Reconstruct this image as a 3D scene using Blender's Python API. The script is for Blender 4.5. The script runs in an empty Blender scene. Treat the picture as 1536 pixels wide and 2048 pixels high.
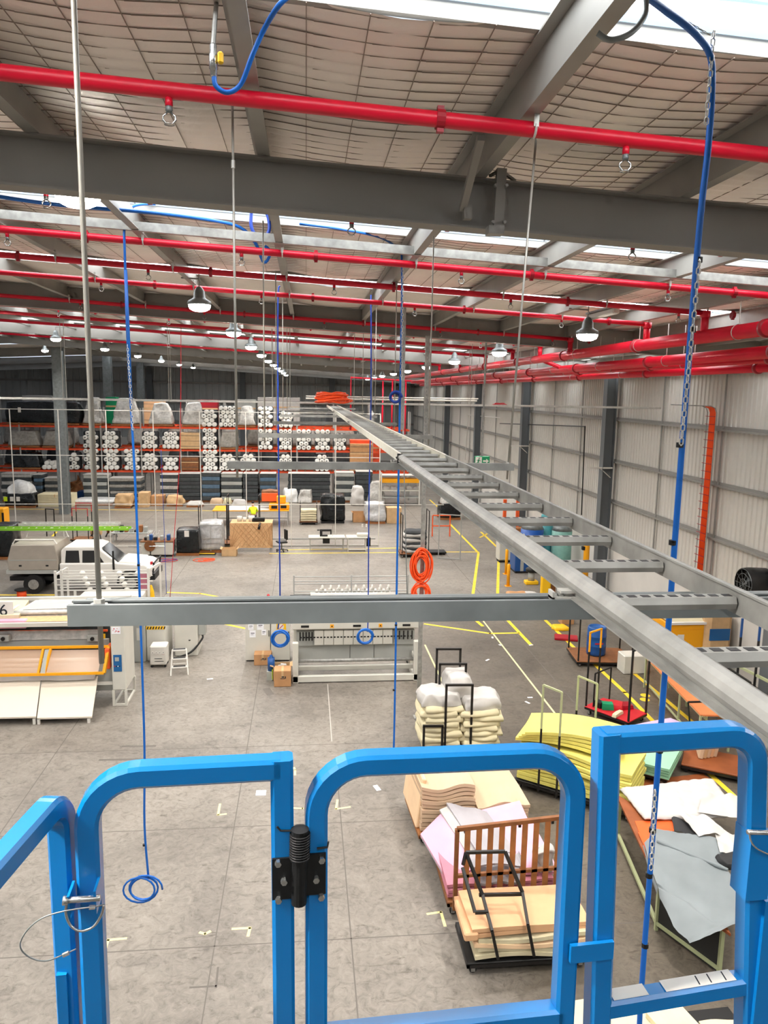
import bpy, bmesh, math, random
from mathutils import Vector, Matrix, noise
random.seed(7)
scn = bpy.context.scene
COL = scn.collection

# ------------------------------------------------------------------ camera
FPX = 1530.0
HC = 8.0                        # camera height above the floor
def _v(*a): return Vector(a)
_down = _v(605-768, 10800-1024, FPX).normalized()
_fwd = _v(612-768, 778-1024, FPX)
_fwd = (_fwd - _down*_fwd.dot(_down)).normalized()
_right = _down.cross(_fwd)
if _right.x < 0: _right = -_right
CAMPOS = Vector((0, 0, HC))
def ray(px, py):
    c = _v(px-768, py-1024, FPX)
    return Vector((_right.dot(c), _fwd.dot(c), -_down.dot(c)))
def at(px, py, x=None, y=None, z=None):
    r = ray(px, py)
    if z is not None: t = (z-HC)/r.z
    elif y is not None: t = y/r.y
    else: t = x/r.x
    return CAMPOS + r*t
def G(px, py): return at(px, py, z=0.0)
cam_data = bpy.data.cameras.new('camera')
cam = bpy.data.objects.new('camera', cam_data)
COL.objects.link(cam)
cam_data.sensor_fit = 'VERTICAL'
cam_data.sensor_height = 36.0
cam_data.lens = 36.0*FPX/2048.0
cam_data.clip_start = 0.05
cam_data.clip_end = 400
_cx = ray(768+1, 1024) - ray(768, 1024)
_cy = ray(768, 1024-1) - ray(768, 1024)
_cz = -ray(768, 1024)/FPX
_m = Matrix((_cx.normalized(), _cy.normalized(), _cz.normalized())).transposed().to_4x4()
_m.translation = CAMPOS
cam.matrix_world = _m
scn.camera = cam

# ------------------------------------------------------------------ light and exposure
SKYLIGHT = 8.0
LAMP_W = 180.0
scn.view_settings.view_transform = 'Standard'
scn.view_settings.look = 'None'
scn.view_settings.exposure = 0.29
scn.view_settings.gamma = 1.0
scn.view_settings.use_curve_mapping = False
scn.cycles.max_bounces = 4
scn.cycles.use_light_tree = False
scn.cycles.adaptive_threshold = 0.05
scn.cycles.adaptive_min_samples = 12
scn.cycles.diffuse_bounces = 3
scn.cycles.glossy_bounces = 2
scn.cycles.transmission_bounces = 2
scn.cycles.transparent_max_bounces = 4
scn.cycles.caustics_reflective = False
scn.cycles.caustics_refractive = False

world = bpy.data.worlds.new('world'); scn.world = world
world.use_nodes = True
world.node_tree.nodes['Background'].inputs[0].default_value = (0.75, 0.85, 1.0, 1)
world.node_tree.nodes['Background'].inputs[1].default_value = 1.0

# ------------------------------------------------------------------ materials
def lin(c):
    if isinstance(c, str):
        c = tuple(int(c[i:i+2], 16)/255 for i in (0, 2, 4))
    return tuple((v/12.92 if v <= .04045 else ((v+.055)/1.055)**2.4) for v in c)
MATS = {}
def mat(name, col, rough=.6, metal=0., var=0., scale=3., col2=None, bump=0., bscale=20., alpha=1., emit=0., spec=.4, trans=0.):
    if name in MATS: return MATS[name]
    m = bpy.data.materials.new(name); m.use_nodes = True
    nt = m.node_tree; p = nt.nodes['Principled BSDF']
    c = lin(col)
    p.inputs['Base Color'].default_value = (*c, 1)
    p.inputs['Roughness'].default_value = rough
    p.inputs['Metallic'].default_value = metal
    p.inputs['Specular IOR Level'].default_value = spec
    p.inputs['Alpha'].default_value = alpha
    if trans: p.inputs['Transmission Weight'].default_value = trans
    if emit:
        p.inputs['Emission Color'].default_value = (*c, 1); p.inputs['Emission Strength'].default_value = emit
    if var or col2 or bump:
        tc = nt.nodes.new('ShaderNodeTexCoord')
    if var or col2:
        n = nt.nodes.new('ShaderNodeTexNoise'); n.inputs['Scale'].default_value = scale; n.inputs['Detail'].default_value = 4
        nt.links.new(tc.outputs['Object'], n.inputs['Vector'])
        r = nt.nodes.new('ShaderNodeValToRGB')
        a, b = r.color_ramp.elements
        a.position, b.position = .32, .68
        c2 = lin(col2) if col2 else tuple(min(1, v*(1+var)) for v in c)
        c1 = c if col2 else tuple(v*(1-var) for v in c)
        a.color = (*c1, 1); b.color = (*c2, 1)
        nt.links.new(n.outputs['Fac'], r.inputs['Fac'])
        nt.links.new(r.outputs['Color'], p.inputs['Base Color'])
    if bump:
        n2 = nt.nodes.new('ShaderNodeTexNoise'); n2.inputs['Scale'].default_value = bscale; n2.inputs['Detail'].default_value = 3
        nt.links.new(tc.outputs['Object'], n2.inputs['Vector'])
        bp = nt.nodes.new('ShaderNodeBump'); bp.inputs['Strength'].default_value = bump; bp.inputs['Distance'].default_value = .02
        nt.links.new(n2.outputs['Fac'], bp.inputs['Height'])
        nt.links.new(bp.outputs['Normal'], p.inputs['Normal'])
    MATS[name] = m
    return m

mat('galv', '9A9994', .46, .4, .2, 11, bump=.06)
mat('galv_bright', 'CBC9C2', .42, .35, .1, 9)
mat('strut', '7F8484', .5, .45, .16, 7)
mat('rod', 'B4B1A8', .45, .5)
mat('beam', '8F8C86', .6, .05, .05, 1.5)
mat('purlin', '9C9A94', .5, .35, .1, 2)
mat('column', '6C7072', .6, .05, .05, 1)
mat('red_pipe', 'D4102E', .34, 0, .06, 2)
mat('red_dark', '9E1022', .4)
mat('blue_rail', '0878BE', .24, 0, .05, 4, spec=.6)
mat('blue_hose', '1262BA', .4)
mat('blue_hose_dark', '1A3F9C', .45)
mat('black', '151515', .5)
mat('black_metal', '1C1A19', .42)
mat('chrome', 'C9C9C6', .25, .9)
mat('white_paint', 'D9D5CC', .5, 0, .04, 3)
mat('white', 'E0DCD4', .6)
mat('machine_white', 'CFCCC1', .45, 0, .04, 2)
mat('machine_grey', 'A7A8A2', .5, 0, .06, 2)
mat('yellow', 'F4BE1A', .5)
mat('yellow_line', 'E8C11C', .6, 0, .2, 2.5, col2='F2D445')
mat('orange_yellow', 'F2A614', .45)
mat('orange', 'F0602A', .5, 0, .08, 2)
mat('rack_orange', 'E8542C', .5, 0, .1, 1)
mat('rack_grey', 'A9A8A4', .5, .2)
mat('cable_orange', 'FA561E', .45)
mat('cardboard', 'B98A5E', .8, 0, .1, 4)
mat('cardboard_light', 'CBA77B', .8, 0, .1, 4)
mat('wood', '9A6236', .6, 0, .18, 5)
mat('wood_dark', '80502C', .6, 0, .2, 6)
mat('board', '98542E', .5, 0, .15, 2.5, col2='804422')
mat('black_wrap', '1B1D1E', .22, 0, .2, 6, bump=.6, bscale=9)
mat('clear_wrap', 'B9B6B0', .25, 0, .18, 7, bump=.8, bscale=10)
mat('grey_wrap', '97928A', .3, 0, .22, 6, bump=.8, bscale=8)
mat('silver_wrap', 'C9C9C9', .22, .25, .2, 6, bump=.9, bscale=9)
mat('roll_white', 'E6E4DD', .55, 0, .05, 8)
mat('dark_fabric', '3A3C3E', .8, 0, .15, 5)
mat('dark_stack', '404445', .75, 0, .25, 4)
mat('blue_dark', '1E4E8C', .4)
mat('drum_blue', '1A5090', .38, 0, .08, 4)
mat('tank_blue', '1450A0', .35)
mat('tank_teal', '4FA3AA', .4, 0, .08, 6)
mat('tank_green', '7FB0A4', .45, 0, .08, 6)
mat('foam_yellow', 'E4D870', .85, 0, .04, 3)
mat('foam_green', '98CCA8', .85, 0, .04, 3)
mat('foam_peach', 'D0B293', .85, 0, .04, 3)
mat('foam_peach_edge', 'F3CFA6', .85, 0, .05, 3)
mat('foam_pink', 'E0A9BD', .85, 0, .04, 3)
mat('foam_rose', 'C98090', .85, 0, .08, 3)
mat('foam_grey', 'A8A4A8', .85, 0, .05, 3)
mat('foam_cream', 'D8CDAA', .85, 0, .05, 4)
mat('foam_orange', 'DBAC82', .85, 0, .05, 3)
mat('foam_lilac', 'CDB9DA', .85, 0, .05, 3)
mat('cloth_white', 'BFBBB6', .8, 0, .04, 4, bump=.3, bscale=7)
mat('cloth_grey', '7E8587', .55, 0, .06, 2, bump=.12, bscale=4)
mat('cloth_tan', 'D9AE7E', .8, 0, .1, 14, bump=.3, bscale=14)
mat('cloth_dark', '2B2B2C', .8)
mat('hivis', 'D8F01E', .7)
mat('skin', 'C08A66', .6)
mat('hair', '1E1612', .7)
mat('glass_dark', '14181A', .08, 0, spec=.8)
mat('tyre', '161616', .8)
mat('paper', 'EDEDF0', .8)
mat('ink', '20242C', .7)
mat('sign_green', '0E8A5A', .5)
mat('ladder_green', '7CB82A', .45)
mat('alloy', 'B9AFA2', .35, .5, .06, 3)
mat('red_paint', 'C01E28', .45)
mat('pale_green', 'AEB48A', .5)
mat('tape', 'F0E3A2', .7)
mat('stripe_dark', '2A2A28', .6)
mat('plastic_bag', 'E6E6E4', .3, 0, .08, 8, bump=.8, bscale=8)
mat('yellow_foam_edge', 'EADF5A', .85, 0, .08, 3)
mat('lens', 'FFFAF0', .4, emit=45)
mat('blue_panel', '1C5E96', .4)
mat('table_cream', 'D6CBBA', .5)
mat('faint_line', 'B5AFA6', .8)
mat('tray_pale', 'DAD6C8', .45, .25, .06, 6)
mat('blue_grey', '51687C', .6, 0, .15, 4)

def concrete():
    m = bpy.data.materials.new('concrete'); m.use_nodes = True
    nt = m.node_tree; p = nt.nodes['Principled BSDF']; L = nt.links.new
    tc = nt.nodes.new('ShaderNodeTexCoord')
    def nz(s, d=6, r=.6, dist=0.):
        n = nt.nodes.new('ShaderNodeTexNoise'); n.inputs['Scale'].default_value = s; n.inputs['Detail'].default_value = d
        n.inputs['Roughness'].default_value = r; n.inputs['Distortion'].default_value = dist
        L(tc.outputs['Object'], n.inputs['Vector']); return n
    def ramp(n, stops):
        r = nt.nodes.new('ShaderNodeValToRGB'); e = r.color_ramp.elements
        while len(e) < len(stops): e.new(.5)
        for k, (pos, c) in enumerate(stops): e[k].position = pos; e[k].color = (*lin(c), 1)
        L(n.outputs['Fac'], r.inputs['Fac']); return r
    base = ramp(nz(.28, 8, .62, .6), [(.3, '807A74'), (.5, '98928B'), (.72, 'ADA69E')])
    fine = ramp(nz(5, 8, .75, 1.5), [(.30, '8C867E'), (.46, 'CBC7C0'), (.7, 'EFEBE5')])
    mx = nt.nodes.new('ShaderNodeMix'); mx.data_type = 'RGBA'; mx.blend_type = 'MULTIPLY'; mx.inputs[0].default_value = .85
    L(base.outputs[0], mx.inputs[6]); L(fine.outputs[0], mx.inputs[7])
    spots = ramp(nz(1.6, 5, .7, .4), [(.0, '6E6862'), (.27, '8E8882'), (.36, 'FFFFFF')])
    m2 = nt.nodes.new('ShaderNodeMix'); m2.data_type = 'RGBA'; m2.blend_type = 'MULTIPLY'; m2.inputs[0].default_value = .6
    L(mx.outputs[2], m2.inputs[6]); L(spots.outputs[0], m2.inputs[7])
    mp = nt.nodes.new('ShaderNodeMapping'); mp.inputs['Scale'].default_value = (.9, 3.2, 1); mp.inputs['Rotation'].default_value = (0, 0, .15)
    L(tc.outputs['Object'], mp.inputs['Vector'])
    sn = nz(2.2, 7, .72, 1.8); L(mp.outputs[0], sn.inputs['Vector'])
    scr = ramp(sn, [(.0, '7A736B'), (.33, 'A8A29A'), (.42, 'FFFFFF')])
    m3 = nt.nodes.new('ShaderNodeMix'); m3.data_type = 'RGBA'; m3.blend_type = 'MULTIPLY'; m3.inputs[0].default_value = .75
    L(m2.outputs[2], m3.inputs[6]); L(scr.outputs[0], m3.inputs[7])
    dn = nz(9, 6, .8, .5); dust = ramp(dn, [(.0, '000000'), (.58, '000000'), (.7, '4A4640')])
    m4 = nt.nodes.new('ShaderNodeMix'); m4.data_type = 'RGBA'; m4.blend_type = 'ADD'; m4.inputs[0].default_value = .8
    L(m3.outputs[2], m4.inputs[6]); L(dust.outputs[0], m4.inputs[7])
    # aisle floor towards the right wall turned darker and browner, uneven edge
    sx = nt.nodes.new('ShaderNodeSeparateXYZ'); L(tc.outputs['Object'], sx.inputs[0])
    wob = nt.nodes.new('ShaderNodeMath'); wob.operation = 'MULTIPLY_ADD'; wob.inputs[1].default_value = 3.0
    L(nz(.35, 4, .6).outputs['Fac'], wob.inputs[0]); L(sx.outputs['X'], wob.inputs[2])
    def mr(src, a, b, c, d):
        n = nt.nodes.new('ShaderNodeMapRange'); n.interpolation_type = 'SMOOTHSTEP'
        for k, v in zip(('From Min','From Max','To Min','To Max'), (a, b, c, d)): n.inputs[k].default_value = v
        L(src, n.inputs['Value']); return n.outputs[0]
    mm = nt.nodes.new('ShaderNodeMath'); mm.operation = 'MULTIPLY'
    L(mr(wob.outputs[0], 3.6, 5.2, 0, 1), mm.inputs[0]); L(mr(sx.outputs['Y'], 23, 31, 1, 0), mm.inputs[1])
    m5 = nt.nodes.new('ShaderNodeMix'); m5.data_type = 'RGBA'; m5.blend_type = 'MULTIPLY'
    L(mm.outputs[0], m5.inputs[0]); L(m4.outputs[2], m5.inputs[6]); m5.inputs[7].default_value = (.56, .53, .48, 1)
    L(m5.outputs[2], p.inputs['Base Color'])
    rr = nt.nodes.new('ShaderNodeMapRange'); rr.inputs['To Min'].default_value = .32; rr.inputs['To Max'].default_value = .6
    L(nz(1.2).outputs['Fac'], rr.inputs['Value']); L(rr.outputs[0], p.inputs['Roughness'])
    p.inputs['Specular IOR Level'].default_value = .35
    return m
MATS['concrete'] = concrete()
mat('slab_white', 'D6D2CA', .75, 0, .06, .8)
mat('cladding', 'CFCBC2', .55, .1, .05, .5)
mat('back_cladding', 'A9ABA9', .6, .1, .05, .5)
mat('insulation', 'F8F0E8', .42, .12, .06, 1.3, bump=.35, bscale=14)
mat('wire', '9A8C80', .7, .1)
mat('joint', '6B655F', .9)

def skylight_mat():
    m = bpy.data.materials.new('skylight'); m.use_nodes = True
    nt = m.node_tree; p = nt.nodes['Principled BSDF']; L = nt.links.new
    tc = nt.nodes.new('ShaderNodeTexCoord')
    w = nt.nodes.new('ShaderNodeTexWave'); w.wave_type = 'BANDS'; w.bands_direction = 'Y'; w.inputs['Scale'].default_value = 1.0; w.inputs['Distortion'].default_value = .8
    L(tc.outputs['Object'], w.inputs['Vector'])
    r = nt.nodes.new('ShaderNodeValToRGB'); e = r.color_ramp.elements
    e[0].color = (.058, .085, .115, 1); e[1].color = (1.2, 1.22, 1.24, 1); e[0].position = .3; e[1].position = .62
    L(w.outputs['Fac'], r.inputs['Fac'])
    p.inputs['Base Color'].default_value = (.5, .52, .54, 1)
    L(r.outputs[0], p.inputs['Emission Color']); p.inputs['Emission Strength'].default_value = SKYLIGHT
    MATS['skylight'] = m
skylight_mat()

# ------------------------------------------------------------------ mesh helpers
class MB:
    def __init__(s): s.v = []; s.f = []
    def add(s, vs, fs):
        o = len(s.v); s.v += [tuple(v) for v in vs]; s.f += [tuple(i+o for i in f) for f in fs]; return s
    def box(s, x0, x1, y0, y1, z0, z1):
        return s.add([(x0,y0,z0),(x1,y0,z0),(x1,y1,z0),(x0,y1,z0),(x0,y0,z1),(x1,y0,z1),(x1,y1,z1),(x0,y1,z1)],
                     [(0,3,2,1),(4,5,6,7),(0,1,5,4),(1,2,6,5),(2,3,7,6),(3,0,4,7)])
    def bbox(s, x0, x1, y0, y1, z0, z1, b=.01):
        # chamfered box
        vs = []; c = ((x0+x1)/2, (y0+y1)/2, (z0+z1)/2); h = ((x1-x0)/2, (y1-y0)/2, (z1-z0)/2)
        b = min(b, min(h)*.6)
        bm = bmesh.new(); bmesh.ops.create_cube(bm, size=1)
        for v in bm.verts: v.co = Vector((c[0]+v.co.x*2*h[0], c[1]+v.co.y*2*h[1], c[2]+v.co.z*2*h[2]))
        bmesh.ops.bevel(bm, geom=bm.edges[:], offset=b, segments=1, affect='EDGES', profile=.5)
        bm.verts.index_update()
        s.add([v.co for v in bm.verts], [[v.index for v in f.verts] for f in bm.faces]); bm.free(); return s
    def bar(s, p, q, w, h=None, up=(0,0,1)):
        p = Vector(p); q = Vector(q); h = h or w; d = (q-p).normalized(); u = Vector(up)
        if abs(d.dot(u)) > .98: u = Vector((0,1,0))
        a = d.cross(u).normalized()*w/2; b = a.cross(d).normalized()*h/2
        return s.add([p-a-b, p+a-b, p+a+b, p-a+b, q-a-b, q+a-b, q+a+b, q-a+b],
                     [(0,3,2,1),(4,5,6,7),(0,1,5,4),(1,2,6,5),(2,3,7,6),(3,0,4,7)])
    def prof(s, path, prof, up=(0,0,1), caps=True, closed=False):
        # sweep a closed 2-D profile (list of (a,b)) along a path
        path = [Vector(p) for p in path]; n = len(path); m = len(prof); rings = []
        u0 = Vector(up)
        for i, p in enumerate(path):
            d = (path[min(i+1, n-1)]-path[max(i-1, 0)])
            if closed: d = path[(i+1) % n]-path[i-1]
            d.normalize(); u = u0
            if abs(d.dot(u)) > .97 and not (i and rings): u = Vector((0,1,0)) if abs(d.y) < .9 else Vector((1,0,0))
            if abs(d.dot(u)) > .97: u = _last_b
            a = d.cross(u).normalized(); b = a.cross(d).normalized(); _last_b = b; 
            k = 1.0
            if 0 < i < n-1:
                d1 = (path[i]-path[i-1]).normalized(); d2 = (path[i+1]-path[i]).normalized()
                k = 1/max(.5, math.cos(d1.angle(d2)/2)) if d1.length and d2.length else 1
            rings.append([p+a*x+b*y for x, y in prof])
        vs = [v for r in rings for v in r]; fs = []
        for i in range(n if closed else n-1):
            j = (i+1) % n
            for k in range(m):
                l = (k+1) % m
                fs.append((i*m+k, i*m+l, j*m+l, j*m+k))
        if caps and not closed:
            fs.append(tuple(range(m-1, -1, -1))); fs.append(tuple((n-1)*m+k for k in range(m)))
        return s.add(vs, fs)
    def tube(s, path, r, n=8, up=(0,0,1), closed=False):
        # parallel transported round tube
        path = [Vector(p) for p in path]; N = len(path)
        d = (path[1]-path[0]).normalized(); u = Vector(up)
        if abs(d.dot(u)) > .95: u = Vector((0,1,0)) if abs(d.y) < .9 else Vector((1,0,0))
        a = d.cross(u).normalized(); rings = []
        for i, p in enumerate(path):
            if closed: dd = path[(i+1) % N]-path[i-1]
            else: dd = path[min(i+1, N-1)]-path[max(i-1, 0)]
            dd.normalize(); a = (a-dd*a.dot(dd))
            if a.length < 1e-6: a = dd.orthogonal()
            a.normalize(); b = dd.cross(a); rr = r[i] if isinstance(r, (list, tuple)) else r
            rings.append([p+a*math.cos(2*math.pi*k/n)*rr+b*math.sin(2*math.pi*k/n)*rr for k in range(n)])
        vs = [v for q in rings for v in q]; fs = []
        for i in range(N if closed else N-1):
            j = (i+1) % N
            for k in range(n):
                l = (k+1) % n; fs.append((i*n+k, i*n+l, j*n+l, j*n+k))
        if not closed:
            fs.append(tuple(range(n-1, -1, -1))); fs.append(tuple((N-1)*n+k for k in range(n)))
        return s.add(vs, fs)
    def cyl(s, p, q, r, n=12): return s.tube([p, q], r, n)
    def lathe(s, prof, n=16, c=(0,0,0)):
        vs = []; fs = []; m = len(prof)
        for r, z in prof:
            for k in range(n):
                t = 2*math.pi*k/n; vs.append((c[0]+r*math.cos(t), c[1]+r*math.sin(t), c[2]+z))
        for i in range(m-1):
            for k in range(n):
                l = (k+1) % n; fs.append((i*n+k, i*n+l, (i+1)*n+l, (i+1)*n+k))
        fs.append(tuple(range(n-1, -1, -1))); fs.append(tuple((m-1)*n+k for k in range(n)))
        return s.add(vs, fs)
    def grid(s, nu, nv, fn, thick=0.):
        vs = [fn(i/(nu), j/(nv)) for j in range(nv+1) for i in range(nu+1)]; w = nu+1
        fs = [(j*w+i, j*w+i+1, (j+1)*w+i+1, (j+1)*w+i) for j in range(nv) for i in range(nu)]
        if not thick: return s.add(vs, fs)
        n = len(vs); vs = [Vector(v) for v in vs]; lo = [v-Vector((0,0,thick)) for v in vs]
        fs2 = [tuple(k+n for k in reversed(f)) for f in fs]
        bd = [i for i in range(w)]+[j*w+nu for j in range(1, nv+1)]+[nv*w+i for i in range(nu-1, -1, -1)]+[j*w for j in range(nv-1, 0, -1)]
        sd = [(bd[(k+1) % len(bd)], bd[k], bd[k]+n, bd[(k+1) % len(bd)]+n) for k in range(len(bd))]
        return s.add(vs+lo, fs+fs2+sd)
    def lump(s, w, d, h, seed=0, amp=.08, fr=1.5, taper=.0, rnd=.12, n=10, c=(0,0,0)):
        # soft sack / wrapped pile: rounded box with folds
        bm = bmesh.new(); bmesh.ops.create_cube(bm, size=2)
        bmesh.ops.subdivide_edges(bm, edges=bm.edges[:], cuts=n, use_grid_fill=True)
        for v in bm.verts:
            p = v.co.copy(); q = p.normalized()*1.25
            p = p.lerp(q, rnd*2 if max(abs(p.x), abs(p.y)) > .8 else rnd)
            t = 1-taper*(p.z+1)/2
            o = Vector((p.x*w/2*t, p.y*d/2*t, (p.z+1)*h/2))
            nn = noise.noise_vector(o*fr+Vector((seed*7.3, seed*3.1, seed)))
            o += Vector((nn.x, nn.y, nn.z*(.6 if p.z > -.5 else 0)))*amp
            o.z = max(0, o.z)
            v.co = o+Vector(c)
        bm.verts.index_update()
        s.add([v.co for v in bm.verts], [[v.index for v in f.verts] for f in bm.faces]); bm.free(); return s
    def mesh(s, name, m, smooth=False):
        me = bpy.data.meshes.new(name); me.from_pydata(s.v, [], s.f); me.update()
        if m is not None: me.materials.append(MATS[m] if isinstance(m, str) else m)
        if smooth: me.polygons.foreach_set('use_smooth', [True]*len(me.polygons))
        return me
    def build(s, name, m, parent=None, smooth=False, world=False, loc=None, rz=0):
        if world and parent is not None:
            o0 = parent.location; c = parent
            if c.parent is not None: o0 = c.parent.location+o0
            s.v = [(a-o0.x, b-o0.y, e-o0.z) for a, b, e in s.v]
        return put(name, s.mesh(name, m, smooth), parent, loc, rz)
def put(name, me, parent=None, loc=None, rz=0):
    o = bpy.data.objects.new(name, me); COL.objects.link(o)
    if parent is not None: o.parent = parent
    if loc is not None: o.location = loc
    if rz: o.rotation_euler.z = rz
    return o
USED = set()
def tag(o, label, cat, group=None, kind=None):
    if label: o['label'] = label
    if cat: o['category'] = cat
    if group: o['group'] = group
    if kind: o['kind'] = kind
    return o
def thing(name, label, cat, loc=(0,0,0), rz=0, group=None):
    o = bpy.data.objects.new(name, None); COL.objects.link(o)
    o.empty_display_size = .1
    o.location = loc; o.rotation_euler.z = rz
    return tag(o, label, cat, group)
def struct(o): o['kind'] = 'structure'; return o
def copy_tree(o, parent=None):
    c = o.copy(); COL.objects.link(c)
    if parent is not None: c.parent = parent
    for ch in [q for q in o.children]: copy_tree(ch, c)
    return c
ORD = ['first','second','third','fourth','fifth','sixth','seventh','eighth','ninth','tenth','eleventh','twelfth','thirteenth','fourteenth','fifteenth','sixteenth','seventeenth','eighteenth','nineteenth','twentieth']
def arc(c, r, a0, a1, n, u, w):
    c = Vector(c); u = Vector(u); w = Vector(w)
    return [c+u*r*math.cos(a0+(a1-a0)*k/n)+w*r*math.sin(a0+(a1-a0)*k/n) for k in range(n+1)]
def smoothpath(pts, n=6):
    # Catmull-Rom through points
    P = [Vector(p) for p in pts]; out = []
    for i in range(len(P)-1):
        a = P[max(i-1, 0)]; b = P[i]; c = P[i+1]; d = P[min(i+2, len(P)-1)]
        for k in range(n):
            t = k/n; out.append(.5*((2*b)+(c-a)*t+(2*a-5*b+4*c-d)*t*t+(3*b-a-3*c+d)*t**3))
    out.append(P[-1]); return out
def quad(m, a, b, c, d): return m.add([a, b, c, d], [(0,1,2,3)])
# ------------------------------------------------------------------ structure
XW = 12.6            # right wall face
YB = 90.0            # back wall
XL = -44.0; YF = -16.0
XR = -15.3           # ridge line
def zroof(x): return 10.02-.05*x if x > XR else 10.02-.05*XR-.05*(XR-x)
def onroof(px, py, off=0.):
    r = ray(px, py); t = (10.02+off-HC)/(r.z+.05*r.x); return CAMPOS+r*t

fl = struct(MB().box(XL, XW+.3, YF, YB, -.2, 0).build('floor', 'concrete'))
# saw-cut joints and painted lines lie on the floor slab
def strip(pts, w, m, name, parent=fl, h=.004):
    mb = MB()
    for a, b in zip(pts[:-1], pts[1:]):
        a = Vector(a); b = Vector(b); d = (b-a).normalized(); n = Vector((-d.y, d.x, 0))*w/2
        a0 = a-d*w*.3; b0 = b+d*w*.3
        vs = [a0-n, b0-n, b0+n, a0+n]
        vs = [Vector((v.x, v.y, 0)) for v in vs]+[Vector((v.x, v.y, h)) for v in vs]
        mb.add(vs, [(4,5,6,7),(0,1,5,4),(1,2,6,5),(2,3,7,6),(3,0,4,7)])
    return mb.build(name, m, parent)
def pl(*pp): return [G(*p) for p in pp]
for y in (16.55, 13.3, 10.2, 28.2, 40.2, 52.2):
    strip([(XL, y, 0), (XW, y, 0)], .018, 'joint', 'floor_joint', h=.001)
for x in (-9.7, -5.5, -1.32, 7.04):
    strip([(x, YF, 0), (x, YB, 0)], .018, 'joint', 'floor_joint', h=.001)
strip([(.6, 16.7, 0), (.6, 20.2, 0)], .022, 'faint_line', 'worn_line', h=.001)
strip([(.68, 6, 0), (.66, 14.6, 0)], .02, 'joint', 'floor_joint', h=.001)
strip(pl((965,1240),(1120,1440)), .05, 'tape', 'worn_line', h=.002)
strip(pl((850,1290),(895,1385)), .05, 'tape', 'worn_line', h=.002)
YLINES = [((945,1195),(957,1106)), ((957,1106),(900,1048)), ((995,1195),(998,1098),(962,1064)), ((957,1104),(860,1104)),
          ((945,1235),(965,1252)), ((1010,1235),(1062,1290)), ((850,1248),(980,1267),(1037,1266)), ((1085,1235),(1150,1297)),
          ((1185,1325),(1250,1385)), ((1250,1385),(1325,1462)), ((1400,1530),(1490,1612)), ((1260,1340),(1440,1490)),
          ((335,1185),(400,1187),(500,1205)), ((0,1190),(110,1190)), ((430,1244),(495,1258)),
          ((540,1107),(800,1105)), ((0,1018),(500,1022)), ((560,1100),(800,1096)), ((960,1075),(985,1062)), ((860,1000),(905,1040)),
          ((100,1078),(130,1045))]
for k, l in enumerate(YLINES):
    strip(pl(*l), .12, 'yellow_line', 'painted_line', h=.003)
# masking tape corner marks
for a, b, c in (((440,1608),(436,1630),(452,1628)), ((208,1906),(216,1880),(252,1877)), ((465,1858),(500,1856),(496,1872)),
                ((590,1550),(590,1540),(588,1535)), ((585,1616),(605,1617),(606,1617)), ((675,1600),(672,1618),(700,1614)),
                ((855,1828),(882,1824),(890,1852)), ((400,1865),(410,1868),(420,1863))):
    strip(pl(a, b, c), .045, 'tape', 'tape_mark', h=.002)
for a in ((1262,1312),(1290,1395)):
    g = G(*a)
    for q in (-.14, .14): MB().lathe([(.13,0),(.13,.002)], 14, (0,0,0)).build('painted_dot', 'yellow_line', fl, loc=(g.x+q*.5, g.y+q, .001))
# dark skid scuffs and taped patches
for a, b, w in (((200,1520),(300,1518),.08), ((245,1493),(310,1492),.07), ((533,1378),(540,1388),.2), ((380,1975),(432,1972),.03), ((432,1975),(436,1935),.03)):
    strip(pl(a, b), w, 'joint', 'floor_scuff', h=.0015)

# right wall: concrete dado, ribbed cladding, girts, bridging rods
wr = struct(MB().box(XW, XW+.18, YF, YB, 0, 2.1).build('wall_right', 'slab_white'))
mb = MB(); ribs = []
y = YF
while y < YB:
    ribs += [(y, 0), (y+.12, 0), (y+.15, .035), (y+.21, .035), (y+.24, 0)]; y += .24
vs = []; fs = []
for (yy, dx) in ribs: vs += [(XW+.06-dx, yy, 2.1), (XW+.06-dx, yy, 9.45)]
for i in range(len(ribs)-1): fs.append((2*i, 2*i+1, 2*i+3, 2*i+2))
mb.add(vs, fs); mb.build('cladding_sheet', 'cladding', wr)
for z in (2.15, 3.7, 5.35, 7.05, 8.75):
    MB().box(XW-.1, XW, YF, YB, z, z+.015).box(XW-.1, XW-.085, YF, YB, z-.05, z).box(XW-.02, XW, YF, YB, z+.015, z+.1).build('girt', 'beam', wr)
COLY = [6.0, 18.1, 30.1, 42.1, 54.1, 66.1, 78.1]
for y in [c+d for c in COLY for d in (4.0, 8.0)]+[2.0]:
    MB().box(XW-.07, XW-.03, y, y+.05, 2.1, 9.3).build('bridging_rod', 'purlin', wr)
for y in COLY:
    c = MB(); h = zroof(12.2)-.6
    c.box(XW-.62, XW-.60, y-.2, y+.2, 0, h).box(XW-.2, XW-.18, y-.2, y+.2, 0, h).box(XW-.6, XW-.2, y-.008, y+.008, 0, h)
    c.box(XW-.66, XW-.16, y-.24, y+.24, 0, .03)
    tag(c.build('steel_column', 'column'), 'dark grey steel column on the right wall, %s from the camera' % ORD[COLY.index(y)], 'column', 'steel columns along the right wall', 'structure')

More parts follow.
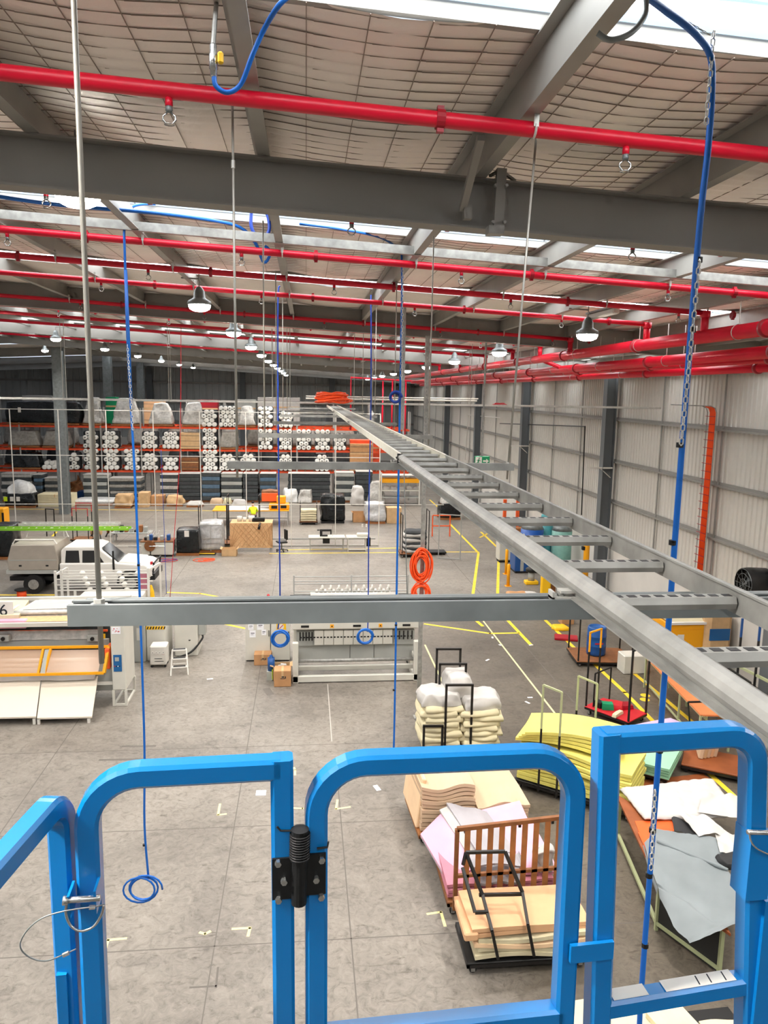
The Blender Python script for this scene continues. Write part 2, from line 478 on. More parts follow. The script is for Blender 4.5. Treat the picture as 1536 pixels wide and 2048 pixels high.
# back, left and front walls
wb = struct(MB().box(XL, XW+.2, YB, YB+.2, 0, 2.5).build('wall_back', 'slab_white'))
vs = []; fs = []; k = 0; x = XL
prof = []
while x < XW: prof += [(x, 0), (x+.5, 0), (x+.55, .05), (x+.68, .05)]; x += .73
for (xx, dy) in prof: vs += [(xx, YB-.02-dy, 2.5), (xx, YB-.02-dy, zroof(xx)+.1)]
for i in range(len(prof)-1): fs.append((2*i, 2*i+2, 2*i+3, 2*i+1))
MB().add(vs, fs).build('cladding_sheet', 'back_cladding', wb)
for z in (4.2, 6.4, 8.6):
    MB().box(XL, XW, YB-.28, YB-.07, z, z+.22).build('girt', 'beam', wb)
for x in (-27.8, -17.5, -7.2, 3.0):
    MB().box(x-.3, x+.3, YB-.7, YB-.3, 0, zroof(x)-.3).build('wall_column', 'column', wb)
struct(MB().box(XL-.2, XL, YF, YB, 0, 8.9).build('wall_left', 'back_cladding'))
struct(MB().box(XL, XW+.2, YF-.2, YF, 0, 11).build('wall_front', 'back_cladding'))

# ceiling: foil-faced blanket quilted by safety mesh, with translucent strips
SKY = [(3.3, 4.27), (8.75, 9.72), (13.72, 14.68)]+[(19.2+5.2*k, 20.1+5.2*k) for k in range(13)]  # farthest strips, unseen past the rafters, kept to light the back wall
SKYB = [(-1.9-5.2*k, -1.0-5.2*k) for k in range(3)]
SK = sorted(SKY+SKYB)
def blanket(x0, x1, y0, y1, sx, sy, amp):
    nx = max(1, round((x1-x0)/sx)); ny = max(1, round((y1-y0)/sy))
    def fn(u, v):
        x = x0+(x1-x0)*u; y = y0+(y1-y0)*v
        cy = (y/.155) % 1; cx = (x/.33) % 1
        q = (abs(math.sin(cy*math.pi))**.6)*(.7+.3*abs(math.sin(cx*math.pi))**.6)
        a = amp*(.7+.6*noise.noise(Vector((x*1.3, y*1.1, 0))))
        # blanket also sags between purlins
        px = ((x+.35)/1.65) % 1
        return (x, y, zroof(x)-q*a-.05*math.sin(px*math.pi)*(1 if amp else .6)+.02*noise.noise(Vector((x*.7, y*.9, 3))))
    vsx = MB().grid(nx, ny, fn); vsx.f = [tuple(reversed(f)) for f in vsx.f]; return vsx
root = None
edges = [YF]
spans = []
prev = YF
for a, b in SK: spans.append((prev, a)); prev = b
spans.append((prev, YB))
cl = None
for (a, b) in spans:
    if b-a < .05: continue
    if b <= 0 or a >= 21: pieces = [(XL, XR, 1.4, 1.2, 0), (XR, XW+.2, .55, .6, 0)]
    elif a >= 9: pieces = [(XL, XR, 1.4, 1.2, 0), (XR, -9., .55, .3, 0), (-9., XW+.2, .165, .0517, .03)]
    else: pieces = [(XL, -6., 1.4, 1.2, 0), (-6., 7.2, .11, .0310, .036), (7.2, XW+.2, .55, .3, 0)]
    for (x0, x1, sx, sy, amp) in pieces:
        m = blanket(x0, x1, a, b, sx, sy, amp)
        if cl is None: cl = struct(m.build('ceiling', 'insulation', smooth=True))
        else: m.build('insulation_blanket', 'insulation', cl, smooth=True)
# panels of the translucent strips, one between every two purlins
PUR = [-.35+1.65*k for k in range(-9, 8)]
pan = None
vs = []; fs = []
n = 10
for i in range(n+1):
    yy = i/n
    for xx in (0, 1.63): vs.append((xx, yy*.95, (.022 if i % 2 else -.012)-.05*xx))
for i in range(n): fs.append((2*i, 2*i+2, 2*i+3, 2*i+1))
pan = MB().add(vs, fs).mesh('skylight_panel', 'skylight')
for (a, b) in SK:
    for i, x in enumerate(PUR):
        put('skylight_panel', pan, cl, (x+.01, a, zroof(x)+.03))
    # edge flashing bars
    for yy in (a-.03, b):
        MB().add([(XR, yy, zroof(XR)-.06), (XW, yy, zroof(XW)-.06), (XW, yy+.05, zroof(XW)-.06), (XR, yy+.05, zroof(XR)-.06),
                  (XR, yy, zroof(XR)+.04), (XW, yy, zroof(XW)+.04), (XW, yy+.05, zroof(XW)+.04), (XR, yy+.05, zroof(XR)+.04)],
                 [(0,1,2,3),(0,4,5,1),(3,2,6,7)]).build('skylight_flashing', 'purlin', cl)
# left slope beyond the ridge keeps its own strips
pan2 = MB().add([(XL, 0, zroof(XL)), (XR-2, 0, zroof(XR-2)), (XR-2, .95, zroof(XR-2)), (XL, .95, zroof(XL))], [(3,2,1,0)]).mesh('skylight_panel', 'skylight')
for (a, b) in SK:
    if b < 16: put('skylight_panel', pan2, cl, (0, a, -.09))
# safety mesh wires under the blanket; cross wires also paint the crease shade
mw = MB()
for k in range(-18, 22):
    x = .33*k
    for (a, b) in spans:
        a2, b2 = max(a, 2.2), min(b, 13.8)
        zw = zroof(x)-.05*math.sin((((x+.35)/1.65) % 1)*math.pi)-.034
        if b2-a2 > .2: mw.bar((x, a2, zw), (x, b2, zw), .005)
for k in range(int(2.2/.155), int(13.6/.155)):
    y = k*.155
    if any(a-.02 < y < b+.02 for a, b in SK): continue
    xs = [-5.9+.33*j for j in range(40)] if y < 8 else [-8.9+.55*j for j in range(38)]
    for xa, xb in zip(xs, xs[1:]):
        mw.bar((xa, y, zroof(xa)-.05*math.sin((((xa+.35)/1.65) % 1)*math.pi)-.016), (xb, y, zroof(xb)-.05*math.sin((((xb+.35)/1.65) % 1)*math.pi)-.014), .005)
w_ = mw.build('wire_and_crease_shade', 'wire', cl); w_['kind'] = 'stuff'
# purlins
for x in PUR:
    z = zroof(x)-.06
    m = MB(); y0, y1 = YF, YB
    m.box(x-.012, x+.012, y0, y1, z-.238, z-.012).box(x-.012, x+.08, y0, y1, z-.25, z-.238).box(x-.08, x+.012, y0, y1, z-.012, z)
    m.build('purlin', 'purlin', cl)
# slim tie rail under the second bay
MB().bar((-9, 9.5, zroof(-9)-.27), (XW-.5, 9.5, zroof(XW-.5)-.27), .07, .1).build('tie_rail', 'galv', cl)
# rafters
RAFY = [6.2, 18.3, 30.3, 42.3, 54.3, 66.3, 78.3]
for k, y in enumerate(RAFY):
    m = MB()
    for (xa, xb) in ((XR, XW-.2), (XL, XR)):
        za, zb = zroof(xa)-(.31 if k == 0 else .07), zroof(xb)-(.31 if k == 0 else .07)
        D = .375 if k == 0 else .52
        def sl(y0, y1, d0, d1):
            m.add([(xa,y0,za-d1),(xb,y0,zb-d1),(xb,y1,zb-d1),(xa,y1,za-d1),(xa,y0,za-d0),(xb,y0,zb-d0),(xb,y1,zb-d0),(xa,y1,za-d0)],
                  [(0,3,2,1),(4,5,6,7),(0,1,5,4),(1,2,6,5),(2,3,7,6),(3,0,4,7)])
        sl(y-.008, y+.008, .014, D-.014); sl(y-.1, y+.1, 0, .014); sl(y-.1, y+.1, D-.014, D)
    o = m.build('roof_beam', 'beam')
    tag(o, 'dark grey steel roof beam across the hall, %s from the camera' % ORD[k], 'beam', 'steel roof beams', 'structure')
# fly braces and splice bracket on the first rafter
y = 6.2
br = thing('fly_brace', 'diagonal grey angle brace between purlin and nearest roof beam', 'brace', (1.33, y, 9.6)); 
MB().bar(at(962,275,y=5.4), at(925,418,y=6.08), .05, .05).build('angle', 'beam', br, world=True)
MB().box(1.2, 1.26, 6.02, 6.1, 9.32, 9.42).build('cleat', 'beam', br, world=True)
bk = thing('hanging_bracket', 'grey upright bracket clamped over the nearest roof beam', 'bracket', at(1000,400,y=6.05))
MB().bar(at(1003,338,y=6.06), at(995,468,y=6.06), .075, .05).build('strut', 'beam', bk, world=True)
for q in ((990,372),(1012,372),(985,445),(1008,445)): 
    p = at(*q, y=6.03); MB().cyl(p, p-Vector((0,.03,0)), .012, 8).build('bolt', 'galv', bk, world=True)
p = at(992,462,y=6.05); MB().box(p.x-.07,p.x+.05,p.y-.06,p.y+.06,p.z-.03,p.z+.03).build('clamp', 'galv', bk, world=True)
MB().bar(at(1000,340,y=6.06), at(1030,362,y=6.2), .02).bar(at(1000,340,y=6.06), at(980,352,y=6.2), .02).build('strap', 'beam', bk, world=True)

# inner columns under the ridge
for k, y in enumerate((50.1, 62.1, 74.1)):
    m = MB().box(XR-.3, XR+.3, y-.3, y-.27, 0, 10.4).box(XR-.3, XR+.3, y+.27, y+.3, 0, 10.4).box(XR-.02, XR+.02, y-.27, y+.27, 0, 10.4)
    m.box(XR-.25, XR+.25, y-.28, y+.28, 0, 10.2) if k == 0 else None
    tag(m.build('ridge_column', 'strut'), 'grey steel column rising among the pallet racks, %s from the camera' % ORD[k], 'column', 'columns under the ridge', 'structure')
# ------------------------------------------------------------------ sprinkler pipework
SPY = [4.78, 7.42, 9.8, 11.9, 14.0, 18.2, 20.6, 23.4, 27.0, 31.5, 36.5]
def sprinkler_mesh():
    m = MB()
    m.lathe([(.02,0),(.022,-.03),(.022,-.05),(.014,-.055)], 10)
    return m
head_body = sprinkler_mesh().mesh('socket', 'red_pipe', True)
fr = MB().lathe([(.019,-.05),(.021,-.075),(.014,-.085)], 8)
fr_me = fr.mesh('sprinkler_body', 'strut', True)
yk = MB(); 
yk.tube([(-.012,0,-.085),(-.034,0,-.105),(-.036,0,-.125),(-.018,0,-.145),(0,0,-.148),(.018,0,-.145),(.036,0,-.125),(.034,0,-.105),(.012,0,-.085)], .006, 6, up=(0,1,0))
yk.lathe([(.03,-.152),(.03,-.148)], 10)
yk_me = yk.mesh('yoke', 'chrome', True)
for k, y in enumerate(SPY):
    r = (.045 if k == 0 else .043) if k < 6 else .05
    off = -.38
    xa = -15 if k > 0 else -8
    xb = 6.3 if k >= 3 else 11.5
    t = thing('sprinkler_pipe', 'red sprinkler pipe under the roof, %s from the camera' % ORD[k], 'pipe', (0, y, zroof(0)+off), group='red sprinkler branch pipes')
    pts = [(x, 0, -.05*x) for x in (xa, -4, 4, xb)]
    MB().tube(pts, r, 14).build('pipe', 'red_pipe', t, smooth=True)
    if k < 7:
        x = -.78+1.2*(k % 2) if k else -.78
        xs = [x+2.72*j for j in range(-4, 5) if xa < x+2.72*j < xb-.3]
        for j, x in enumerate(xs):
            h = put('socket', head_body, t, (x, 0, -.05*x-r+.012))
            put('sprinkler_body', fr_me, h); put('yoke', yk_me, h)
        for x in ([.79] if k == 0 else [x+.9 for x in xs]):
            c = (x, 0, -.05*x)
            MB().tube([(x-.025,0,-.05*(x-.025)), (x+.025,0,-.05*(x+.025))], r+.012, 14).box(x-.02,x+.02,-.02,.02,-.05*x-r-.028,-.05*x+r+.028).build('coupling', 'red_dark', t)
        for x in PUR:
            if xa < x < xb and (k > 0 or x > 1):
                MB().tube(arc((x+.06, 0, -.05*x), r+.006, -.3, math.pi+.3, 10, (0,1,0), (0,0,-1)), .008, 6).bar((x+.06,-r-.004,-.05*x), (x+.06,-r-.004,-.05*x+.12), .03, .006).build('hanger', 'galv_bright', t)
    if k >= 3:
        # riser to the main
        MB().cyl((6.3,0,-.05*6.3), (6.3,0,8.957-zroof(0)-off), .06, 12).lathe([(.078,-.05),(.078,.05)], 12, (6.3,0,-.05*6.3-.02)).build('riser', 'red_pipe', t, smooth=True)
mains = [(6.3, 8.957, .108, 2.0, 50, 'uppermost and fattest'), (6.86, 8.686, .098, 2.0, 50, 'middle'), (7.2, 8.606, .056, 2.0, 50, 'thin second-lowest'), (7.42, 8.495, .074, 2.0, 50, 'lowest')]
for k, (x, z, r, y0, y1, lab) in enumerate(mains):
    t = thing('sprinkler_main', '%s of the red main pipes running along the right wall' % lab, 'pipe', (x, y0, z), group='red sprinkler mains')
    MB().tube([(0,0,0), (0,20,0), (0,y1-y0,0)], r, 16).build('pipe', 'red_pipe', t, smooth=True)
    for j in range(9):
        yy = 6.0+k*.65+4.2*j-y0
        MB().tube([(0,yy-.04,0), (0,yy+.04,0)], r+.022, 16).build('coupling', 'red_dark', t, smooth=True)
    for j in range(8):
        yy = 7.5+3.4*j-y0
        MB().bar((0,yy,r), (0,yy,zroof(x)-z-.3), .012).tube(arc((0,yy,0), r+.006, 0, 2*math.pi, 14, (1,0,0), (0,0,1)), .006, 5).build('hanger_rod', 'galv_bright', t)
# red cross feed near the far racks, with a drop
p0 = at(702,755,y=52); p1 = at(875,765,y=52)
t = thing('cross_feed_pipe', 'thin red pipe with a vertical drop in front of the far wall', 'pipe', p0)
MB().tube([p1, p0, p0-Vector((0,0,3.5))], .07, 10).build('pipe', 'red_pipe', t, world=True, smooth=True)
for px in (766, 785, 812):
    a = at(px, 762, y=52.0); MB().cyl(a, a-Vector((0,0,4)), .05, 8).build('drop', 'red_pipe', t, world=True, smooth=True)
bj = at(1020,760,y=25.5)
MB().cyl((6.3,20.4,8.92), (7.42,20.4,8.53), .055, 10).build('mains_link', 'red_pipe')
tag(bpy.data.objects['mains_link'], 'short slanting red pipe linking two sprinkler mains', 'pipe')

# ------------------------------------------------------------------ high-bay lamps
def lamp_parts():
    body = MB().lathe([(.03,.30),(.05,.28),(.09,.22),(.1,.12),(.12,.1),(.19,.06),(.2,.02),(.19,0),(.175,.0)], 20).mesh('housing', 'strut', True)
    lens = MB().lathe([(.185,.03),(.18,-.03),(.16,-.07),(.1,-.1),(.02,-.11)], 20).mesh('lens', 'lens', True)
    hook = MB().tube([(0,0,.3),(0,0,.34),(.02,0,.37),(0,0,.4),(0,0,.5)], .008, 6).mesh('hook', 'galv', True)
    return body, lens, hook
LB = lamp_parts()
ld = bpy.data.lights.new('high_bay', 'AREA'); ld.shape = 'DISK'; ld.size = .34; ld.energy = LAMP_W; ld.color = (1.0, .95, .88); ld.spread = math.radians(150)
LAMPS = [(-1.9 if y < 7 else -1.77, y, 'central') for y in (6.95, 13.4, 19.5, 25.6, 31.4, 37.2, 43, 49, 55, 62, 70)]+[(4.9, y, 'right') for y in (13.3, 19.5, 25.5, 31.5, 37.5, 43.5, 50, 56, 62)]
LAMPS += [(-9.2, y, 'left') for y in (9.0, 16, 23, 30, 37, 44, 51, 58, 65)]+[(-14.8, 46.2, 'far-left')]+[(-1.77, 0.6, 'central'), (4.9, 7.2, 'right'), (4.9, 1.0, 'right'), (10.2, 10.5, 'wall')]
cnt = {}
for (x, y, row) in sorted(LAMPS, key=lambda q: q[1]):
    cnt[row] = cnt.get(row, -1)+1
    z = zroof(x)-(.72 if y > 8 else .52)
    t = thing('high_bay_lamp', 'lit round high-bay lamp, %s from the camera in the %s row' % (ORD[cnt[row]], row), 'lamp', (x, y, z), group='high-bay lamps')
    put('housing', LB[0], t); put('lens', LB[1], t); put('hook', LB[2], t)
    xp = min(PUR, key=lambda q: abs(q-x))
    MB().bar((0,0,zroof(x)-.3-z), (xp-x+(.06 if xp > x else -.06),0,zroof(x)-.3-z-.05*(xp-x)), .05, .02).build('mount_bar', 'galv', t)
    l = bpy.data.objects.new('lamp_light', ld); COL.objects.link(l); l.parent = t; l.location = (0, 0, -.13)

# long strip fittings
for q, y in (((800,510),12.6), ((470,570),19)):
    a = onroof(*q, -.35); 
t = thing('strip_light', 'pale batten light fixed below the skylight over the right bay', 'lamp', (5.0, 12.9, zroof(5)-.4))
MB().bbox(-.06, .06, -.6, .6, -.05, .05, .02).build('diffuser', 'white', t)
MB().box(-.07, .07, -.62, .62, .05, .08).build('tray', 'galv', t)

# ------------------------------------------------------------------ near cable ladder on trapeze struts
ZT = 7.546
TX0, TX1 = .602, .925
t = thing('cable_ladder', 'long galvanised cable ladder running away from the camera', 'cable ladder', (0, .8, ZT))
L = 22.2
def rail_section(prf, s, x, y0, y1, m):
    prf = [(x-s*a, b) for a, b in prf]
    n = len(prf); vs = [(a, y0, b) for a, b in prf]+[(a, y1, b) for a, b in prf]
    fs = [(k, (k+1) % n, n+(k+1) % n, n+k) for k in range(n)]+[tuple(range(n)), tuple(range(2*n-1, n-1, -1))]
    bm = bmesh.new(); me = MB().add(vs, fs).mesh('side_rail', m); bm.from_mesh(me); bmesh.ops.recalc_face_normals(bm, faces=bm.faces[:]); bm.to_mesh(me); bm.free()
    return put('side_rail', me, t)
BEAD = [(-.004,0),(.020,0),(.020,.003),(.006,.004),(.008,.012),(.016,.018),(.021,.028),(.020,.038),(.014,.048),(.006,.055),(-.004,.058),(-.010,.056),(-.010,.051),(-.004,.05)]
FLAT = [(-.012,0),(.004,0),(.004,.058),(-.012,.058),(-.012,.055),(0,.055),(0,.003),(-.012,.003)]
for s, x in ((1, TX0), (-1, TX1)):
    rail_section(BEAD, s, x+s*.012, 0, 4.14, 'galv')
    rail_section(FLAT, s, x+s*.012, 4.15, L, 'tray_pale')
rg = MB()
W2 = TX1-TX0-.04
rg.add([(0,-.016,0),(W2,-.016,0),(W2,.016,0),(0,.016,0),(0,-.02,.012),(W2,-.02,.012),(W2,.02,.012),(0,.02,.012),(0,-.014,.026),(W2,-.014,.026),(W2,.014,.026),(0,.014,.026)],
       [(0,3,2,1),(0,1,5,4),(2,3,7,6),(4,5,9,8),(6,7,11,10),(8,9,10,11),(0,4,8,11,7,3),(1,2,6,10,9,5)])
rme = rg.mesh('rung', 'galv')
slot = MB()
for k in range(10): slot.box(.02+.03*k, .038+.03*k, -.008, .008, .026, .0268)
sme = slot.mesh('rung_slots', 'black')
y = 1.50-.338*1
k = 0
while y < .8+L:
    o = put('rung', rme, t, (TX0+.02, y-.8, .013))
    if k < 9:
        for j in range(0): pass
        q = put('rung_slots', sme, o); q['kind'] = 'stuff'
    y += .338; k += 1
# splice plates
for yy in (4.94, 10.9, 16.8):
    m = MB().box(TX0-.006, TX0+.017, yy-.8-.1, yy-.8+.1, .012, .05)
    sp = m.build('splice_plate', 'galv_bright', t)
    for d in (-.07,-.03,.03,.07): MB().cyl((TX0-.012, yy-.8+d, .03), (TX0-.006, yy-.8+d, .03), .006, 8).build('bolt', 'black_metal', sp)
yy = 4.92
MB().box(TX0-.012, TX0+.02, yy-.8-.0, yy-.8+.02, .0, .062).build('end_cap', 'black', t)

# trapezes (double strut, hung on two rods)
def strut_channel(m, x0, x1, y, z, w=.041, h=.041, th=.003):
    # slotted channel open towards -z/up sides shown as a C section
    prf = [(-w/2,-h/2),(w/2,-h/2),(w/2,h/2),(w/2-.012,h/2),(w/2-.012,h/2-.004),(w/2-th,h/2-.004),(w/2-th,-h/2+th),(-w/2+th,-h/2+th),(-w/2+th,h/2-.004),(-w/2+.012,h/2-.004),(-w/2+.012,h/2),(-w/2,h/2)]
    n = len(prf); vs = [(x0, y+a, z+b) for a, b in prf]+[(x1, y+a, z+b) for a, b in prf]
    fs = [(k, (k+1) % n, n+(k+1) % n, n+k) for k in range(n)]+[tuple(range(n)), tuple(range(2*n-1, n-1, -1))]
    m.add(vs, fs)
TRY = [1.64+3.33*k for k in range(7)]
for k, y in enumerate(TRY):
    t = thing('trapeze_strut', 'grey steel strut carrying the cable ladder, %s from the camera' % ORD[k], 'strut', (0, y, ZT-.046), group='struts under the cable ladder')
    m = MB(); strut_channel(m, -.5, 1.375, 0, .023, .048, .046); m.build('channel', 'strut' if k == 0 else 'galv', t)
    if k == 0:
        m = MB(); m.box(-.475, 1.37, .026, .038, .012, .046); m.build('back_channel', 'strut', t)
    for j, x in enumerate((-.44, 1.335)):
        zr = zroof(x)-(.32 if k != 5 else .6)
        rr = .0075 if k else .0058
        xt = at(1078,160,y=y).x if (k, j) == (1, 1) else x
        o = MB().cyl((x,0,-.09 if k == 0 else -.06), (xt,0,zr-ZT+.041), rr, 8).build('threaded_rod', 'rod', t, smooth=True)
        MB().lathe([(.012,0),(.012,.012)], 6, (x,0,.042)).lathe([(.018,.0),(.018,.003)], 10, (x,0,.04)).build('nut', 'galv_bright', o)
        if k in (1, 2) and j == 0: MB().lathe([(.012,0),(.012,.045)], 6, (x,0,zr-ZT-.35)).build('coupling_nut', 'galv_bright', o)
    # hold-down clip beside the ladder rail
    if k < 3:
        MB().box(TX0-.05, TX0+.004, -.016, .016, .044, .05).box(TX0-.05, TX0-.044, -.016, .016, .042, .062).box(TX0-.03, TX0+.012, -.014, .014, .058, .064).build('hold_down_clip', 'galv_bright', t)
        MB().lathe([(.009,0),(.009,.01)], 6, (TX0-.025,0,.05)).build('clip_bolt', 'galv', t)

# second tray crossing the hall beyond
t = thing('cross_tray', 'slim galvanised cable tray crossing the whole hall beside orange coil', 'cable tray', (0, 23.4, 7.62))
MB().box(-14, XW-1.5, -.15, -.145, 0, .06).box(-14, XW-1.5, .145, .15, 0, .06).box(-14, XW-1.5, -.15, .15, 0, .004).build('tray', 'galv_bright', t)
for x in range(-13, 11, 3):
    MB().cyl((x,-.17,0), (x,-.17,zroof(x)-7.9), .008, 6).cyl((x,.17,0), (x,.17,zroof(x)-7.9), .008, 6).build('hanger_rod', 'rod', t)
t = thing('cross_conduit', 'thin white conduit pair crossing above the far storage area', 'conduit', (0, 27.5, 7.8))
MB().cyl((.0,0,.02), (6.2,0,.02), .02, 8).cyl((0,.2,-.06), (6.2,.2,-.06), .03, 8).build('pipe', 'white_paint', t)

# orange-cabled wire ladder dropping down the right wall
yv = at(1415,900,x=XW-.35).y
t = thing('wall_cable_ladder', 'orange cables in a vertical wire ladder on the right wall', 'cable ladder', (XW-.3, yv, 2.3))
top = 5.25
MB().tube([(0,-.27,0),(0,-.27,top),(-.06,-.27,top+.14),(-.2,-.27,top+.2),(-1.2,-.27,top+.22)], .014, 6).tube([(0,.27,0),(0,.27,top),(-.06,.27,top+.14),(-.2,.27,top+.2),(-1.2,.27,top+.22)], .014, 6).build('wire_rail', 'galv', t)
for k in range(22):
    MB().bar((-.05,-.27,.1+k*.24), (-.05,.27,.1+k*.24), .016).build('rung', 'red_dark', t)
for k in range(8):
    yy = -.22+k*.04
    MB().tube([(-.02,yy,0),(-.02,yy,top),(-.075,yy,top+.14),(-.2,yy,top+.19)], .022, 6).build('cable', 'cable_orange', t, smooth=True)

# tall steel posts
b = G(835,1485); bx, by = b.x, 17.9
p = at(850,900,y=17.9)
t = thing('slotted_post', 'tall slim galvanised post from floor to second roof beam', 'post', (p.x, 17.9, 0))
MB().box(-.05,.05,-.03,.03,0,9.3).build('post', 'galv', t)
MB().box(-.12,.12,-.12,.12,0,.012).build('base_plate', 'galv', t)
for k in range(40): MB().box(-.008,.008,-.0315,-.03,5.5+k*.09,5.54+k*.09).build('slot', 'strut', t)
POST = p
p = at(806,760,y=16.6)
t = thing('slotted_hanger', 'short perforated steel hanger beside a blue air hose', 'hanger', (p.x, 16.6, 7.2))
MB().box(-.035,.035,-.02,.02,0,2.62).build('channel', 'galv', t)
for k in range(20): MB().box(-.007,.007,-.0215,-.02,.1+k*.1,.14+k*.1).build('slot', 'strut', t)

# wiring conduits on the right wall
def wallpipe(name, label, pts, r, m):
    P = [at(px, py, x=XW-.2) for px, py in pts]
    o = thing(name, label, 'conduit', P[0]); MB().tube(P, r, 6).build('pipe', m, o, world=True); return o
wallpipe('dark_conduit', 'dark conduit stepping down the right wall between two columns', [(1000,847),(1170,853),(1163,1030)], .03, 'black_metal')
wallpipe('pale_conduit', 'white conduit loop on the right wall near exit sign', [(930,920),(937,830),(1000,836)], .03, 'white_paint')
wallpipe('service_pipe', 'thin white pipe running down behind second wall column', [(1044,846),(1040,1010)], .03, 'white_paint')
for q, lab in (((1215,936),'upper bay near the orange cables'), ((1050,892),'middle bay beside the second column')):
    p = at(*q, x=XW-.4)
    o = thing('wall_bracket', 'white bracket arm projecting from the right wall, %s' % lab, 'bracket', p)
    MB().box(-.9,.2,-.04,.04,-.03,.03).build('arm', 'white_paint', o); MB().bar((-.3,0,-.02),(.15,0,-.4),.03).build('stay', 'white_paint', o)
# exit sign on a strut end
p = at(964,922,y=18.6)
t = thing('exit_sign', 'small green and white running-man exit sign on a hanging strut', 'sign', p)
MB().bbox(-.19,.19,-.02,.02,-.12,.12,.01).build('box', 'sign_green', t)
MB().box(-.17,-.01,-.023,-.02,-.1,.1).box(.02,.1,-.023,-.02,-.02,.02).add([(.1,-.023,-.06),(.17,-.023,0),(.1,-.023,.06)], [(0,1,2)]).build('white_field', 'white', t)
m = MB().lathe([(.016,-.002),(.016,.002)], 8, (0,0,0)); m.v = [(x-.08, -.0245+z*.2, y+.065) for x, y, z in m.v]
m.bar((-.085,-.0245,.04),(-.1,-.0245,-.02),.03,.002,(0,1,0)).bar((-.1,-.0245,-.02),(-.06,-.0245,-.085),.018,.002,(0,1,0)).bar((-.1,-.0245,-.02),(-.15,-.0245,-.06),.018,.002,(0,1,0)).bar((-.09,-.0245,.03),(-.04,-.0245,.0),.014,.002,(0,1,0)).bar((-.09,-.0245,.03),(-.14,-.0245,.01),.014,.002,(0,1,0))
m.build('figure', 'sign_green', t)
MB().box(-.02,.02,0,.04,.12,zroof(p.x)-.5-p.z).build('stem', 'galv', t)

# ------------------------------------------------------------------ hoses
def hose(label, pts, r, m='blue_hose', ties=(), cat='hose', name='air_hose', n=5):
    P = smoothpath(pts, n)
    t = thing(name, label, cat, P[-1])
    MB().tube(P, r, 8).build('hose', m, t, world=True, smooth=True)
    for p in ties:
        p = Vector(p); MB().lathe([(r*1.25,-r*.8),(r*1.25,r*.8)], 8, p).build('cable_tie', 'black', t, world=True)
    return t
def coil(t, c, r, turns, rr, m, seed=1, flat=.2, name='coil', nrm=(0,-1,0), sq=1.0):
    rnd = random.Random(seed); pts = []
    u = Vector((1,0,0)); w = Vector((0,0,1)) if abs(nrm[1]) > .5 else Vector((0,1,0)); nn = Vector(nrm)
    N = int(turns*18)
    ph = rnd.random()*6
    for k in range(N+1):
        a = 2*math.pi*k/18
        q = r*(1+flat*.5*math.sin(a*.37+ph)+.06*math.sin(a*1.13))
        pts.append(Vector(c)+u*q*math.cos(a)+w*q*sq*math.sin(a)+u*flat*r*.6*math.sin(a*.21+ph)+nn*rr*2.2*math.sin(a*.5+ph))
    return MB().tube(pts, rr, 7).build(name, m, t, world=True, smooth=True)
# 1: right foreground hose with chain
Y1 = 3.4
p = [at(1290,-10,y=3.1), at(1330,20,y=3.2), at(1385,62,y=3.3), at(1420,110,y=Y1), at(1424,180,y=Y1), at(1416,300,y=Y1), at(1395,500,y=Y1), at(1350,1080,y=Y1), at(1285,1950,y=Y1), at(1278,2100,y=Y1)]
t = hose('thick blue air hose hanging at the right edge beside a chain', p, .0145, ties=[at(1397,520,y=Y1), at(1384,660,y=Y1), at(1360,890,y=Y1), at(1345,1085,y=Y1), at(1319,1500,y=Y1), at(1305,1660,y=Y1), at(1298,1750,y=Y1), at(1290,1890,y=Y1)])
def chain(t, a, b, w, name='chain'):
    a = Vector(a); b = Vector(b); n = int((b-a).length/(w*2.2)); d = (b-a).normalized(); m = MB()
    for k in range(n):
        c = a+(b-a)*((k+.5)/n); u = Vector((1,0,0)) if k % 2 else Vector((0,1,0))
        m.tube([c+d*w*1.35, c+d*w*.7+u*w*.6, c-d*w*.7+u*w*.6, c-d*w*1.35, c-d*w*.7-u*w*.6, c+d*w*.7-u*w*.6], w*.24, 5, closed=True)
    o = m.build(name, 'galv_bright', t, world=True); o['kind'] = 'stuff'; return o
chain(t, at(1428,60,y=Y1), at(1412,250,y=Y1-.02), .014)
chain(t, at(1399,520,y=Y1-.02), at(1362,890,y=Y1-.02), .014)
chain(t, at(1310,1580,y=Y1-.02), at(1302,1740,y=Y1-.02), .014)
chain(t, at(1300,0,y=3.3), at(1420,70,y=3.3), .008)
p = [at(1292,-10,y=3.1), at(1290,30,y=3.1), at(1262,66,y=3.05), at(1222,80,y=3.0), at(1195,66,y=3.0)]
hose('dark blue hose loop hanging off the near right purlin', p, .011, 'strut')
# 2: left hose with coil near the floor
Y2 = 9.5
p = [at(480,418,y=10.5), at(380,412,y=10), at(290,408,y=9.6), at(258,420,y=Y2), at(249,450,y=Y2), at(250,520,y=Y2), at(256,700,y=Y2), at(272,1000,y=Y2), at(283,1300,y=Y2), at(289,1500,y=Y2), at(289,1650,y=Y2), at(297,1755,y=Y2)]
t = hose('long blue air hose on the left ending in a loose loop', p, .015, ties=[at(263,820,y=Y2), at(277,1130,y=Y2), at(288,1690,y=Y2)])
MB().tube([at(251,540,y=Y2-.03), at(262,800,y=Y2-.03)], .020, 8).build('sleeve', 'blue_hose', t, world=True, smooth=True)
chain(t, at(255,690,y=Y2-.05), at(266,860,y=Y2-.05), .016)
coil(t, at(285,1778,y=Y2), .19, 3.3, .013, 'blue_hose', 3, .35, sq=.9)
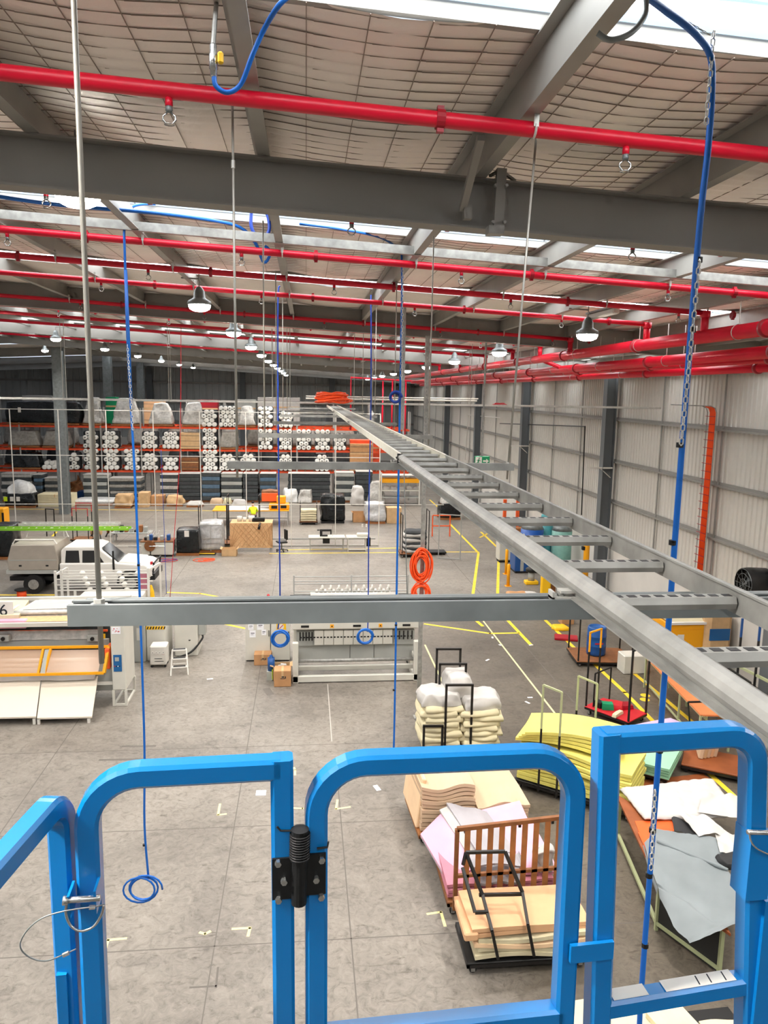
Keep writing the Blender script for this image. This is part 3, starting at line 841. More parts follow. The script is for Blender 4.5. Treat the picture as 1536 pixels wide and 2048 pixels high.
# 3
Y3 = 14.6
p = [at(560,572,y=Y3), at(556,600,y=Y3), at(556,800,y=Y3), at(558,1000,y=Y3), at(560,1200,y=Y3), at(556,1258,y=Y3)]
t = hose('blue air hose with coiled end hanging left of the bar machine', p, .014, 'blue_hose_dark', ties=[at(557,830,y=Y3)])
coil(t, at(560,1277,y=Y3), .155, 4, .018, 'blue_hose', 5, .2)
# 5
p = [at(742,590,y=Y3), at(742,800,y=Y3), at(738,1000,y=Y3), at(736,1240,y=Y3), at(733,1258,y=Y3)]
t = hose('thin blue hose with coiled end above the bar machine', p, .012, 'blue_hose_dark')
coil(t, at(730,1273,y=Y3), .145, 3.5, .02, 'blue_hose', 8, .12)
# 4
Y4 = 10.6
p = [at(600,448,y=9), at(680,458,y=9.4), at(760,475,y=10), at(797,500,y=Y4), at(804,530,y=Y4), at(802,700,y=Y4), at(798,900,y=Y4), at(793,1200,y=Y4), at(788,1480,y=Y4), at(784,1548,y=Y4)]
t = hose('blue air hose hanging straight beside the tall slim post', p, .015, ties=[at(792,1250,y=Y4), at(788,1380,y=Y4)])
chain(t, at(806,520,y=Y4-.04), at(803,760,y=Y4-.04), .018)
coil(t, at(790,795,y=Y4), .07, 2, .02, 'blue_hose_dark', 4, .2)
# overhead runs
p = [at(-10,392,y=8.4), at(120,410,y=8.6), at(300,425,y=9), at(420,440,y=9.4), at(480,455,y=9.8), at(510,485,y=10), at(528,525,y=10.2), at(541,505,y=10.2), at(530,492,y=10.2)]
hose('blue hose slung under the roof across to a hanging valve', p, .02)
t = hose('black and blue hose ring around the central purlin', [at(503,420,y=9.5), at(503,455,y=9.5), at(520,478,y=9.5), at(538,462,y=9.5), at(535,430,y=9.5), at(520,415,y=9.5)], .02, 'blue_hose_dark')
p = [at(428,150,y=4.1), at(432,172,y=4.1), at(455,185,y=4.1), at(482,168,y=4.1), at(505,110,y=4.05), at(530,55,y=4.0), at(560,8,y=3.9), at(590,-15,y=3.9)]
t = hose('bright blue hose curving up from a ball valve near the top', p, .0125)
v0 = at(427,130,y=4.1)
MB().lathe([(.013,-.055),(.018,-.05),(.018,-.02),(.022,-.018),(.022,.045),(.017,.05),(.017,.09)], 10, v0).build('valve_body', 'chrome', t, world=True, smooth=True)
MB().bbox(v0.x+.022, v0.x+.05, v0.y-.03, v0.y+.0, v0.z+.0, v0.z+.055, .008).build('valve_handle', 'yellow', t, world=True)
MB().cyl(v0+Vector((0,0,.09)), v0+Vector((-.03,.5,.55)), .012, 8).build('supply_pipe', 'galv', t, world=True)
p = [at(690,-5,y=4.3), at(760,8,y=4.3), at(900,25,y=4.3)]
hose('violet-blue hose lying along the near skylight edge', p, .014, 'blue_hose_dark')
hose('red signal cord hanging slack over the left work area', [at(362,640,y=26), at(360,900,y=26), at(350,1050,y=26), at(340,1195,y=26)], .010, 'red_paint', cat='cord', name='signal_cable')
hose('thin dark cord hanging beside the slim post', [at(806,860,y=21), at(812,1100,y=21), at(814,1190,y=21)], .014, 'strut', cat='cord', name='signal_cable')
hose('thin dark blue cord above the workbench machines', [at(322,900,y=30), at(328,1050,y=30), at(333,1190,y=30)], .010, 'blue_hose_dark', cat='cord', name='thin_cord')

# orange cable coils
def cable_bundle(label, c, r, h, n, seed, rr=.014):
    t = thing('cable_coil', label, 'cable', c)
    rnd = random.Random(seed)
    for k in range(n):
        q = .55+.45*rnd.random(); dx = (rnd.random()-.5)*r*.5; dz = (rnd.random()-.5)*h*.25; a0 = rnd.random()*.4-.2
        P = []
        for j in range(26):
            a = 2*math.pi*j/26
            P.append(Vector(c)+Vector((dx+r*q*math.cos(a)+a0*h*.3*math.sin(a)*.3, (k/n-.5)*.16+.02*math.sin(3*a+k), dz+h*q*math.sin(a)+.02*math.sin(2*a+k))))
        MB().tube(P, rr, 6, closed=True).build('cable_turn', 'cable_orange', t, world=True, smooth=True)
    return t
cc = Vector((POST.x-.04, 17.75, at(843,1150,y=17.75).z))
cable_bundle('big hank of orange cable hung on the slim post', cc+Vector((0,0,.22)), .24, .42, 16, 4, .017)
cable_bundle('smaller hank of orange cable hung just below the big one', cc+Vector((0,-.02,-.42)), .24, .26, 9, 9, .017)
t = thing('cable_heap', 'orange cable coil heaped on the far end of the cable ladder', 'cable', (.8, 22.6, ZT+.09))
for k in range(14):
    rnd = random.Random(k); P = []
    q = .25+.2*rnd.random()
    for j in range(24):
        a = 2*math.pi*j/24
        P.append(Vector((q*1.15*math.cos(a)+.08*math.sin(a*2+k)-.03, q*.9*math.sin(a), .04+.018*k+.035*math.sin(2*a+k*1.7)+.03)))
    MB().tube(P, .022, 6, closed=True).build('cable_turn', 'cable_orange', t, smooth=True)

q = at(1000,796,y=23.4)
t = thing('red_cable_heap', 'small red cable heap lying on the cross tray', 'cable', (q.x, 23.4, 7.626))
for k in range(7): MB().tube([Vector((.28*math.cos(a)*(1-.06*k), .12*math.sin(a+.3*k), .02+.012*k+.01*math.sin(2*a+k))) for a in [2*math.pi*j/18 for j in range(18)]], .014, 6, closed=True).build('cable_turn', 'red_paint', t, smooth=True)
# ------------------------------------------------------------------ blue lift guardrail (nearest thing)
ZR = HC-.42
A = at(200,1546,z=ZR); B = at(1460,1468,z=ZR)
_d = Vector((B.x-A.x, B.y-A.y, 0)).normalized(); _n = Vector((-_d.y, _d.x, 0))
def onrail(px, py, off=0.):
    # point on the upright plane through the top rail
    r = ray(px, py); P0 = A+_n*off
    t = (P0-CAMPOS).dot(_n)/r.dot(_n); return CAMPOS+r*t
TW = .0258
SC = .42/.455
def sq(w, b=.004):
    h = w/2
    return [(-h+b,-h),(h-b,-h),(h,-h+b),(h,h-b),(h-b,h),(-h+b,h),(-h,h-b),(-h,-h+b)]
def railpath(m, pts, w=TW):
    # sweep a rounded square tube in the rail plane
    P = [Vector(p) for p in pts]; n = len(P); pr = sq(w); k = len(pr); vs = []
    for i, p in enumerate(P):
        d = (P[min(i+1, n-1)]-P[max(i-1, 0)]); d -= _n*d.dot(_n); d.normalize()
        b = _n.cross(d); vs += [p+b*x+_n*y for x, y in pr]
    fs = [(i*k+j, i*k+(j+1) % k, (i+1)*k+(j+1) % k, (i+1)*k+j) for i in range(n-1) for j in range(k)]
    fs += [tuple(range(k-1, -1, -1)), tuple((n-1)*k+j for j in range(k))]
    m.add(vs, fs); return m
def corner(p, a, b, r, n=9):
    # rounded corner at p coming from a going to b
    p = Vector(p); u = (Vector(a)-p).normalized(); w = (Vector(b)-p).normalized()
    ang = u.angle(w); L_ = r/math.tan(ang/2); c = p+(u+w).normalized()*(r/math.sin(ang/2))
    s = p+u*L_; e = p+w*L_; out = []
    for k in range(n+1):
        t = k/n; v = (s-c).normalized().slerp((e-c).normalized(), t)*r
        out.append(c+v)
    return out
def shape(name, label, pts, radii, extra=None):
    P = [onrail(*p) for p in pts]; path = [P[0]]
    for i in range(1, len(P)-1):
        if radii[i]: path += corner(P[i], P[i-1], P[i+1], radii[i]*SC)
        else: path.append(P[i])
    path.append(P[-1])
    return path
ox = onrail(560,1700)
gr = thing('lift_guardrail', 'glossy blue tubular guardrail of the lift platform in the foreground', 'guardrail', onrail(190,2150))
# left bay: rounded corner post, top rail, square end post
p = shape('', '', [(198,2150),(172,1553),(560,1533)], [0,.062,0])
m = railpath(MB(), p); m.build('left_bay_frame', 'blue_rail', gr, world=True, smooth=False)
railpath(MB(), [onrail(563,1513), onrail(569,2150)]).build('left_bay_post', 'blue_rail', gr, world=True)
# right bay: square post at left, rounded corner at right
railpath(MB(), [onrail(1213,1462), onrail(1190,2150)], TW*1.12).build('right_bay_post', 'blue_rail', gr, world=True)
p = shape('', '', [(1205,1482),(1507,1464),(1493,2150)], [0,.045,0])
railpath(MB(), p, TW*1.1).build('right_bay_frame', 'blue_rail', gr, world=True)
railpath(MB(), [onrail(1205,2012), onrail(1500,1962)], TW).build('mid_rail', 'blue_rail', gr, world=True)
# white worn sticker on the mid rail
a = onrail(1215,2000); b = onrail(1452,1960)
st = MB(); u = (b-a); h = Vector((0,0,TW*.52+.0012))
for (s, e) in ((.0, .28), (.42, 1.)):
    q0 = onrail(1205,2012)+(onrail(1500,1962)-onrail(1205,2012))*(.05+s*.82); q1 = onrail(1205,2012)+(onrail(1500,1962)-onrail(1205,2012))*(.05+e*.82)
    n9 = _n*TW*.38
    quad(st, q0-n9+h, q1-n9+h, q1+n9+h, q0+n9+h)
st.build('sticker', 'white', gr, world=True)
ik = MB()
for f in (.62, .70, .8):
    q0 = onrail(1205,2012)+(onrail(1500,1962)-onrail(1205,2012))*f+h+Vector((0,0,.0004)); n9 = _n*TW*.3; s_ = _d*.002
    quad(ik, q0-n9, q0-n9+s_, q0+n9+s_*2, q0+n9+s_)
ik.build('sticker_print', 'ink', gr, world=True)
# tie plate between gate and right bay
q = onrail(1183,1903, -TW*.7)
def plate(m, c, w, h_, t_):
    u = _d*w/2*SC; z = Vector((0,0,h_/2*SC)); n9 = _n*t_/2*SC; c = Vector(c)
    m.add([c-u-z-n9, c+u-z-n9, c+u+z-n9, c-u+z-n9, c-u-z+n9, c+u-z+n9, c+u+z+n9, c-u+z+n9],
          [(0,1,2,3),(7,6,5,4),(0,4,5,1),(1,5,6,2),(2,6,7,3),(3,7,4,0)])
    return m
plate(MB(), q, .062, .026, .006).build('latch_plate', 'blue_rail', gr, world=True)
# corner sleeve on the right post, pin and ring
q = onrail(1503,1720, -TW*.2)
plate(MB(), q, .034, .1, .036).build('post_sleeve', 'blue_rail', gr, world=True)
q = onrail(1518,1950, -TW*.2)
plate(MB(), q, .028, .26, .032).build('outer_post', 'blue_rail', gr, world=True)
MB().cyl(onrail(1495,1664,-.02), onrail(1560,1666,-.02), .0032, 8).build('lock_pin', 'chrome', gr, world=True, smooth=True)
MB().tube(smoothpath([onrail(1498,1664,-.022), onrail(1502,1682,-.024), onrail(1515,1698,-.026), onrail(1545,1712,-.026)]), .0012, 6).build('pin_ring', 'chrome', gr, world=True, smooth=True)
# gate, hung slightly lower
ga = thing('lift_gate', 'blue swing gate between the two guardrail bays, hinged at left', 'gate', onrail(640,2150))
p = shape('', '', [(632,2150),(632,1529),(1150,1508),(1118,2150)], [0,.062,.062,0])
railpath(MB(), p).build('frame', 'blue_rail', ga, world=True)
railpath(MB(), [onrail(632,2076), onrail(1122,2024)]).build('lower_bar', 'blue_rail', ga, world=True)
# spring hinge
hi = thing('spring_hinge', 'black spring hinge joining the gate to the left bay', 'hinge', onrail(598,1810))
c0 = onrail(600,1658, -TW*.62); c1 = onrail(598,1806, -TW*.62)
MB().cyl(c0, c0+(c1-c0)*.42, .0102, 16).build('spring_barrel', 'black', hi, world=True)
MB().cyl(c0+(c1-c0)*.42, c1, .0088, 16).build('pivot_barrel', 'black', hi, world=True)
sp = MB(); 
for k in range(10):
    f = .06+.034*k; q = c0+(c1-c0)*f
    sp.tube(arc(q, .0112, 0, 2*math.pi, 16, (1,0,0), (0,1,0)), .0009, 5)
sp.build('spring_coils', 'black_metal', hi, world=True)
for s, (pa, pb) in enumerate((((566,1710),(566,1803)), ((630,1702),(630,1793)))):
    q = (onrail(*pa, -TW*.55)+onrail(*pb, -TW*.55))/2
    pl_ = plate(MB(), q, .027, .056, .003).build('leaf', 'black', hi, world=True)
    for (bx_, by_) in (((556,1724),(568,1760),(557,1797)), ((643,1717),(632,1756),(642,1791)))[s]:
        b0 = onrail(bx_, by_, -TW*.62)
        MB().cyl(b0, b0-_n*.006, .0038, 6).build('bolt', 'chrome', pl_, world=True)
MB().tube([c0+Vector((-.006,0,-.002)), c0+Vector((-.022,0,-.001)), c0+Vector((-.026,0,.004))], .0012, 6).build('spring_leg', 'black', hi, world=True)
q = onrail(634,1697,-TW*.6); MB().tube([q, q+Vector((.012,0,.001)), q+Vector((.013,0,.008))], .0013, 6).build('spring_leg', 'black', hi, world=True)
# left return rail: comes towards the camera, bends down into its own post
sd = thing('side_guardrail', 'blue side guardrail of the lift at the left edge', 'guardrail', onrail(130,2150))
ys_ = onrail(120,1700).y-.004
e0 = at(108,1606,y=ys_); ZS = e0.z
dirn = (at(0,1728,z=ZS)-e0); dirn.z = 0; dirn.normalize()
n2 = Vector((-dirn.y, dirn.x, 0))
top = Vector((e0.x, e0.y, ZS))
cr = .035
v = []
base = top+dirn*.02
for k in range(10):
    a = math.pi/2*k/9
    v.append(base-dirn*(cr*math.sin(a))-Vector((0,0,cr*(1-math.cos(a)))))
low = v[-1]
path = [top+dirn*.6]+v+[low-Vector((0,0,.5))]
pr = sq(TW); k_ = len(pr); vs = []
for i, p in enumerate(path):
    d = (path[min(i+1, len(path)-1)]-path[max(i-1, 0)]).normalized(); b = n2.cross(d).normalized()
    vs += [p+b*x+n2*y for x, y in pr]
fs = [(i*k_+j, i*k_+(j+1) % k_, (i+1)*k_+(j+1) % k_, (i+1)*k_+j) for i in range(len(path)-1) for j in range(k_)]
fs += [tuple(range(k_)), tuple((len(path)-1)*k_+j for j in range(k_-1, -1, -1))]
MB().add(vs, fs).build('bent_rail', 'blue_rail', sd, world=True)
q = onrail(128,2000,.0); plate(MB(), q, .012, .08, .014).build('lower_bracket', 'blue_rail', sd, world=True)
# pin, ring and lanyard joining the two left posts
lp = thing('lanyard_pin', 'steel locking pin with wire ring and lanyard on the left post', 'pin', onrail(165,1800,-0.032))
MB().cyl(onrail(128,1801,-0.034), onrail(200,1796,-0.034), .0035, 10).build('pin', 'chrome', lp, world=True, smooth=True)
MB().cyl(onrail(126,1801,-0.034), onrail(136,1801,-0.034), .005, 8).build('pin_head', 'chrome', lp, world=True, smooth=True)
MB().tube(smoothpath([onrail(134,1803,-0.036), onrail(132,1828,-0.037), onrail(142,1852,-0.038), onrail(163,1862,-0.038), onrail(188,1852,-0.037), onrail(203,1828,-0.036), onrail(207,1810,-0.036)]), .0015, 6).build('ring', 'chrome', lp, world=True, smooth=True)
MB().tube(smoothpath([onrail(205,1810,-0.036), onrail(185,1814,-0.041), onrail(130,1822,-0.046), onrail(85,1836,-0.046), onrail(55,1860,-0.046), onrail(40,1890,-0.046), onrail(55,1912,-0.046), onrail(90,1922,-0.046), onrail(130,1908,-0.041), onrail(152,1898,-0.036)]), .0008, 5).build('lanyard', 'strut', lp, world=True, smooth=True)
MB().cyl(onrail(178,1815,-0.042), onrail(190,1814,-0.040), .0024, 8).build('ferrule', 'chrome', lp, world=True)
MB().cyl(onrail(125,1911,-0.043), onrail(138,1905,-0.041), .0024, 8).build('ferrule', 'chrome', lp, world=True)
for q in ((143,1800),(195,1790)):
    plate(MB(), onrail(*q, -.022), .003, .03, .03).build('lug', 'blue_rail', lp, world=True)
# ------------------------------------------------------------------ pallet racking and its loads
RY = 56.5
LV = [at(300,941,y=RY).z, at(300,898,y=RY).z, at(300,853,y=RY).z]
def X_(px, y=RY, py=900): return at(px, py, y=y).x
upx = [-22.9+2.78*k for k in range(12)]
def rack(y, label, xs, top):
    t = thing('pallet_rack', label, 'rack', (xs[0], y, 0))
    um = MB()
    um.box(-.045,.045,0,.07,0,top).box(-.045,.045,1.0,1.07,0,top)
    ume = um.mesh('upright', 'rack_grey')
    bmz = MB()
    for k in range(4): bmz.bar((0,.07,.4+k*1.25), (0,1.0,.9+k*1.25), .03)
    bme = bmz.mesh('bracing', 'rack_grey')
    n = Vector((xs[1]-xs[0], 0, 0)).x
    beam = MB().box(.045,n-.045,0,.05,-.14,0).box(.045,n-.045,.0,.02,-.03,.0).mesh('beam', 'rack_orange')
    clip = MB()
    deck = MB()
    for i, x in enumerate(xs):
        u = put('upright', ume, t, (x-xs[0], 0, 0)); put('bracing', bme, u)
        if i < len(xs)-1:
            for z in LV:
                put('beam', beam, t, (x-xs[0], 0, z)); put('beam', beam, t, (x-xs[0], 1.02, z))
    return t
rack(RY, 'orange and grey pallet rack across the far end, front row', upx, 6.6)
rack(RY+3.2, 'orange and grey pallet rack behind the front rack row', upx, 7.2)
board_me = MB().box(-.06,.06,0,1.08,0,.03).mesh('deck_board', 'wood_dark')
for lev in range(3):
    dk = thing('shelf_deck', 'slatted timber deck on the %s rack level' % ('lowest','middle','top')[lev], 'deck', (upx[0], RY, LV[lev]+.002), group='timber decks on the rack levels')
    for k in range(46): put('deck_board', board_me, dk, (.4+k*.66, 0, 0))
roll_me = MB().lathe([(.06,0),(.155,0),(.165,.02),(.165,1.18),(.15,1.2)], 12); roll_me.v = [(x, z, y) for x, y, z in roll_me.v]; roll_me.f = [tuple(reversed(f)) for f in roll_me.f]
roll_me = roll_me.mesh('fabric_roll', 'roll_white', True)
core_me = MB().lathe([(.045,-.004),(.045,.002)], 8); core_me.v = [(x, z, y) for x, y, z in core_me.v]
core_me = core_me.mesh('core', 'dark_fabric')
LNAME = ('lowest', 'middle', 'top')
cntb = [0, 0, 0]
def bundle(px0, px1, lev, rows, yoff=-.12, y=RY):
    x0, x1 = X_(px0), X_(px1); z0 = LV[lev]+.035; w = x1-x0
    cols = max(2, round(w/.34)); rnd = random.Random(px0*3+lev)
    t = thing('roll_bundle', 'wrapped bundle of white-ended fabric rolls, %s from left on %s rack level' % (ORD[cntb[lev]], LNAME[lev]), 'rolls', ((x0+x1)/2, y+yoff, z0), group='bundles of fabric rolls in the racks')
    cntb[lev] += 1
    sc = w/(cols*.34)
    for r in range(rows):
        nc = cols-(r % 2)
        for c in range(nc):
            o = put('fabric_roll', roll_me, t, ((c-(nc-1)/2)*.34*sc, rnd.random()*.12-.06, .165+r*.295))
            o.scale = (sc, 1, 1)
            if rnd.random() < .5: put('core', core_me, o)
    h = .33+.295*(rows-1)
    MB().bbox(-w/2-.01, w/2+.03, .25, .9, .01, h, .08).build('wrap', 'dark_fabric', t)
for a, b, r in ((137,157,4),(167,197,5),(207,237,5),(248,279,5),(283,315,4),(325,356,3),(405,435,5),(438,470,4),(480,512,4),(558,584,4),(630,658,4)): bundle(a, b, 0, r)
for a, b, r in ((167,197,4),(205,237,4),(284,315,4),(325,359,4),(406,434,5),(517,545,5),(558,584,5),(593,622,5),(630,660,5),(667,692,4)): bundle(a, b, 1, r)
for a, b, r in ((404,435,4),(439,474,5),(516,546,5),(558,586,4)): bundle(a, b, 2, r)
# loose rolls lying on the lowest level
t = thing('loose_rolls', 'loose pile of grey rolls lying at left on lowest rack level', 'rolls', (X_(105), RY, LV[0]+.035))
for k in range(7): 
    o = put('fabric_roll', roll_me, t, (-.6+.3*(k % 4)+.12*(k//4), -.1+.05*k, .16+.28*(k//4))); o.rotation_euler.z = .2*math.sin(k*2.1)
def wrapped(name, label, cat, px0, px1, py0, z0, y, m, seed, d=1.0, taper=.3, amp=.1, group=None, pal=True):
    x0, x1 = X_(px0, y), X_(px1, y); h = at((px0+px1)/2, py0, y=y+.3).z-z0
    t = thing(name, label, cat, ((x0+x1)/2, y, z0), group=group)
    b = .0
    if pal:
        p = MB()
        for k in range(3): p.box(-(x1-x0)/2*.95, (x1-x0)/2*.95, .05+k*d*.42, .15+k*d*.42, 0, .1)
        p.box(-(x1-x0)/2*.95, (x1-x0)/2*.95, .03, d, .1, .13); p.build('pallet', 'wood', t); b = .13
    MB().lump((x1-x0), d, max(.2, h-b), seed, amp, 2.2, taper, c=(0, d/2, b)).build('load', m, t, smooth=True)
    return t
g = 'wrapped pallets in the racks'
z = LV[2]+.035
t = wrapped('wrapped_pallet', 'wide black plastic wrapped load at left end of top rack level', 'pallet load', 12, 164, 803, z, RY-.1, 'black_wrap', 1, 1.1, .04, .08, g)
MB().box(-.1,.1,-.06,-.05,0,.35).build('label_sheet', 'white', t, loc=(-1.5, -.04, .85))
for k, (a, b, top, lab) in enumerate(((166,205,795,'beside the black load'), (225,281,797,'with green crates behind it'), (298,347,806,'under pale cartons'), (364,412,805,'left of the upper roll bundles'), (476,512,812,'right of the upper roll bundles'))):
    wrapped('wrapped_pallet', 'grey film wrapped pallet on top rack level, %s' % lab, 'pallet load', a, b, top, z, RY-.1, 'clear_wrap', 10+k, 1.1, .45, .12, g)
z = LV[1]+.035
for k, (a, b, top, lab) in enumerate(((14,80,861,'at the far left'), (84,140,861,'behind the ridge column'), (440,476,864,'right of the roll bundles'))):
    wrapped('wrapped_pallet', 'brownish film wrapped pallet on middle rack level, %s' % lab, 'pallet load', a, b, top, z, RY-.1, 'grey_wrap', 20+k, 1.1, .25, .1, g)
z = LV[0]+.035
wrapped('wrapped_pallet', 'dark film wrapped pallet on lowest rack level at far left', 'pallet load', 20, 80, 905, z, RY-.1, 'black_wrap', 31, 1.1, .25, .08, g)
def crate(name, label, cat, px0, px1, py0, z0, y, m, d=.9, group=None, lines=0):
    x0, x1 = X_(px0, y), X_(px1, y); h = at((px0+px1)/2, py0, y=y).z-z0
    t = thing(name, label, cat, ((x0+x1)/2, y, z0), group=group); w = x1-x0
    MB().bbox(-w/2, w/2, 0, d, 0, h, .02).build('body', m, t)
    MB().box(-w/2, w/2, -.004, 0, h*.62, h*.68).build('tape_band', 'cardboard_light', t)
    if lines:
        for k in range(lines): MB().box(-w/2-.01, w/2+.01, -.012, .0, h*(k+.5)/lines-.01, h*(k+.5)/lines+.01).build('board_edge', 'dark_stack', t)
    return t
crate('carton_row', 'pale cartons on the middle rack level left of roll bundles', 'carton', 360, 400, 866, LV[1]+.035, RY-.1, 'cardboard_light', lines=3)
crate('dark_crate', 'dark brown crate on the lowest rack level', 'crate', 362, 396, 916, LV[0]+.035, RY-.1, 'wood_dark', lines=2)
crate('brown_crate', 'maroon open crate behind the top rack rolls', 'crate', 397, 437, 800, LV[2]+.035, RY+3.1, 'red_dark', lines=2)
crate('green_crate', 'green crate standing high on the rear rack', 'crate', 215, 236, 794, LV[2]+.035, RY+3.1, 'sign_green')
crate('peach_carton', 'peach coloured carton stack high on the rear rack', 'carton', 290, 330, 800, LV[2]+.035, RY+3.1, 'foam_orange', lines=3)
crate('white_carton_row', 'row of pale cartons on the rear rack above the black load', 'carton', 50, 110, 791, LV[2]+.035, RY+3.1, 'cloth_white', lines=2)
crate('white_slab_stack', 'white slab stack on the rear rack, above middle rolls', 'stack', 516, 600, 795, LV[2]+.035, RY+3.1, 'cloth_white', lines=4)
crate('grey_slab_stack', 'grey slab stack on the rear rack, left of white slabs', 'stack', 470, 512, 799, LV[2]+.035, RY+3.1, 'machine_grey', lines=4)
crate('timber_stack', 'stacked brown timber boards at right end of the rack', 'timber', 700, 745, 888, LV[0]+.035, RY-.1, 'cardboard', lines=5)
crate('orange_boards', 'orange red boards on the middle level at right end', 'stack', 700, 760, 880, LV[1]-.9, RY+.4, 'rack_orange', lines=3)
# rear loads that close the view between the rolls
for lev in range(3):
    for k in range(9):
        if lev == 2 and k in (0,1,2,3,4,5,6,7): continue
        x = upx[0]+.4+k*3.0; w = 2.3; h = 1.25 if lev < 2 else 1.0
        t = thing('rear_load', 'dark wrapped load on the rear rack, %s from left on %s level' % (ORD[k], LNAME[lev]), 'pallet load', (x+w/2, RY+3.25, LV[lev]+.02), group='loads in the rear rack')
        MB().lump(w, .95, h, k*3+lev, .1, 2, .1, n=5, c=(0,.5,.1)).build('load', ('dark_stack','grey_wrap','dark_fabric','clear_wrap')[(k*2+lev) % 4], t, smooth=True)
        MB().box(-w/2,w/2,.05,.95,0,.1).build('pallet', 'wood_dark', t)

# ------------------------------------------------------------------ ground row under and before the racks
def sheetstack(label, px0, px1, py0, y, m1, m2, n=7, d=1.2, top='cloth_white', group='stacks of quilted sheets under the racks'):
    x0, x1 = X_(px0, y, 960), X_(px1, y, 960); h = at((px0+px1)/2, py0, y=y).z
    t = thing('sheet_stack', label, 'stack', ((x0+x1)/2, y, 0), group=group); w = x1-x0; rnd = random.Random(px0)
    MB().box(-w/2, w/2, .02, d, .08, .14).box(-w/2, w/2, .05, .15, 0, .08).box(-w/2, w/2, d-.15, d-.05, 0, .08).build('pallet', 'wood_dark', t)
    hh = (h-.14)/n
    for k in range(n):
        a = (rnd.random()-.5)*.06
        MB().bbox(-w/2+a, w/2+a, a, d+a, .14+k*hh+.01, .14+(k+1)*hh, .03).build('sheet', m1 if k % 2 else m2, t)
    MB().bbox(-w/2, w/2, -.03, d, h, h+.04, .02).build('cover', top, t)
    return t
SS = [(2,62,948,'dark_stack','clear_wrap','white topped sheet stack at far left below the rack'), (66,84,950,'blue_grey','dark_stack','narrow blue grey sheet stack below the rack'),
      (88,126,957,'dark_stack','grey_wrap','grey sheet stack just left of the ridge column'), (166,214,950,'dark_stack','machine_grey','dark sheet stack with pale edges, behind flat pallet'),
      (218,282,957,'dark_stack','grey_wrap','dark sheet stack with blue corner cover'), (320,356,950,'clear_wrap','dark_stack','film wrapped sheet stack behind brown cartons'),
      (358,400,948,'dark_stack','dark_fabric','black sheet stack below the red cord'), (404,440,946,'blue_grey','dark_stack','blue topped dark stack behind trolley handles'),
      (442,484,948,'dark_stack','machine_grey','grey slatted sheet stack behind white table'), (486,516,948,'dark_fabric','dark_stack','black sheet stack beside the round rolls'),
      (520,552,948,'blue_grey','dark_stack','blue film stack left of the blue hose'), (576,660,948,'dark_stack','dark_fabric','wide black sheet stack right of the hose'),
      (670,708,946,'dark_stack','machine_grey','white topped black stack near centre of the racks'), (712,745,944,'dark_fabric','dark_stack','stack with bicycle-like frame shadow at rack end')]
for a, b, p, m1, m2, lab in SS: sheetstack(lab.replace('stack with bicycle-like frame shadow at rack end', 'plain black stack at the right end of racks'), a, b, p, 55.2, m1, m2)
def place(px0, px1, pyt, pyb, d=0.):
    c = (px0+px1)/2; b = G(c, pyb); y = b.y
    x0, x1 = at(px0, pyb, y=y).x, at(px1, pyb, y=y).x
    return (x0+x1)/2, y, x1-x0, max(.05, at(c, pyt, y=y+d).z)
def carton(label, px0, px1, pyt, pyb, m='cardboard', d=None, name='carton', cat='carton', group=None, rz=0, openn=False, mark=False):
    x, y, w, h = place(px0, px1, pyt, pyb, (d or 0)); d = d or w
    x, y, w, h = place(px0, px1, pyt, pyb, d)
    t = thing(name, label, cat, (x, y+d/2, 0), rz, group)
    if openn:
        MB().box(-w/2,w/2,-d/2,-d/2+.01,0,h).box(-w/2,w/2,d/2-.01,d/2,0,h).box(-w/2,-w/2+.01,-d/2,d/2,0,h).box(w/2-.01,w/2,-d/2,d/2,0,h).box(-w/2,w/2,-d/2,d/2,0,.01).build('body', m, t)
        MB().bar((-w/2,0,h), (-w/2-.08,0,h+.03), d*.98, .008, (0,0,1)).bar((w/2,0,h), (w/2+.08,0,h+.03), d*.98, .008).build('flap', m, t)
    else:
        MB().bbox(-w/2,w/2,-d/2,d/2,0,h,.012).build('body', m, t)
        MB().box(-.03,.03,-d/2-.002,d/2+.002,h-.2,h+.002).build('tape_band', 'cardboard_light', t)
    if mark: MB().box(-w*.12,w*.14,-d/2-.004,-d/2,h*.5,h*.54).box(-w*.05,w*.1,-d/2-.004,-d/2,h*.58,h*.66).box(w*.14,w*.2,-d/2-.004,-d/2,h*.52,h*.66).build('print_mark', 'ink', t)
    return t
def sack(label, px0, px1, pyt, pyb, m, seed, d=None, taper=.15, amp=.08, name='wrapped_pallet', cat='pallet load', base='wood', group=None):
    x, y, w, h = place(px0, px1, pyt, pyb, (d or 1)*.6); d = d or w*.8
    t = thing(name, label, cat, (x, y, 0), group=group)
    b = 0
    if base:
        MB().box(-w/2*.95,w/2*.95,.02,d,.09,.13).box(-w/2*.95,w/2*.95,.03,.13,0,.09).box(-w/2*.95,w/2*.95,d-.13,d-.03,0,.09).build('pallet', base, t); b = .13
    MB().lump(w, d, h-b, seed, amp, 2.4, taper, c=(0,d/2,b)).build('load', m, t, smooth=True)
    return t
t = sack('black wrapped pallet topped with billowing white film, far left', 8, 72, 984, 1016, 'black_wrap', 3, 1.6, .12)
x, y, w, h = place(5, 68, 957, 1016, 1.0)
MB().lump(w*.85, 1.3, .95, 5, .25, 1.8, .45, c=(-.1,.8,h-1.1)).build('film_cover', 'plastic_bag', t, smooth=True)
for k in range(3): MB().box(-1.0+.4*k,-.78+.4*k,-.02,.02,.45,.75).build('label_sheet', 'white' if k else 'hivis', t)
t = carton('cream foam block pallet standing left of the ridge column', 76, 144, 984, 1014, 'foam_cream', 1.3, 'foam_block', 'foam')
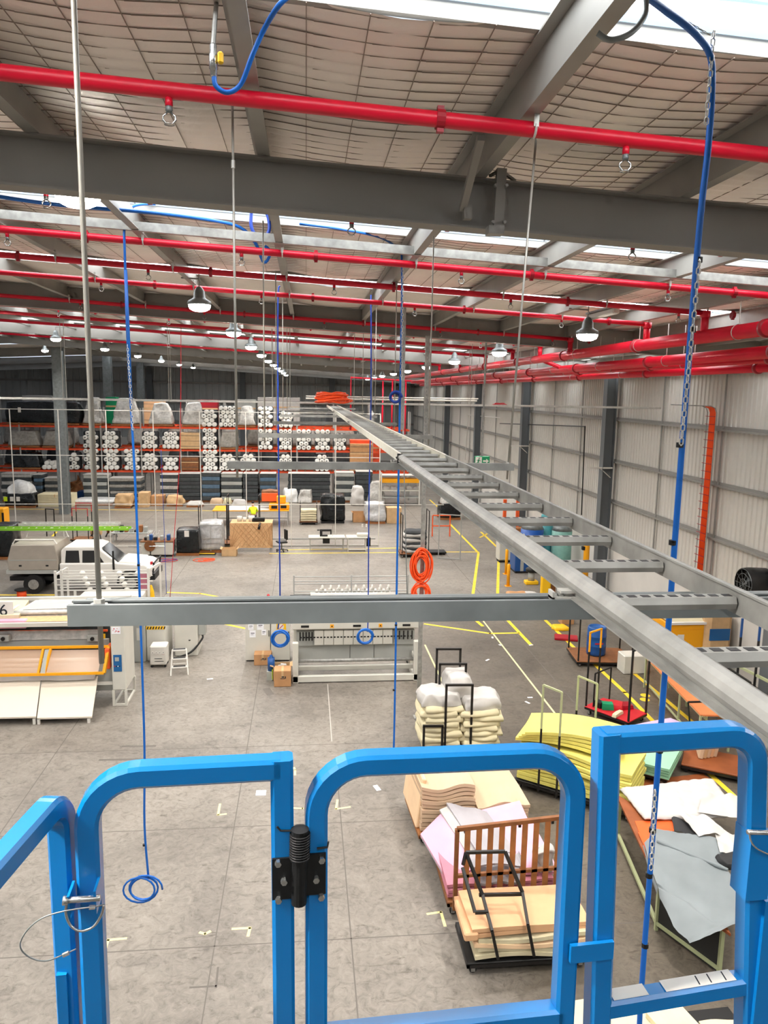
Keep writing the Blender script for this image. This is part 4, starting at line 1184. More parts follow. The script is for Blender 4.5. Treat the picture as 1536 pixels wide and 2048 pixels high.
for k in range(5): MB().box(-1.1,1.1,-.66,-.652,.3+.16*k,.304+.16*k).build('sheet_edge', 'foam_peach_edge', t)
sack('flat white wrapped pallet lying behind the red trolley handle', 146, 226, 996, 1011, 'plastic_bag', 6, 1.6, .05, .03)
sack('brown open carton pallet with torn white wrapping', 228, 262, 987, 1017, 'cardboard_light', 7, 1.2, .1, .1)
carton('tall stack of tan cartons beside the blue hose', 277, 297, 982, 1015, 'cardboard_light', 1.0)
carton('squat brown carton right of the tan stack', 302, 327, 988, 1012, 'cardboard', 1.0)
sack('brown carton heap covered by pale paper', 332, 366, 990, 1013, 'cardboard_light', 8, 1.1, .2, .12)
sack('low pile of pale cloth in front of racks', 372, 405, 1002, 1015, 'cloth_white', 9, 1.1, .3, .1)
t = carton('dark blue steel cage crate behind the flat white pallet', 155, 190, 980, 998, 'blue_dark', .9, 'cage_crate', 'crate')
t = sack('heap of splintered timber offcuts beside the ridge column', 136, 160, 962, 996, 'wood', 14, 1.2, .4, .2, 'timber_heap', 'timber', None)
for k in range(9): MB().bar((-.5+.1*k, .1, .3+.12*k), (.6-.05*k, .5, .9+.09*k), .07, .05).build('offcut', ('cardboard','wood','wood_dark')[k % 3], t)
for a, b, p, q, lab, m in ((420,445,996,1010,'yellowish foam bundle behind trolleys','foam_peach'), (446,462,997,1010,'small cream foam bundle beside yellow one','foam_cream'), (463,492,999,1012,'white box pile behind the worker','cloth_white')):
    sack(lab, a, b, p, q, m, a, .9, .2, .08, 'foam_bundle', 'foam', None)
# layout table with cloth, hi-vis worker behind
def table(name, label, px0, px1, pyt, pyb, m, leg, d, n=2, cat='table', legw=.06):
    x, y, w, h = place(px0, px1, pyt, pyb, 0)
    t = thing(name, label, cat, (x, y, 0))
    MB().bbox(-w/2,w/2,0,d,h-.05,h,.01).build('top', m, t)
    for i in range(n):
        for yy in (.06, d-.06):
            xx = -w/2+.08+(w-.16)*i/(n-1)
            MB().box(xx-legw/2,xx+legw/2,yy-legw/2,yy+legw/2,0,h-.05).build('leg', leg, t)
    MB().box(-w/2+.08,w/2-.08,d-.09,d-.03,.15,.2).build('stretcher', leg, t)
    return t, x, y, w, h
t, x, y, w, h = table('layout_table', 'long orange edged layout table with white cloth on top', 425, 578, 1021, 1052, 'orange_yellow', 'rack_grey', 1.9, 3)
o = MB().grid(14, 6, lambda u, v: (-w/2+.75+u*(w-1.9), v*1.85+.02, h+.012+.02*noise.noise(Vector((u*5, v*3, 1))))).build('white_cloth', 'cloth_white'); o.location = (x, y, 0)
tag(o, 'white cloth spread over the long orange edged table', 'cloth')
t = thing('yellow_machine', 'small yellow machine at right end of the layout table', 'machine', (x+w/2-.6, y+.5, h))
MB().bbox(-.6,.6,-.3,.5,.0,.35,.05).bbox(-.15,.4,-.1,.4,.35,.8,.05).build('body', 'orange_yellow', t)
MB().box(-.45,-.1,-.31,-.3,.08,.26).box(.1,.45,-.31,-.3,.1,.28).build('opening', 'black', t)
t = thing('brown_machine_head', 'brown motor housing on the table beside the yellow machine', 'machine', at(541,1004,y=y+1.2))
MB().lump(1.1,.7,.75,3,.08,3,.1).build('housing', 'wood_dark', t, smooth=True); MB().bbox(-.5,.45,-.42,-.36,.1,.6,.03).build('front_plate', 'orange', t)
# ------------------------------------------------------------------ worker in hi-vis vest
def skinmesh(name, verts, edges, radii, m, parent, sub=2):
    me = bpy.data.meshes.new(name); me.from_pydata(verts, edges, []); 
    o = bpy.data.objects.new(name, me); COL.objects.link(o)
    md = o.modifiers.new('skin', 'SKIN'); md.use_smooth_shade = True
    for v, r in zip(me.skin_vertices[0].data, radii): v.radius = (r, r) if not isinstance(r, tuple) else r
    me.skin_vertices[0].data[0].use_root = True
    s = o.modifiers.new('sub', 'SUBSURF'); s.levels = sub; s.render_levels = sub
    dg = bpy.context.evaluated_depsgraph_get(); dg.update()
    me2 = bpy.data.meshes.new_from_object(o.evaluated_get(dg)); me2.name = name
    bpy.data.objects.remove(o)
    me2.materials.clear(); me2.materials.append(MATS[m])
    me2.polygons.foreach_set('use_smooth', [True]*len(me2.polygons))
    return put(name, me2, parent)
pb = G(507, 1064)
pn = thing('person', 'worker in yellow-green hi-vis top and dark trousers leaning over table', 'person', (pb.x, pb.y, 0), math.radians(8))
V = [(0,0,.95),(0,.06,1.15),(0,.16,1.34),(0,.22,1.44),(0,.27,1.53),(0,.31,1.64),
     (.17,.16,1.36),(.25,.3,1.12),(.22,.52,1.0),(.21,.6,.98),(-.17,.16,1.36),(-.25,.3,1.12),(-.22,.52,1.0),(-.21,.6,.98),
     (.1,0,.9),(.11,.03,.5),(.11,0,.08),(.11,.13,.04),(-.1,0,.9),(-.11,-.02,.5),(-.11,-.05,.08),(-.11,.08,.04)]
E_ = [(0,1),(1,2),(2,3),(3,4),(4,5),(2,6),(6,7),(7,8),(8,9),(2,10),(10,11),(11,12),(12,13),(0,14),(14,15),(15,16),(16,17),(0,18),(18,19),(19,20),(20,21)]
Rr = [(.15,.11),(.14,.1),(.15,.1),.055,.075,.09,.055,.04,.03,.035,.055,.04,.03,.035,.085,.06,.045,.04,.085,.06,.045,.04]
skinmesh('body', V, E_, Rr, 'skin', pn)
skinmesh('hivis_shirt', V[:3]+[(0,.2,1.40)]+[V[6],V[7],V[10],V[11]], [(0,1),(1,2),(2,3),(2,4),(4,5),(2,6),(6,7)], [(.175,.13),(.165,.125),(.175,.125),.075,.075,.055,.075,.055], 'hivis', pn)
skinmesh('trousers', [V[0]]+V[14:17]+V[18:21], [(0,1),(1,2),(2,3),(0,4),(4,5),(5,6)], [(.17,.125),.1,.075,.065,.1,.075,.065], 'cloth_dark', pn)
skinmesh('hair', [(0,.27,1.6),(0,.28,1.68),(0,.31,1.74)], [(0,1),(1,2)], [.075,.1,.05], 'hair', pn)
for s in (-1, 1):
    for k in range(4):
        skinmesh('finger', [(s*.205+k*.018*s-.02*s,.62,.97),(s*.205+k*.018*s-.02*s,.66,.955),(s*.205+k*.018*s-.02*s,.685,.935)], [(0,1),(1,2)], [.01,.009,.007], 'skin', pn, 1)
    skinmesh('shoe', [(s*.11,-.06 if s < 0 else -.03,.05),(s*.11,.12,.045)], [(0,1)], [.055,.045], 'black', pn)

# ------------------------------------------------------------------ trolleys (shared builder)
def trolley(label, c, rz, L, W, hoops, deck='wood_dark', frame='black_metal', z=.2, group=None, name='trolley', upper=None, hw=None, split=.5, nohoop=False):
    # deck along local x; hoops: (x position, height)
    t = thing(name, label, 'trolley', c, rz, group)
    MB().bbox(-L/2,L/2,-W/2,W/2,z-.03,z,.006).build('deck', deck, t)
    fr = MB()
    for yy in (-W/2+.02, W/2-.02): fr.box(-L/2,L/2,yy-.02,yy+.02,z-.08,z-.03)
    for xx in (-L/2+.02, L/2-.02): fr.box(xx-.02,xx+.02,-W/2,W/2,z-.08,z-.03)
    fr.build('frame', frame, t)
    for sx in (-1, 1):
        for sy in (-1, 1):
            cx_, cy_ = sx*(L/2-.1), sy*(W/2-.08)
            w = MB().cyl((cx_, cy_-.02, .05), (cx_, cy_+.02, .05), .05, 12).build('caster_wheel', 'tyre', t, smooth=False)
            MB().box(cx_-.03,cx_+.03,cy_-.035,cy_-.025,.03,z-.08).box(cx_-.03,cx_+.03,cy_+.025,cy_+.035,.03,z-.08).build('fork', 'galv', w)
    for (hx, hh) in hoops:
        hw2 = hw or W*.46
        p = [(hx,-hw2,z-.05),(hx,-hw2,hh),(hx,hw2,hh),(hx,hw2,z-.05)]
        if upper:
            zs = z+(hh-z)*split
            MB().bar((hx,-hw2,z-.05),(hx,-hw2,zs),.04).bar((hx,hw2,z-.05),(hx,hw2,zs),.04).build('hoop_lower', frame, t)
            MB().bar((hx,-hw2,zs),(hx,-hw2,hh),.032).bar((hx,hw2,zs),(hx,hw2,hh),.032).bar((hx,-hw2-.016,hh),(hx,hw2+.016,hh),.032).build('hoop_upper', upper, t)
        else:
            MB().bar(p[0],p[1],.04).bar(p[3],p[2],.04).bar((hx,-hw2-.02,hh),(hx,hw2+.02,hh),.04).build('hoop', frame, t)
            MB().bar((hx,-hw2,z+(hh-z)*.6),(hx,-hw2,z+(hh-z)*.64),.036).build('tape_band', 'yellow', t)
    return t
def stack(labels, name, cat, group, x, y, z0, w, d, th, n, m, seed, wav=.02, rz=0, jit=.035, top=None):
    # n separate soft sheets, each its own thing
    rnd = random.Random(seed); out = []
    for k in range(n):
        dx, dy = (rnd.random()-.5)*jit*2, (rnd.random()-.5)*jit*2
        ph = rnd.random()*6; z = z0+k*th
        def fn(u, v, ph=ph, k=k):
            return ((u-.5)*w, (v-.5)*d, th*.93+wav*k/n*math.sin(u*7+ph*.05+seed)*max(0, 1-v*2.2))
        lb = labels(k)
        o = MB().grid(10, 6, fn, th*.74).build(name, top if (top and k == n-1) else m)
        o.location = (x+dx, y+dy, z); o.rotation_euler.z = rz+(rnd.random()-.5)*.03
        tag(o, lb, cat, group); out.append(o)
    return out
def nth(base, n): return lambda k: ('uppermost ' if k == n-1 else '%s from bottom: ' % ORD[k])+base

# handle trolleys at left, far
t = trolley('black handled flat trolley left of the red handled one', (G(114,1078).x, 40.6, 0), 0, .8, 1.0, [(0,1.75)], frame='black_metal', hw=.25)
t.rotation_euler.z = 1.2
t = trolley('red topped handle trolley behind the green ladder', (G(166,1078).x+.2, 40.8, 0), 1.5, .9, 1.0, [(-.3,1.8),(.3,2.0)], hw=.4, upper='red_paint', split=.75)
# sewing work: bench with machine heads
def seatbench(label, px0, px1, pyt, pyb, d=.75):
    t, x, y, w, h = table('sewing_table', label, px0, px1, pyt, pyb, 'machine_white', 'rack_grey', d, 2, legw=.04)
    m = MB().bbox(-.35,.05,.25,.42,h,h+.08,.02).bbox(-.35,-.22,.25,.42,h+.08,h+.3,.02).bbox(-.35,.25,.27,.4,h+.26,h+.36,.02).bbox(.18,.25,.28,.39,h+.1,h+.3,.01)
    m.build('sewing_head', 'black_metal', t); MB().lathe([(.07,0),(.07,.04)], 12, (-.42,.33,h+.3)).build('hand_wheel', 'black', t)
    MB().box(-.2,.15,.2,.5,h-.35,h-.06).build('motor_box', 'black', t)
    MB().cyl((.3,.4,h), (.3,.4,h+.55), .012, 6).build('thread_stand', 'chrome', t)
    return t
seatbench('white sewing table with black machine head, left of the pair', 617, 690, 1075, 1103)
t, x, y, w, h = table('sewing_table', 'narrow white sewing table, right of the pair', 693, 735, 1075, 1103, 'machine_white', 'white_paint', .75, 2, legw=.04)
MB().bbox(0,.6,.2,.55,h,h+.16,.04).build('sewing_head', 'machine_white', t); MB().box(.5,.7,.2,.5,h-.5,h-.06).build('motor_box', 'black', t); MB().box(-.4,.5,.1,.3,.05,.09).build('treadle', 'white', t)
for k, px in enumerate((722, 732)): MB().cyl((.3+.2*k,.5,h+.45),(.3+.2*k,.5,h+.6),.04,8).build('thread_cone', 'white', t)
# conveyor rails behind the sewing tables
for k, (py, lab) in enumerate(((1080,'upper'),(1092,'lower'))):
    o = MB().box(-9,3.8,0,.08,0,.06).build('floor_rail', 'rack_grey'); o.location = (0, 41.2-k*1.9, .0); tag(o, 'long %s floor rail behind the sewing tables' % lab, 'rail')
# office chair
ch = G(563,1105)
t = thing('office_chair', 'black swivel office chair beside the tan draped bench', 'chair', (ch.x, ch.y+.3, 0), -1.2)
MB().bbox(-.24,.24,-.24,.24,.44,.52,.03).build('seat', 'black', t); MB().bbox(-.22,.22,.2,.26,.6,1.1,.03).build('backrest', 'black', t)
MB().bar((0,.24,.48),(0,.25,.65),.05,.02).build('back_support', 'black', t); MB().cyl((0,0,.1),(0,0,.44),.025,8).build('gas_column', 'black', t)
for k in range(5):
    a = k*2*math.pi/5; l = MB().bar((0,0,.1),(.3*math.cos(a),.3*math.sin(a),.07),.04,.03).build('base_leg', 'black', t)
    MB().lathe([(.025,-.03),(.03,0),(.025,.03)], 8, (.3*math.cos(a),.3*math.sin(a),.03)).build('caster', 'tyre', l)
# tan draped bench with tubs
x, y, w, h = place(461, 545, 1046, 1104, 0)
t = thing('draped_bench', 'workbench draped with tan quilted cloth, tubs standing on it', 'table', (x, y, 0))
MB().bbox(-w/2,w/2,0,1.1,h-.06,h,.01).build('top', 'cardboard_light', t)
MB().grid(24, 10, lambda u, v: (-w/2-.02+u*(w+.04), -.03-.05*abs(math.sin(u*9)), h-v*(h-.22)+.0)).build('quilted_drape', 'cloth_tan', t, smooth=True)
q = MB()
for k in range(13):
    for s in (-1, 1):
        a = -w/2+k*w/8; q.bar((max(-w/2,min(w/2,a)), -.09, h-.02), (max(-w/2,min(w/2,a+s*1.0)), -.09, .28), .012)
q.build('quilt_seams', 'cardboard', t)['kind'] = 'stuff'
for xx in (-w/2+.1, w/2-.1):
    for yy in (.1, 1.0): MB().box(xx-.03,xx+.03,yy-.03,yy+.03,0,h-.06).build('leg', 'rack_grey', t)
for k, (px, r, hh) in enumerate(((479,.13,.26),(489,.09,.2),(503,.16,.28))):
    o = MB().lathe([(r*.85,0),(r,hh),(r*.92,hh),(r*.8,.03)], 14).build('tub', 'white_paint', smooth=True); o.location = (at(px,1040,y=y+.5).x, y+.5, h)
    tag(o, '%s white tub on the tan draped bench' % ('left','small middle','largest right')[k], 'tub', 'tubs on the draped bench')
o = MB().lump(.6,.3,.2,2,.04,4).bar((.1,-.45,.02),(.05,-.6,-.3),.12,.03).build('black_bag', 'black', smooth=True); o.location = (at(517,1045,y=y+.5).x, y+.45, h); tag(o, 'black bag slumped over the edge of the tan draped bench', 'bag')
# wrapped pallets and mats
t = sack('black film wrapped pallet with paper label beside red cord', 351, 399, 1055, 1112, 'black_wrap', 41, 1.2, .08, .05)
MB().box(-.12,.1,-.04,-.03,.95,1.25).build('label_sheet', 'white', t)
t = sack('white film wrapped caged pallet right of the black one', 398, 446, 1040, 1106, 'silver_wrap', 42, 1.2, .06, .06)
x, y, w, h = place(398, 446, 1040, 1106)
cg = MB()
for xx in (-w/2, 0, w/2): cg.bar((xx,-.04,.1),(xx,-.04,h*.85),.03)
for zz in (.5, h*.45, h*.85): cg.bar((-w/2,-.04,zz),(w/2,-.04,zz),.03)
cg.build('cage_bars', 'rack_grey', t)
trolley('pair of tall black hoops standing behind the white wrapped pallet', (G(430,1095).x, 39.6, 0), 0, 1.9, 1.0, [(-.8,2.1),(.6,2.2)], hw=.42)
trolley('tall black hoop trolley behind the tan draped bench', (G(490,1080).x, 40.8, 0), 0, 1.8, 1.0, [(-.85,2.5),(.8,2.5)], hw=.42)
carton('open tan carton with white rags left of the draped bench', 443, 473, 1094, 1113, 'cardboard_light', .6, openn=True)
g_ = G(410,1110)
o = MB().box(-.55,.5,-.05,.3,0,.05).build('mat', 'black'); MB().box(-.5,.45,-.0,.2,.05,.055).build('mat_face', 'yellow', o); o.location = g_; tag(o, 'black anti-fatigue mat with yellow face on the floor', 'mat')
t = thing('floor_cable', 'tangle of orange cable on the floor before the white pallet', 'cable', G(408,1121))
for k in range(3): MB().tube([Vector((.5*math.cos(a)*(1-.25*k)+.12*k, .38*math.sin(a+.6*k)*(1-.25*k), .03+.01*k)) for a in [2*math.pi*j/20 for j in range(20)]], .014, 6, closed=True).build('cable_turn', 'cable_orange', t, smooth=True)
t = thing('floor_hose', 'tangle of red and blue hose on floor beside the utility truck', 'hose', G(325,1122))
for k in range(3): MB().tube([Vector((.7*math.cos(a)*(1-.3*k)+.15*k, .36*math.sin(a+.7*k)*(1-.2*k), .03+.01*k)) for a in [2*math.pi*j/20 for j in range(20)]], .012, 6, closed=True).build('hose_turn', ('red_paint','blue_hose_dark')[k % 2], t, smooth=True)
# machine benches left of the black pallet
for k, (a, b, lab) in enumerate(((283,300,'beige machine stand with a dark flywheel'), (302,346,'beige cabinet bench carrying small motors'))):
    x, y, w, h = place(a, b, 1078, 1114, .8)
    t = thing('machine_bench', lab, 'machine', (x, y, 0))
    MB().bbox(-w/2,w/2,0,.9,.1,h,.02).build('cabinet', 'machine_white', t)
    MB().box(-w/2-.03,w/2+.03,-.03,.93,h,h+.04).build('top', 'wood_dark', t)
    for j in range(3):
        MB().bbox(-w/2+.1+j*w*.3,-w/2+.25+j*w*.3,.2,.5,h+.04,h+.2+.06*j,.02).build('motor', ('black_metal','machine_grey','blue_dark')[j], t)
        MB().cyl((-w/2+.2+j*w*.3,.3,h+.2),(-w/2+.35+j*w*.3,.5,h+.5),.015,6).build('arm', 'chrome', t)
    if k == 0: MB().cyl((w/2+.02,-.02,.55),(w/2+.02,-.08,.55),.26,20).build('flywheel', 'wood_dark', t); MB().cyl((w/2,-.1,.55),(w/2+.7,-.1,.55),.02,6).build('shaft', 'chrome', t)
for k, (a, b, p, q, lab, m) in enumerate(((183,204,1050,1078,'round tan reel standing behind the green ladder','cardboard_light'), (215,236,1047,1072,'wooden cable drum on a small stand','wood'))):
    x, y, w, h = place(a, b, p, q)
    t = thing('reel', lab, 'reel', (x, y, 0)); r = w/2
    MB().cyl((-.25,0,h-r),(-.2,0,h-r),r,18).cyl((.2,0,h-r),(.25,0,h-r),r,18).build('flange', m, t); MB().cyl((-.2,0,h-r),(.2,0,h-r),r*.6,16).build('core', 'cardboard', t)
    MB().bar((-.15,0,h-r),(-.3,-.3,0),.05).bar((.15,0,h-r),(.3,-.3,0),.05).bar((0,0,h-r),(0,.4,0),.05).build('stand', 'black_metal', t)
x, y, w, h = place(222, 300, 1066, 1085)
t = thing('assembly_bench', 'cluttered steel bench with clamps behind the truck bonnet', 'table', (x, y, 0))
MB().bbox(-w/2,w/2,0,.8,h-.05,h,.01).build('top', 'machine_grey', t)
for xx in (-w/2+.1,w/2-.1):
    for yy in (.08,.72): MB().box(xx-.03,xx+.03,yy-.03,yy+.03,0,h-.05).build('leg', 'rack_grey', t)
for k in range(7): MB().bbox(-w/2+.15+k*w/8,-w/2+.32+k*w/8,.2,.5,h,h+.12+.08*((k*3) % 4),.02).build('clamp', ('machine_grey','black_metal','wood')[k % 3], t)

# net partition frame (thin white posts and rails)
t = thing('partition_frame', 'tall frame of thin white posts and rails before the racks', 'frame', (0, 39.2, 0))
for k in range(-7, 3):
    MB().box(-.019,.019,-.019,.019,0,6.9).build('post', 'white_paint', t, loc=(-.75+2.27*k, 0, 0))
MB().box(-.025,.025,-.025,.025,0,4.7).build('post', 'white_paint', t, loc=(6.05, 0, 0))
for z, x1 in ((6.9, 3.8), (4.66, 3.8), (2.22, 7.2), (.08, 3.8)):
    MB().box(-17,x1,-.016,.016,z-.016,z+.016).build('rail', 'white_paint', t)
# middle row behind: loads on trolleys near the racks
t = trolley('black trolley carrying a white foam roll stack', (G(617,1046).x, 46.2, 0), 0, 1.1, .9, [(-.5,1.35),(.5,1.35)])
stack(nth('white foam sheet on the black trolley', 5), 'foam_sheet', 'foam', 'white foam on black trolley', G(617,1046).x, 46.2, .21, .95, .8, .14, 5, 'foam_cream', 3)
sack('bulky black film wrapped trolley load in mid hall', 641, 690, 987, 1047, 'black_wrap', 44, 1.3, .05, .12, base='black')
carton('wide brown carton bin between black and silver loads', 706, 731, 1022, 1045, 'cardboard', .8, openn=True)
sack('silver film wrapped pallet right of the brown carton', 730, 772, 1003, 1048, 'silver_wrap', 46, 1.2, .08, .1)
carton('tan carton on a dark frame right of the silver pallet', 773, 803, 1012, 1047, 'cardboard_light', .8)
sack('pale rag sack leaning behind the brown carton', 703, 728, 972, 1012, 'cloth_white', 47, 1.0, .25, .15, base=None, name='rag_sack', cat='sack')
sack('white rag sack behind the silver pallet', 735, 770, 962, 1010, 'clear_wrap', 48, 1.0, .5, .2, base=None, name='rag_sack', cat='sack')
sack('grey film bundle behind the layout table', 596, 626, 978, 1007, 'clear_wrap', 49, 1.0, .3, .12, base=None, name='film_bundle', cat='bundle')
sack('pale film bundle right of the layout table end', 565, 596, 975, 1006, 'plastic_bag', 50, 1.0, .3, .15, base=None, name='film_bundle', cat='bundle')
t = sack('black film wrapped crate beside the right aisle line', 880, 922, 1004, 1040, 'black_wrap', 51, 1.3, .03, .05)
x, y, w, h = place(880, 922, 1004, 1040)
MB().lump(w*.9,1.1,.35,4,.1,2.5,.2,c=(0,.6,h-.15)).build('film_cover', 'clear_wrap', t, smooth=True)
# yellow and white multi-shelf machine at the rack end
x, y, w, h = place(762, 838, 945, 1010)
t = thing('shelf_machine', 'yellow and white shelved machine at right end of racks', 'machine', (x, y, 0))
for k, (z, m) in enumerate(((.5,'machine_grey'),(1.0,'machine_white'),(1.6,'orange_yellow'),(2.1,'white_paint'),(2.35,'orange_yellow'))):
    if z < h: MB().box(-w/2,w/2,0,1,z,z+(.28 if m == 'orange_yellow' else .06)).build('shelf', m, t)
for xx in (-w/2,w/2):
    for yy in (0, 1): MB().box(xx-.04,xx+.04,yy-.04,yy+.04,0,h).build('upright', 'white_paint', t)
for k in range(5): MB().lump(.4,.4,.25,k,.08,4,c=(-w/2+.4+k*.55,.5,1.06)).build('cloth_pile', 'cloth_white', t, smooth=True)
# white-black bundle trolley by the aisle
tc_ = (5.35, 36.9, 0)
t = trolley('loaded trolley of black and white bundles with tall hoops', tc_, .0, 1.5, 1.0, [(-.65,2.1),(.65,2.3)], hw=.42)
for k in range(8):
    o = MB().lump(1.1,.85,.2,60+k,.05,3,.1,.2).build('bundle', ('cloth_white','dark_fabric')[k % 2], smooth=True); o.location = (tc_[0]+.05*math.sin(k*3), tc_[1], .21+k*.13); o.rotation_euler.z = .1*math.sin(k*5)
    tag(o, '%s bundle from bottom on the black and white trolley' % ORD[k], 'bundle', 'bundles on the loaded trolley')
o = MB().bbox(-.5,.5,-.35,.35,.08,.16,.02).build('dolly', 'black'); o.location = (6.5, 37.3, 0); tag(o, 'low black dolly right of the loaded trolley', 'dolly')
for sx in (-.4,.4):
    for sy in (-.25,.25): MB().cyl((sx,sy-.02,.04),(sx,sy+.02,.04),.04,8).build('caster_wheel', 'tyre', o)
# yellow forklift edge at far left with black loads
x, y, w, h = place(-30, 10, 1018, 1075)
t = thing('yellow_cabinet', 'yellow steel cabinet cut by the left edge', 'cabinet', (x, y, 0)); MB().bbox(-w/2,w/2,0,.8,0,h,.03).build('body', 'orange_yellow', t); MB().box(w/2-.1,w/2+.01,-.01,.0,.2,h-.2).build('door_edge', 'black', t)
sack('black wrapped load with cream top at the left edge', -30, 26, 1046, 1120, 'black_wrap', 53, 1.4, .06, .06)

# ------------------------------------------------------------------ utility truck
uy = 30.2
t = thing('utility_truck', 'white double-cab utility truck with aluminium canopy, facing right', 'truck', (-8.8, uy, 0))
def side(px, py, y=uy): p = at(px, py, y=y); return p.x+8.8, p.z
W_ = 1.8
def extr(pts, y0, y1, name, m, parent=t, smooth=False, inset=0.):
    n = len(pts); vs = [(x, y0, z) for x, z in pts]+[(x, y1, z) for x, z in pts]
    fs = [tuple(range(n)), tuple(range(2*n-1, n-1, -1))]+[(k, n+k, n+(k+1) % n, (k+1) % n) for k in range(n)]
    fs[0] = tuple(range(n)); mb = MB().add(vs, fs)
    bm = bmesh.new(); me = mb.mesh(name, m); bm.from_mesh(me); bmesh.ops.recalc_face_normals(bm, faces=bm.faces[:])
    if inset: bmesh.ops.bevel(bm, geom=[e for e in bm.edges], offset=inset, segments=2, affect='EDGES', profile=.6)
    bm.to_mesh(me); bm.free()
    return put(name, me, parent)
# canopy (slightly sloped sides), chassis, cab, bonnet
extr([(-2.65,.95),(-.8,.95),(-.78,1.35),(-.9,1.95),(-2.5,1.95),(-2.68,1.35)], 0, W_, 'canopy', 'alloy', inset=.03)
MB().box(-2.6,-.85,-.012,0,1.33,1.36).build('canopy_seam', 'machine_grey', t)
for xx in (-2.2,-1.2): MB().box(xx-.05,xx+.05,-.02,0,1.1,1.16).build('latch', 'black', t)
MB().box(-2.75,2.2,.35,W_-.35,.45,.62).build('chassis', 'black', t)
MB().box(-2.75,-.8,.02,W_-.02,.8,.95).build('tray_edge', 'machine_grey', t)
extr([(-.75,.55),(2.55,.5),(2.75,.7),(2.72,.98),(2.45,1.12),(1.35,1.2),(-.75,1.2)], .02, W_-.02, 'lower_body', 'white', inset=.05)
extr([(-.72,1.15),(1.45,1.15),(.72,1.78),(.5,1.85),(-.55,1.85),(-.7,1.7)], .1, W_-.1, 'cab', 'white', inset=.05)
for (a, b, c_, d_) in ((-.55,.0,-.5,-.02),(.1,.92,.12,.62)):
    MB().add([(a,.085,1.22),(b,.085,1.22),(d_,.1,1.7),(c_,.1,1.7)], [(0,1,2,3)]).build('side_window', 'glass_dark', t)
MB().add([(1.47,.25,1.2),(1.47,W_-.25,1.2),(.8,W_-.3,1.77),(.8,.3,1.77)], [(0,1,2,3)]).build('windscreen', 'glass_dark', t)
extr([(1.4,1.12),(2.4,1.05),(2.3,1.2),(1.5,1.27)], .15, W_-.15, 'bonnet', 'white', inset=.05)
for xx in (-1.75, 1.95):
    for yy in (.0, W_-.24):
        w = MB().cyl((xx,yy,.38),(xx,yy+.24,.38),.38,22).build('wheel', 'tyre', t); MB().cyl((xx,yy-.01,.38),(xx,yy+.0,.38),.2,14).build('hub', 'galv', w)
MB().tube([(1.95+.5*math.cos(a), -.02, .4+.5*math.sin(a)) for a in [math.pi*k/10 for k in range(11)]], .05, 6).build('wheel_arch', 'black', t)
MB().box(2.55,2.85,.1,W_-.1,.5,.75).build('bumper', 'black', t); MB().tube([(2.75,.2,.7),(2.8,.2,1.15),(2.8,W_-.2,1.15),(2.75,W_-.2,.7)], .035, 8).build('bull_bar', 'black', t)
MB().cyl((1.3,0,.9),(1.3,0,1.7),.04,8).build('snorkel', 'black', t)
MB().tube([(-2.5,.15,1.95),(-2.4,.15,2.12),(-.95,.15,2.12),(-.85,.15,1.95)], .03, 8).tube([(-2.5,W_-.15,1.95),(-2.4,W_-.15,2.2),(-.95,W_-.15,2.2),(-.85,W_-.15,1.95)], .03, 8).build('roof_rack', 'white_paint', t)
MB().box(2.6,2.72,1.45,1.6,.7,.85).build('headlight', 'silver_wrap', t); MB().box(2.66,2.74,.2,.35,1.1,1.2).build('marker_lamp', 'red_paint', t)
for k, (m, yy, x0, x1, z, lab) in enumerate((('ladder_green',1.5,-3.8,1.6,2.24,'green fibreglass extension ladder on the truck roof rack'), ('galv_bright',2.25,-3.0,1.0,2.3,'grey aluminium ladder behind the green one on the truck'))):
    l = thing('extension_ladder', lab, 'ladder', (-8.8, uy, 0))
    for s in (0, .42): MB().box(x0,x1,yy+s-.02,yy+s+.02,z,z+.1).build('stile', m, l)
    n = int((x1-x0)/.3)
    for j in range(n): MB().box(x0+.15+j*.3-.016,x0+.15+j*.3+.016,yy,yy+.42,z+.03,z+.062).build('rung', 'galv_bright', l)
    if k: MB().box(-1.6,-1.5,1.6,2.7,2.2,z).build('rack_foot', 'galv_bright', l)
# orange cable reel in front
rp = G(40,1200)
t = thing('cable_reel', 'orange cable reel with black rim beside the left machine', 'reel', (rp.x, rp.y+.2, 0))
MB().lathe([(.17,0),(.17,.34)], 16).build('cable_winding', 'cable_orange', t, smooth=True); MB().lathe([(.25,.34),(.25,.37),(.1,.38)], 18).build('top_flange', 'black', t); MB().lathe([(.25,0),(.25,.03)], 18).build('bottom_flange', 'black', t)
# ------------------------------------------------------------------ flat text made of mesh (for lettering on things)
def lettering(txt, size, m, parent, loc, rot):
    cu = bpy.data.curves.new('t', 'FONT'); cu.body = txt; cu.size = size; cu.align_x = 'CENTER'; cu.extrude = .001
    o = bpy.data.objects.new('t', cu); COL.objects.link(o)
    dg = bpy.context.evaluated_depsgraph_get(); dg.update()
    me = bpy.data.meshes.new_from_object(o.evaluated_get(dg)); bpy.data.objects.remove(o)
    me.materials.clear(); me.materials.append(MATS[m])
    p = put('lettering', me, parent, loc); p.rotation_euler = rot; return p

